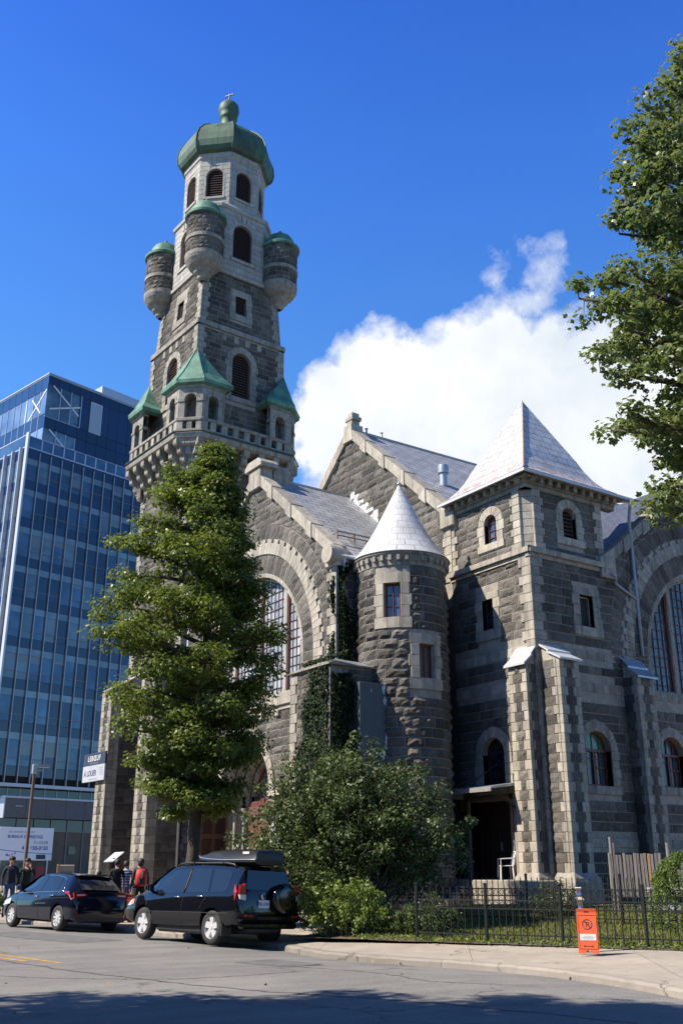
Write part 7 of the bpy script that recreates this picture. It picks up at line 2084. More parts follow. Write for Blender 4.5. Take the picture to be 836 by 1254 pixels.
# ---------------------------------------------------------------- people
def skin_mesh(name, nodes, edges, rad, root_i, lv=2):
    me = bpy.data.meshes.new(name); me.from_pydata([tuple(n) for n in nodes], edges, [])
    o = bpy.data.objects.new(name, me); COL.objects.link(o)
    o.modifiers.new('s', 'SKIN'); sv_ = me.skin_vertices[0].data
    for i, r in enumerate(rad): sv_[i].radius = (r if isinstance(r, tuple) else (r, r)); sv_[i].use_root = (i == root_i)
    ss = o.modifiers.new('u', 'SUBSURF'); ss.levels = lv; ss.render_levels = lv
    dg = bpy.context.evaluated_depsgraph_get(); m2 = bpy.data.meshes.new_from_object(o.evaluated_get(dg))
    bpy.data.objects.remove(o); bpy.data.meshes.remove(me); m2.name = name
    for p in m2.polygons: p.use_smooth = True
    return m2
def person(label, loc, face, top, bottom, height=1.72, arms=((-.05, .05), (.05, .05)), hand_up=None, lean=0.0, hair=MAT['hair'], cap=None, top_z=.5, group=None, bare_arms=False, long_hair=False):
    """x right of body, y forward; heading so that +y looks towards `face`"""
    d = Vector((face.x-loc.x, face.y-loc.y)); rz = math.atan2(d.y, d.x)-PI/2
    root = thing('person', label, 'person', loc, rz, group)
    k = height/1.75
    N, E, Rd, tagz = [], [], [], []
    def nd(x, y, z, r, prev=None, t='b'):
        N.append(Vector((x, y, z))*k); Rd.append((r[0]*k, r[1]*k) if isinstance(r, tuple) else r*k); tagz.append(t)
        if prev is not None: E.append((prev, len(N)-1))
        return len(N)-1
    pel = nd(0, 0, .95, (.155, .105)); wa = nd(0, .0, 1.1, (.14, .1), pel); ch = nd(0, .01, 1.28, (.165, .115), wa); sh = nd(0, -.01, 1.42, (.12, .085), ch)
    nk = nd(0, .005, 1.5, .052, sh, 'skin'); hd0 = nd(0, .025, 1.575, (.068, .08), nk, 'skin'); hd1 = nd(0, .02, 1.66, (.074, .09), hd0, 'skin'); hd2 = nd(0, .005, 1.715, (.055, .065), hd1, 'skin')
    ns = nd(0, .115, 1.615, .012, hd0, 'skin')
    for s_, arm in ((-1, arms[0]), (1, arms[1])):
        so_ = nd(s_*.17, -.01, 1.41, .062, sh)
        if hand_up == s_:
            el = nd(s_*.27, .14, 1.22, .045, so_, 'arm'); wr = nd(s_*.15, .22, 1.42, .03, el, 'arm'); hn = nd(s_*.1, .2, 1.52, (.036, .022), wr, 'skin'); dirn = Vector((-.3*s_, -.1, .95))
        else:
            el = nd(s_*.24, -.03+arm[0], 1.14, .046, so_, 'arm'); wr = nd(s_*.25, .06+arm[1], .9, .031, el, 'arm'); hn = nd(s_*.25, .08+arm[1], .82, (.024, .036), wr, 'skin'); dirn = Vector((0, .15, -.98))
        for q in range(4):
            sp = (q-1.5)*.02; b0 = N[hn]/k
            off = Vector((0, sp, 0)) if hand_up != s_ else Vector((sp, 0, 0))
            L = (.035, .042, .04, .03)[q]
            p1 = b0+off+dirn*.05; f1 = nd(*p1, .0095, hn, 'skin'); p2 = p1+dirn*L*.9+Vector((-s_*.008, .006, 0)); nd(*p2, .008, f1, 'skin')
        b0 = N[hn]/k; p1 = b0+Vector((-s_*.012, .04, -.01)); f1 = nd(*p1, .011, hn, 'skin'); nd(*(p1+Vector((-s_*.006, .02, -.028))), .009, f1, 'skin')
        hp = nd(s_*.095, 0, .9, .09, pel, 'leg'); kn = nd(s_*.105, .015, .5, .062, hp, 'leg'); an = nd(s_*.11, -.02, .1, .042, kn, 'leg'); ft = nd(s_*.12, .06, .045, .043, an, 'shoe'); nd(s_*.13, .15, .035, .036, ft, 'shoe')
    me = skin_mesh('body', N, E, Rd, pel)
    body = bpy.data.objects.new('body', me); COL.objects.link(body); body.parent = root
    mats_ = [top, bottom, MAT['skin'], MAT['plastic']]; me.materials.clear()
    for m in mats_: me.materials.append(m)
    segs = [(N[a], N[b], tagz[b]) for a, b in E]
    for p in me.polygons:
        c = p.center; best = None
        for a, b, t in segs:
            ab = b-a; u = max(0, min(1, (c-a).dot(ab)/max(1e-9, ab.length_squared))); dd = (c-a-ab*u).length
            if best is None or dd < best[0]: best = (dd, t)
        t = best[1]
        if t == 'b': p.material_index = 0 if c.z > .93*k else 1
        elif t == 'arm': p.material_index = 2 if (bare_arms and c.z < 1.22*k) else 0
        elif t == 'leg': p.material_index = 1
        elif t == 'shoe': p.material_index = 3
        else: p.material_index = 2 if c.z > 1.475*k or t == 'skin' and c.z < 1.2*k or hand_up else 0
    h = MB(); cz = 1.655*k
    rings = []
    for (r, z) in ((.088, -.06), (.094, -.02), (.095, .02), (.086, .06), (.06, .09), (.02, .102)):
        ring = []
        for j in range(18):
            a = 2*PI*j/18; front = max(0, math.sin(a)); y = math.sin(a)*r*1.12-.004; z_ = z+(.07*front if z < .03 else 0)-(.06 if long_hair and z < -.03 and math.sin(a) < .3 else 0)
            ring.append((math.cos(a)*r*k, (y+.004)*k, cz+min(z_, .102)*k))
        rings.append(ring)
    h.loft(rings, 0, .5, True, True); h.build('hair', hair, root, local=True, smooth=True)
    ey = MB()
    for s_ in (-1, 1):
        ey.lathe([(0, -.008), (.009, 0), (0, .008)], (s_*.03*k, .094*k, 1.635*k), 8, 0, .5, 'y')
        ey.lathe([(0, -.012), (.02, -.004), (.022, .008), (0, .014)], (s_*.08*k, .015*k, 1.61*k), 8, 1, .5, 'x')
    ey.bar((-.022*k, .1*k, 1.572*k), (.022*k, .1*k, 1.572*k), .008, .006, 2)
    ey.build('face', [MAT['ink'], MAT['skin'], MAT['redframe']], root, local=True, smooth=True)
    if cap:
        c = MB(); c.lathe([(.1*k, .0), (.1*k, .03*k), (.085*k, .075*k), (.04*k, .1*k), (0, .104*k)], (0, .008*k, 1.665*k), 18, 0, .5)
        c.loft([[(x*k, y*k, z*k) for x, y, z in ((-.07, .07, 1.672), (-.05, .15, 1.66), (0, .175, 1.656), (.05, .15, 1.66), (.07, .07, 1.672))], [(x*k, y*k, z*k) for x, y, z in ((-.07, .07, 1.682), (-.05, .15, 1.668), (0, .175, 1.664), (.05, .15, 1.668), (.07, .07, 1.682))]], 0, .5, False)
        c.build('cap', cap, root, local=True, smooth=True, sharp=50)
    return root
p1 = cw(-10.35, 33.0, .13); p2 = cw(-9.95, 33.3, .13)
person('standing man in dark cap and open navy jacket over jeans, hands by his sides', p1, CAM+Vector((3, -3, 0)), MAT['cloth_navy'], MAT['denim'], 1.77, ((.02, .08), (.0, .05)), cap=MAT['cloth_black'], group='people on the pavement')
person('standing man in a cap and black jacket with one hand raised to his face', p2, CAM, MAT['cloth_green'], MAT['cloth_navy'], 1.72, hand_up=-1, cap=MAT['cloth_black'], group='people on the pavement')
p3 = cw(-6.5, 30.5, .13); p4 = cw(-6.4, 31.3, .13); p5 = cw(-5.8, 30.4, .13); p6 = cw(-7.2, 31.3, .13)
ahead = cw(-9, 40, 0)
person('person in a black short-sleeved shirt seen from behind, facing the information panel', p3, cw(-8, 35, 0), MAT['cloth_black'], MAT['cloth_navy'], 1.68, bare_arms=True, group='people on the pavement')
person('person in a blue and white striped shirt standing behind the black-shirted one', p4, cw(-6.8, 38, 0), MAT['stripe'], MAT['denim'], 1.64, group='people on the pavement')
q = person('person in a dark hooded top walking away with a red backpack', p5, cw(-7.5, 35, 0), MAT['cloth_black'], MAT['cloth_black'], 1.7, long_hair=True, group='people on the pavement')
person('dark-haired person in a black and white patterned top behind the hatchback', p6, cw(-7, 36, 0), M_('patterned_cloth', (.7, .7, .7), .9, col2=(.02, .02, .02), nscale=14, nlo=.49, nhi=.51), MAT['cloth_black'], 1.36, long_hair=True, group='people on the pavement')
def backpack(pr):
    root = thing('backpack', 'red and black backpack worn by the person in the dark hooded top', 'backpack', pr.location.copy()+Vector((0, 0, 1.1)), pr.rotation_euler.z)
    b = MB(); b.loft([[(x*w, -.1-y*dd, z) for x, y in ((-.15, 0), (-.17, .1), (-.12, .18), (.12, .18), (.17, .1), (.15, 0))] for z, w, dd in ((-.16, .8, .8), (-.1, 1, 1), (.15, 1, 1), (.27, .85, .8), (.32, .5, .4))], 0, .5, True, True); b.build('pack', MAT['redcloth'], root, local=True, smooth=True, sharp=60)
    k = MB(); k.bbox(-.09, .09, -.33, -.27, -.1, .08, .03); k.bar((-.02, -.285, .05), (.02, -.26, .3), .1, .02); k.build('front_pocket', MAT['plastic'], root, local=True)
    for s_ in (-1, 1): t = MB(); t.tube([(s_*.11, -.12, .27), (s_*.12, .02, .345), (s_*.12, .13, .22), (s_*.13, .1, .0), (s_*.14, -.08, -.12)], .022, 6); t.build('strap', MAT['plastic'], root, local=True)
backpack(q)
# ---------------------------------------------------------------- foliage
def leaf_mesh(name, P, Nn, U, size, mat, parent, shape='rhomb', seed=0, rnd=None, asp=.62):
    """P centres, Nn normals, U in-plane tip directions (numpy); builds folded leaf blades"""
    n = len(P); rng = np.random.default_rng(seed)
    U = U-Nn*np.sum(U*Nn, 1, keepdims=True); U /= np.linalg.norm(U, axis=1, keepdims=True)+1e-9
    B = np.cross(Nn, U); s = size*rng.uniform(.7, 1.25, (n, 1))
    if rnd is None: rnd = rng.random(n)
    if shape == 'rhomb':
        w = s*asp*.5
        V = np.stack([P-U*s*.5, P+B*w-U*s*.08-Nn*s*.1, P+U*s*.5-Nn*s*.06, P-B*w-U*s*.08-Nn*s*.1], 1).reshape(-1, 3)
        k = 1
    else:
        parts = []
        for ang, L in ((0, .62), (.95, .5), (-.95, .5)):
            D = U*math.cos(ang)+B*math.sin(ang); C_ = np.cross(Nn, D); w = s*.2
            parts.append(np.stack([P-U*s*.12, P+D*s*L*.5+C_*w-Nn*s*.06, P+D*s*L-Nn*s*.1, P+D*s*L*.5-C_*w-Nn*s*.06], 1))
        V = np.stack(parts, 1).reshape(-1, 3); k = 3
    m = n*k
    me = bpy.data.meshes.new(name); me.vertices.add(m*4); me.vertices.foreach_set('co', V.astype(np.float32).ravel())
    me.loops.add(m*4); me.loops.foreach_set('vertex_index', np.arange(m*4, dtype=np.int32)); me.polygons.add(m)
    me.polygons.foreach_set('loop_start', np.arange(0, m*4, 4, dtype=np.int32)); me.polygons.foreach_set('loop_total', np.full(m, 4, dtype=np.int32))
    at = me.attributes.new('rnd', 'FLOAT', 'FACE'); at.data.foreach_set('value', np.repeat(rnd, k).astype(np.float32))
    me.materials.append(mat); me.update(calc_edges=True); me.validate()
    o = bpy.data.objects.new(name, me); COL.objects.link(o); attach(o, parent); return o
CR = Vector((UV_.x, VV_.x, 0))      # viewer-right in world axes
CF = Vector((UV_.y, VV_.y, 0))
def npv(v): return np.array([v.x, v.y, v.z])
def clusters(cent, rads, per, rng, flat=.55, up=.75, out=None):
    """leaf centres / normals / tips around cluster centres"""
    n = len(cent)*per; c = np.repeat(np.array(cent), per, 0); r = np.repeat(np.array(rads), per)[:, None]
    d = rng.normal(size=(n, 3)); d /= np.linalg.norm(d, axis=1, keepdims=True); d *= rng.random((n, 1))**.45
    P = c+d*r*np.array([1, 1, flat])
    N = d*.7+np.array([0, 0, up])+rng.normal(size=(n, 3))*.42
    N /= np.linalg.norm(N, axis=1, keepdims=True)
    U = d+np.array([0, 0, -.55])+rng.normal(size=(n, 3))*.5
    ct = np.repeat(rng.random(len(cent)), per)
    rnd = np.clip(.5*ct+.5*rng.random(n)+rng.normal(size=n)*.05, 0, 1)
    return P, N, U, rnd
def tree(name, label, cat, base, H, trunk_r, lean, prof, z_low, leaf, lsize, nprim, nsub, per, crad, seed, shape='rhomb', group=None, leaders=(), rise=.15, droop=.25, bark=MAT['bark'], shellbias=1.0, lr=(.7, 1.04)):
    """prof(z) -> (radius towards viewer-left, radius towards viewer-right)"""
    rng = np.random.default_rng(seed); rd = random.Random(seed)
    root = thing(name, label, cat, base, 0, group)
    def axis(z): return base+Vector((lean.x*z/H, lean.y*z/H, z))
    tb = MB(); pts = []; rs = []
    for i in range(15):
        f = i/14; z = H*.95*f; pts.append(axis(z)+Vector((.05*math.sin(z*1.3+seed), .05*math.cos(z*1.1), 0))); rs.append(trunk_r*(1.25 if i == 0 else 1)*(1-f)**.75+.015)
    tb.tube(pts, rs, 12)
    cent = []; rads = []
    for i in range(nprim):
        f = (i+.5)/nprim; z = z_low+(H-z_low)*(f**1.02)*.985
        az = i*2.39996+rd.uniform(-.4, .4)
        dirv = CR*math.cos(az)+CF*math.sin(az); side = (1+math.cos(az))/2
        rl, rr = prof(z); L = (rl*(1-side)+rr*side)*rd.uniform(*lr)
        z0 = max(z_low*.75, z-L*rise*1.4)
        p0 = axis(z0); tip = axis(z)+dirv*L+Vector((0, 0, rd.uniform(-.28, .32)*min(L, 2.5)*.5))
        mid = p0.lerp(tip, .55)+Vector((0, 0, droop*L*.35))
        bp = []
        for k in range(7):
            t = k/6; q = p0*(1-t)**2+mid*2*t*(1-t)+tip*t*t; bp.append(q+Vector((rd.uniform(-.05, .05), rd.uniform(-.05, .05), rd.uniform(-.04, .04)))*(1 if 0 < k < 6 else 0))
        r0 = max(.018, min(trunk_r*.42, .03*L))
        tb.tube(bp, [r0*(1-.8*k/6) for k in range(7)], 6)
        for j in range(nsub):
            t = 1-(j/nsub)**1.0*.78 if shellbias else rd.random()
            t = min(1, max(.18, t+rd.uniform(-.05, .05)))
            q = p0*(1-t)**2+mid*2*t*(1-t)+tip*t*t
            lat = Vector((-dirv.y, dirv.x, 0))*rd.uniform(-1, 1)*(.22+.5*(1-t))*L*.6+Vector((0, 0, rd.uniform(-.12, .2)*min(L, 1.6)*.6))
            e = q+lat; tb.tube([q, q.lerp(e, .6)+Vector((0, 0, .04)), e], [.014, .009, .005], 4)
            cent.append(npv(e)); rads.append(crad*rd.uniform(.65, 1.2)*(.75+.25*t))
    for (ctr, n_, r_) in leaders:
        for k in range(n_): cent.append(npv(ctr)+rng.normal(size=3)*np.array([r_, r_, r_*1.3])*.5); rads.append(crad*rd.uniform(.55, .95))
    tb.build('trunk', bark, root, smooth=True)
    P, N, U, rn = clusters(cent, rads, per, rng)
    leaf_mesh('crown', P, N, U, lsize, leaf, root, shape, seed, rn)
    return root
def tab(rows):
    rows = sorted(rows)
    def f(z):
        if z <= rows[0][0]: return rows[0][1:]
        for a, b in zip(rows, rows[1:]):
            if a[0] <= z <= b[0]:
                t = (z-a[0])/(b[0]-a[0]); return (a[1]+(b[1]-a[1])*t, a[2]+(b[2]-a[2])*t)
        return rows[-1][1:]
    return f
tb_ = cw(-4.05, 28.0, .13)
P_LIN = tab([(2.5, .9, .7), (3.1, 1.3, 1.2), (4.1, 1.85, 2.2), (4.9, 2.2, 2.1), (5.6, 2.9, 2.1), (6.2, 3.2, 2.2), (7.3, 3.2, 2.7), (8.5, 3.35, 1.9), (9.8, 3.3, 1.6), (11.0, 2.4, 1.1), (12.0, 1.6, .75), (12.7, .95, .42), (13.3, .4, .22), (13.8, .12, .12)])
lead2 = tb_+CR*-1.1+Vector((0, 0, 12.9))
tree('street_tree', 'leafy green linden street tree growing in front of the church gable', 'tree', tb_, 13.75, .17, CR*.25, P_LIN, 2.9, MAT['leaf_linden'], .12, 120, 10, 92, .5, 5, leaders=[(lead2-Vector((0, 0, .1)), 4, .25), (lead2-Vector((0, 0, .7)), 8, .5)])
mp = cw(10.2, 18.0, .2)
P_MAP = tab([(7.0, 3.6, 3.3), (8.4, 4.5, 4.2), (9.9, 4.95, 4.6), (11.4, 5.15, 4.8), (12.9, 5.3, 4.8), (15, 4.85, 4.4), (16.5, 4.4, 4), (18.3, 3.1, 3), (20, 1.7, 1.6), (21.2, .6, .4)])
tree('maple_tree', 'big maple with pointed leaves reaching in over the right side of the church', 'tree', mp, 21.4, .33, CR*.1, P_MAP, 8.2, MAT['leaf_maple'], .16, 225, 12, 72, .46, 14, 'maple', rise=.3, lr=(.8, .98))
# street trees on the near pavement: they throw the dappled shade across the road
P_SH = tab([(5, 2.5, 2.5), (7, 4.0, 4.0), (9, 4.4, 4.4), (11, 3.8, 3.8), (13, 2, 2), (14, .5, .5)])
nt_ = tree('roadside_tree', 'broad roadside tree on the near pavement shading the road', 'tree', cw(-8.7, 8.1, .13), 14, .22, CR*0, P_SH, 5.2, MAT['leaf_linden'], .18, 76, 9, 84, .66, 17, group='trees on the near pavement')
copy_tree(nt_, cw(-13.8, 7.6, .13), 2.1)
copy_tree(nt_, cw(-7.0, 3.4, .13), 4.0)
copy_tree(nt_, cw(-10.6, 7.0, .13), 5.1)

def bush():
    rng = np.random.default_rng(3); rd = random.Random(3); b = cw(.2, 26.0, .15)
    root = thing('lilac_bush', 'large rounded lilac bush with many thin stems in front of the turret', 'bush', b)
    st = MB(); cent = []; rads = []
    for i in range(64):
        az = i*2.39996; f = math.sqrt((i+.5)/64); dirv = CR*math.cos(az)+CF*math.sin(az)*.8
        h = 4.05*math.sqrt(max(.12, 1-(f*.93)**2))+rd.uniform(-.3, .3); r = 2.75*f
        if dirv.dot(CR) > .5 and f > .7: h *= 1.05
        p0 = b+dirv*.4*f+Vector((rd.uniform(-.2, .2), rd.uniform(-.2, .2), 0)); tip = b+dirv*r+Vector((0, 0, h))
        mid = p0.lerp(tip, .5)+Vector((0, 0, .35))-dirv*.25*f
        bp = [p0*(1-t)**2+mid*2*t*(1-t)+tip*t*t+Vector((rd.uniform(-.05, .05), rd.uniform(-.05, .05), 0)) for t in [k/6 for k in range(7)]]
        st.tube(bp, [.035*(1-.75*k/6) for k in range(7)], 6)
        for j in range(9):
            t = 1-.62*j/9*rd.uniform(.7, 1.1); q = p0*(1-t)**2+mid*2*t*(1-t)+tip*t*t
            e = q+Vector((rd.uniform(-.5, .5), rd.uniform(-.5, .5), rd.uniform(-.2, .35))); st.tube([q, e], [.012, .005], 4)
            cent.append(npv(e)); rads.append(.38*rd.uniform(.7, 1.2))
    for k in range(10): cent.append(npv(b+CR*(.1+.1*math.sin(k))+Vector((0, 0, 4.05+k*.07)))); rads.append(.13)
    for k in range(12): cent.append(npv(b+CR*(2.3+.07*k)+CF*.2+Vector((0, 0, 2.0+.05*k)))); rads.append(.2)
    st.build('stems', MAT['twig'], root, smooth=True)
    P, N, U, rn = clusters(cent, rads, 85, rng, .8, .55)
    leaf_mesh('foliage', P, N, U, .09, MAT['leaf_lilac'], root, 'rhomb', 3, rn, .72)
bush()
def shrub(name, label, cat, base, w, h, n, leaf, ls, seed, dep=.8, upr=.5):
    rng = np.random.default_rng(seed); rd = random.Random(seed); root = thing(name, label, cat, base); st = MB(); cent = []; rads = []
    for i in range(n):
        az = i*2.39996; f = math.sqrt((i+.5)/n); dirv = CR*math.cos(az)*w/2+CF*math.sin(az)*w/2*dep
        tip = base+dirv*f+Vector((0, 0, h*(math.sqrt(max(.1, 1-f*f*.9)))*rd.uniform(.75, 1.1))); p0 = base+dirv*f*.5
        st.tube([p0, p0.lerp(tip, .5)+Vector((0, 0, .05)), tip], [.012, .009, .004], 5)
        for t in (.45, .7, .9, 1): cent.append(npv(p0.lerp(tip, t))); rads.append(.17*rd.uniform(.7, 1.2)*(h/1.2)**.3)
    st.build('stems', MAT['twig'], root)
    P, N, U, rn = clusters(cent, rads, 30, rng, .8, upr); leaf_mesh('foliage', P, N, U, ls, leaf, root, 'rhomb', seed, rn, .55)
shrub('low_shrub', 'bright yellow-green young shrub at the foot of the lilac bush', 'shrub', cw(.0, 24.1, .14), 2.5, 1.25, 46, MAT['leaf_bright'], .09, 21)
shrub('low_shrub', 'small dark green shrub behind the left end of the black fence', 'shrub', cw(1.9, 23.6, .15), 1.6, .8, 26, MAT['leaf_lilac'], .07, 22)
shrub('low_shrub', 'straggly green plant against the church plinth behind both fences', 'shrub', cw(5.6, 27.6, .3), 1.6, .9, 22, MAT['leaf_lilac'], .07, 23)
shrub('low_shrub', 'small yellow-green shrub at the kerb by the front of the hatchback', 'shrub', cw(-10.9, 33.0, .13), 1.0, .95, 20, MAT['leaf_bright'], .08, 24)
def conifer():
    b = cw(7.75, 23.9, .2); rng = np.random.default_rng(8); root = thing('conifer_shrub', 'rounded bright green conifer shrub by the wooden picket fence', 'shrub', b)
    t = MB(); t.tube([b, b+Vector((0, 0, 1.3))], [.05, .01], 6); t.build('trunk', MAT['bark'], root)
    n = 420; a = rng.random(n)*2*PI; z = rng.random(n)**.8; r = .85*np.sqrt(np.clip(1-(z*1.0)**2.2, .03, 1))*rng.uniform(.75, 1.05, n)
    c = np.stack([b.x+np.cos(a)*r, b.y+np.sin(a)*r, b.z+.05+z*1.62], 1)
    P, N, U, rn = clusters(list(c), [.11]*n, 40, rng, 1.0, .3); U = U+np.array([0, 0, 1.1]); leaf_mesh('foliage', P, N, U, .065, MAT['leaf_conifer'], root, 'rhomb', 8, rn, .35)
conifer()
def ivy():
    rng = np.random.default_rng(9); root = thing('ivy', 'dark ivy climbing the gable corner and covering the low corner buttress', 'ivy', (-5.95, 4.4, .2))
    P, N = [], []
    def wallpatch(fr, n, fa, fz, keep):
        k = 0
        while k < n:
            a, z = rng.uniform(*fa), rng.uniform(*fz)
            if not keep(a, z): continue
            d = abs(rng.normal())*.09+.05; P.append(npv(fr.P(a, z, d))); N.append(npv(fr.N)); k += 1
    f = Fr((-5.95, 0, 0), (0, 1, 0), (-1, 0, 0)); g = Fr((0, 3.75, 0), (1, 0, 0), (0, -1, 0))
    wob = lambda z, s: .25*math.sin(z*1.7+s)+.15*math.sin(z*4.1+2*s)
    wallpatch(f, 7000, (3.75, 6.0), (.3, 8.0), lambda a, z: a < 5.55+wob(z, 0)-max(0, z-6.9)*.9 or z < 4.2)
    wallpatch(g, 3600, (-5.95, -4.8), (.3, 7.8), lambda a, z: a < -5.15+wob(z, 2)*.6)
    wallpatch(GS, 3600, (-4.85, -4.0), (7.6, 12.2), lambda a, z: -4.78 < a < -4.35+.25*math.sin(z*2.1)+max(0, 9.3-z)*.3 and abs(a+4.55) < .5)
    wallpatch(GF, 900, (5.1, 5.6), (7.8, 12.0), lambda a, z: a < 5.2+.15*math.sin(z*3)+max(0, 9.2-z)*.18)
    # over the sloping cap
    for k in range(1500):
        x, y = rng.uniform(-6.05, -4.5), rng.uniform(3.7, 6.0); 
        if x+y*.25 < -4.35 and y < 5.6: P.append(np.array([x, y, 8.2+min(1, (x+6.05)/1.2)*.45+rng.random()*.15])); N.append(np.array([-.5, -.3, .8]))
    P = np.array(P); N = np.array(N)+rng.normal(size=P.shape)*.4+np.array([0, 0, .35]); N /= np.linalg.norm(N, axis=1, keepdims=True)
    U = np.array([0, 0, -1.0])+rng.normal(size=P.shape)*.5
    leaf_mesh('foliage', P, N, U, .12, MAT['leaf_ivy'], root, 'rhomb', 9, None, .85)
ivy()
def grass():
    rng = np.random.default_rng(10); n = 60000
    s = rng.uniform(-4.3, 9, n); t = rng.uniform(.25, 10, n)
    keep = rng.random(n) < np.where(t < .8, .18, np.where(t < 5, 1, .8)); s, t = s[keep], t[keep]; n = len(s)
    z = np.array([lawn_z(a)+.02 for a in t]); 
    p = [cw(*fl(a, b)) for a, b in zip(s, t)]
    h = rng.uniform(.03, .1, n)*np.where(rng.random(n) < .1, 2.0, 1)
    P = np.array([(q.x, q.y, zz+hh*.35) for q, zz, hh in zip(p, z, h)])
    N = rng.normal(size=(n, 3)); N[:, 2] = .25; N /= np.linalg.norm(N, axis=1, keepdims=True); U = np.tile(np.array([0, 0, 1.0]), (n, 1))+rng.normal(size=(n, 3))*.3
    o = leaf_mesh('grass', P, N, U, .11, MAT['leaf_grass'], None, 'rhomb', 10, None, .2); o['kind'] = 'stuff'; o['label'] = 'short green grass of the church lawn'
    # weeds and litter along the fence foot, fallen leaves on pavement and road
    n = 1500; s = rng.uniform(-3, 8, n); t = rng.uniform(-.15, .6, n); p = [cw(*fl(a, b)) for a, b in zip(s, t)]
    P = np.array([(q.x, q.y, .16+rng.random()*.08) for q in p]); N = rng.normal(size=(n, 3))*.5+np.array([0, 0, .6]); N /= np.linalg.norm(N, axis=1, keepdims=True)
    o = leaf_mesh('weeds', P, N, rng.normal(size=(n, 3)), .09, MAT['leaf_bright'], None, 'rhomb', 11, None, .5); o['kind'] = 'stuff'; o['label'] = 'weeds along the fence foot'
    n = 70; P = []
    for k in range(n):
        x, y = rng.uniform(-8, 5.5), rng.uniform(12, 24); P.append(npv(cw(x, y, .012 if (x*.72+y*.69) < 15 else .145)))
    N = rng.normal(size=(n, 3))*.2+np.array([0, 0, 1]); o = leaf_mesh('fallen_leaves', np.array(P), N, rng.normal(size=(n, 3)), .07, M_('dry_leaf', (.35, .22, .07), .8), None, 'rhomb', 12); o['kind'] = 'stuff'; o['label'] = 'a few dry leaves on the road and pavement'
grass()
K_ = 1.0
# ---------------------------------------------------------------- camera, sun, sky
cam = bpy.data.cameras.new('camera'); co = bpy.data.objects.new('camera', cam); COL.objects.link(co)
co.location = CAM; co.rotation_euler = (R(90+19.75), 0, -PH)
cam.sensor_fit = 'VERTICAL'; cam.sensor_height = 36; cam.sensor_width = 24; cam.lens = 1210/1254*36
cam.clip_end = 6000; cam.clip_start = .1
S.camera = co
sd = Vector((-.951, .309, 0)).normalized(); EL = R(45)
sv = Vector((sd.x*math.cos(EL), sd.y*math.cos(EL), math.sin(EL)))
sun = bpy.data.lights.new('sun', 'SUN'); sun.energy = 5.0; sun.angle = R(.5); sun.color = (1, .91, .78)
so = bpy.data.objects.new('sun', sun); COL.objects.link(so); so.rotation_euler = (-sv).to_track_quat('-Z', 'Y').to_euler(); so.location = (-60, 20, 80)
w = bpy.data.worlds.new('World'); S.world = w; w.use_nodes = True
nt = w.node_tree; nt.nodes.clear()
out = nt.nodes.new('ShaderNodeOutputWorld'); bg = nt.nodes.new('ShaderNodeBackground'); nt.links.new(bg.outputs[0], out.inputs[0])
sky = nt.nodes.new('ShaderNodeTexSky'); sky.sky_type = 'NISHITA'; sky.sun_disc = False
sky.sun_elevation = EL; sky.sun_rotation = math.atan2(sv.x, sv.y); sky.air_density = 1.0; sky.dust_density = .45; sky.ozone_density = 2.2; sky.altitude = 100
bg.inputs['Strength'].default_value = .073
tint = _mix(nt, 1.0, sky.outputs[0], (2.5, 2.5, 2.5), 'MULTIPLY')
# the blue deepens away from the horizon
tg = _n(nt, 'ShaderNodeTexCoord'); sg = _n(nt, 'ShaderNodeSeparateXYZ'); nt.links.new(tg.outputs['Generated'], sg.inputs[0])
rp = _n(nt, 'ShaderNodeValToRGB'); nt.links.new(sg.outputs[2], rp.inputs[0])
for i, (q, c_) in enumerate(((0, (.95, 1.55, 2.05)), (.47, (.72, 1.43, 2.2)), (.63, (.54, 1.22, 2.4)), (.73, (.42, 1.0, 2.3)), (.85, (.15, .36, .85)), (1.0, (.08, .18, .42)))):
    e = rp.color_ramp.elements[i] if i < 2 else rp.color_ramp.elements.new(q)
    e.position = q; e.color = (c_[0]/2.5*.84, c_[1]/2.5*.84, c_[2]/2.5*.84, 1)
tint = _mix(nt, 1.0, tint, rp.outputs[0], 'MULTIPLY')
# cumulus bank: soft lobes by direction, broken up by turbulence
tc = _n(nt, 'ShaderNodeTexCoord')
nrm = _n(nt, 'ShaderNodeVectorMath', operation='NORMALIZE'); nt.links.new(tc.outputs['Generated'], nrm.inputs[0])
def cdirv(px, py):
    a, b = (px-418)/1210, (627-py)/1210; c, s = math.cos(R(19.75)), math.sin(R(19.75))
    v = Vector((a, c-b*s, s+b*c)); h = Vector((UV_.x*v.x+UV_.y*v.y, VV_.x*v.x+VV_.y*v.y))
    return Vector((h.x, h.y, v.z)).normalized()
wz = _n(nt, 'ShaderNodeTexNoise'); wz.inputs['Scale'].default_value = 7; wz.inputs['Detail'].default_value = 9; wz.inputs['Roughness'].default_value = .58
nt.links.new(nrm.outputs[0], wz.inputs['Vector'])
wm = _n(nt, 'ShaderNodeVectorMath', operation='MULTIPLY_ADD'); nt.links.new(wz.outputs['Color'], wm.inputs[0]); wm.inputs[1].default_value = (.14, .14, .14)
off = _n(nt, 'ShaderNodeVectorMath', operation='SUBTRACT'); nt.links.new(nrm.outputs[0], off.inputs[0]); off.inputs[1].default_value = (.07, .07, .07)
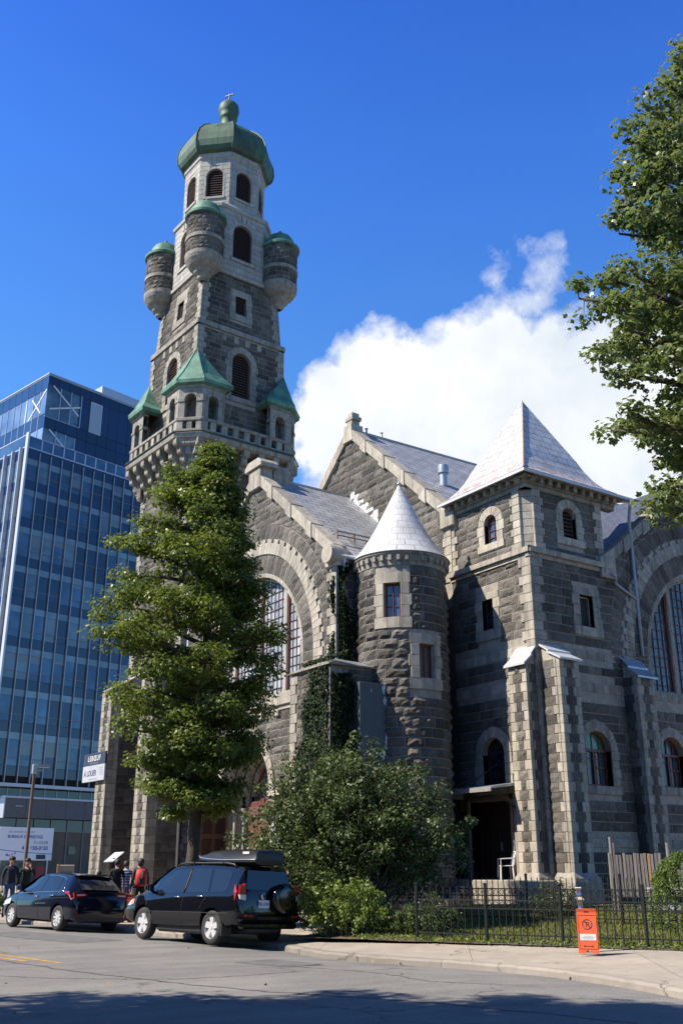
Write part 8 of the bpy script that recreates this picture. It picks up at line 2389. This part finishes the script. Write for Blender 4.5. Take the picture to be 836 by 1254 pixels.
nt.links.new(off.outputs[0], wm.inputs[2])
acc = None
for (px, py, rp, soft, *wt) in ((438, 505, 52, .7), (478, 470, 62, .8), (500, 440, 34, 1.0), (545, 500, 85, .7), (600, 470, 85, .7), (655, 460, 80, .7), (725, 500, 115, .55), (612, 395, 40, 1.2, .8), (628, 350, 36, 1.4, .55), (652, 316, 30, 1.5, .46), (690, 400, 40, 1.2, .6),
                     (760, 440, 70, .9), (800, 540, 130, .5), (405, 548, 45, .9), (520, 570, 130, .5), (650, 570, 150, .5), (800, 640, 190, .5)):
    d = _n(nt, 'ShaderNodeVectorMath', operation='DISTANCE'); nt.links.new(wm.outputs[0], d.inputs[0]); d.inputs[1].default_value = cdirv(px, py)
    r_ = rp/1210
    v = _map(nt, d.outputs['Value'], max(.0005, r_*(1-soft*.5)), r_*(1+soft*.5), wt[0] if wt else 1, 0)
    acc = v if acc is None else _math(nt, 'MAXIMUM', acc, v)
fine = _noise(nt, nrm.outputs[0], 26, 8, .62)
amp = _math(nt, 'ADD', _math(nt, 'MULTIPLY', _math(nt, 'MULTIPLY', acc, _math(nt, 'SUBTRACT', 1.0, acc)), 4.6), .06)
den = _map(nt, _math(nt, 'ADD', acc, _math(nt, 'MULTIPLY', _math(nt, 'SUBTRACT', fine, .5), amp)), .2, .72, 0, 1)
wisp = _math(nt, 'MULTIPLY', _map(nt, _noise(nt, nrm.outputs[0], 3.2, 9, .65), .56, .8, 0, .35), 1.0)
shade = _map(nt, _noise(nt, nrm.outputs[0], 5.5, 6, .6), .35, .68, 0, 1)
ccol = _mix(nt, shade, (7.6, 7.7, 7.8), (5.2, 5.8, 6.5))
fin = _mix(nt, den, tint, ccol)
nt.links.new(fin, bg.inputs['Color'])
S.view_settings.view_transform = 'Standard'; S.view_settings.look = 'None'; S.view_settings.exposure = .95; S.view_settings.gamma = 1; S.view_settings.use_curve_mapping = False
S.cycles.max_bounces = 6; S.cycles.transparent_max_bounces = 8; S.cycles.use_denoising = True
S.render.film_transparent = False
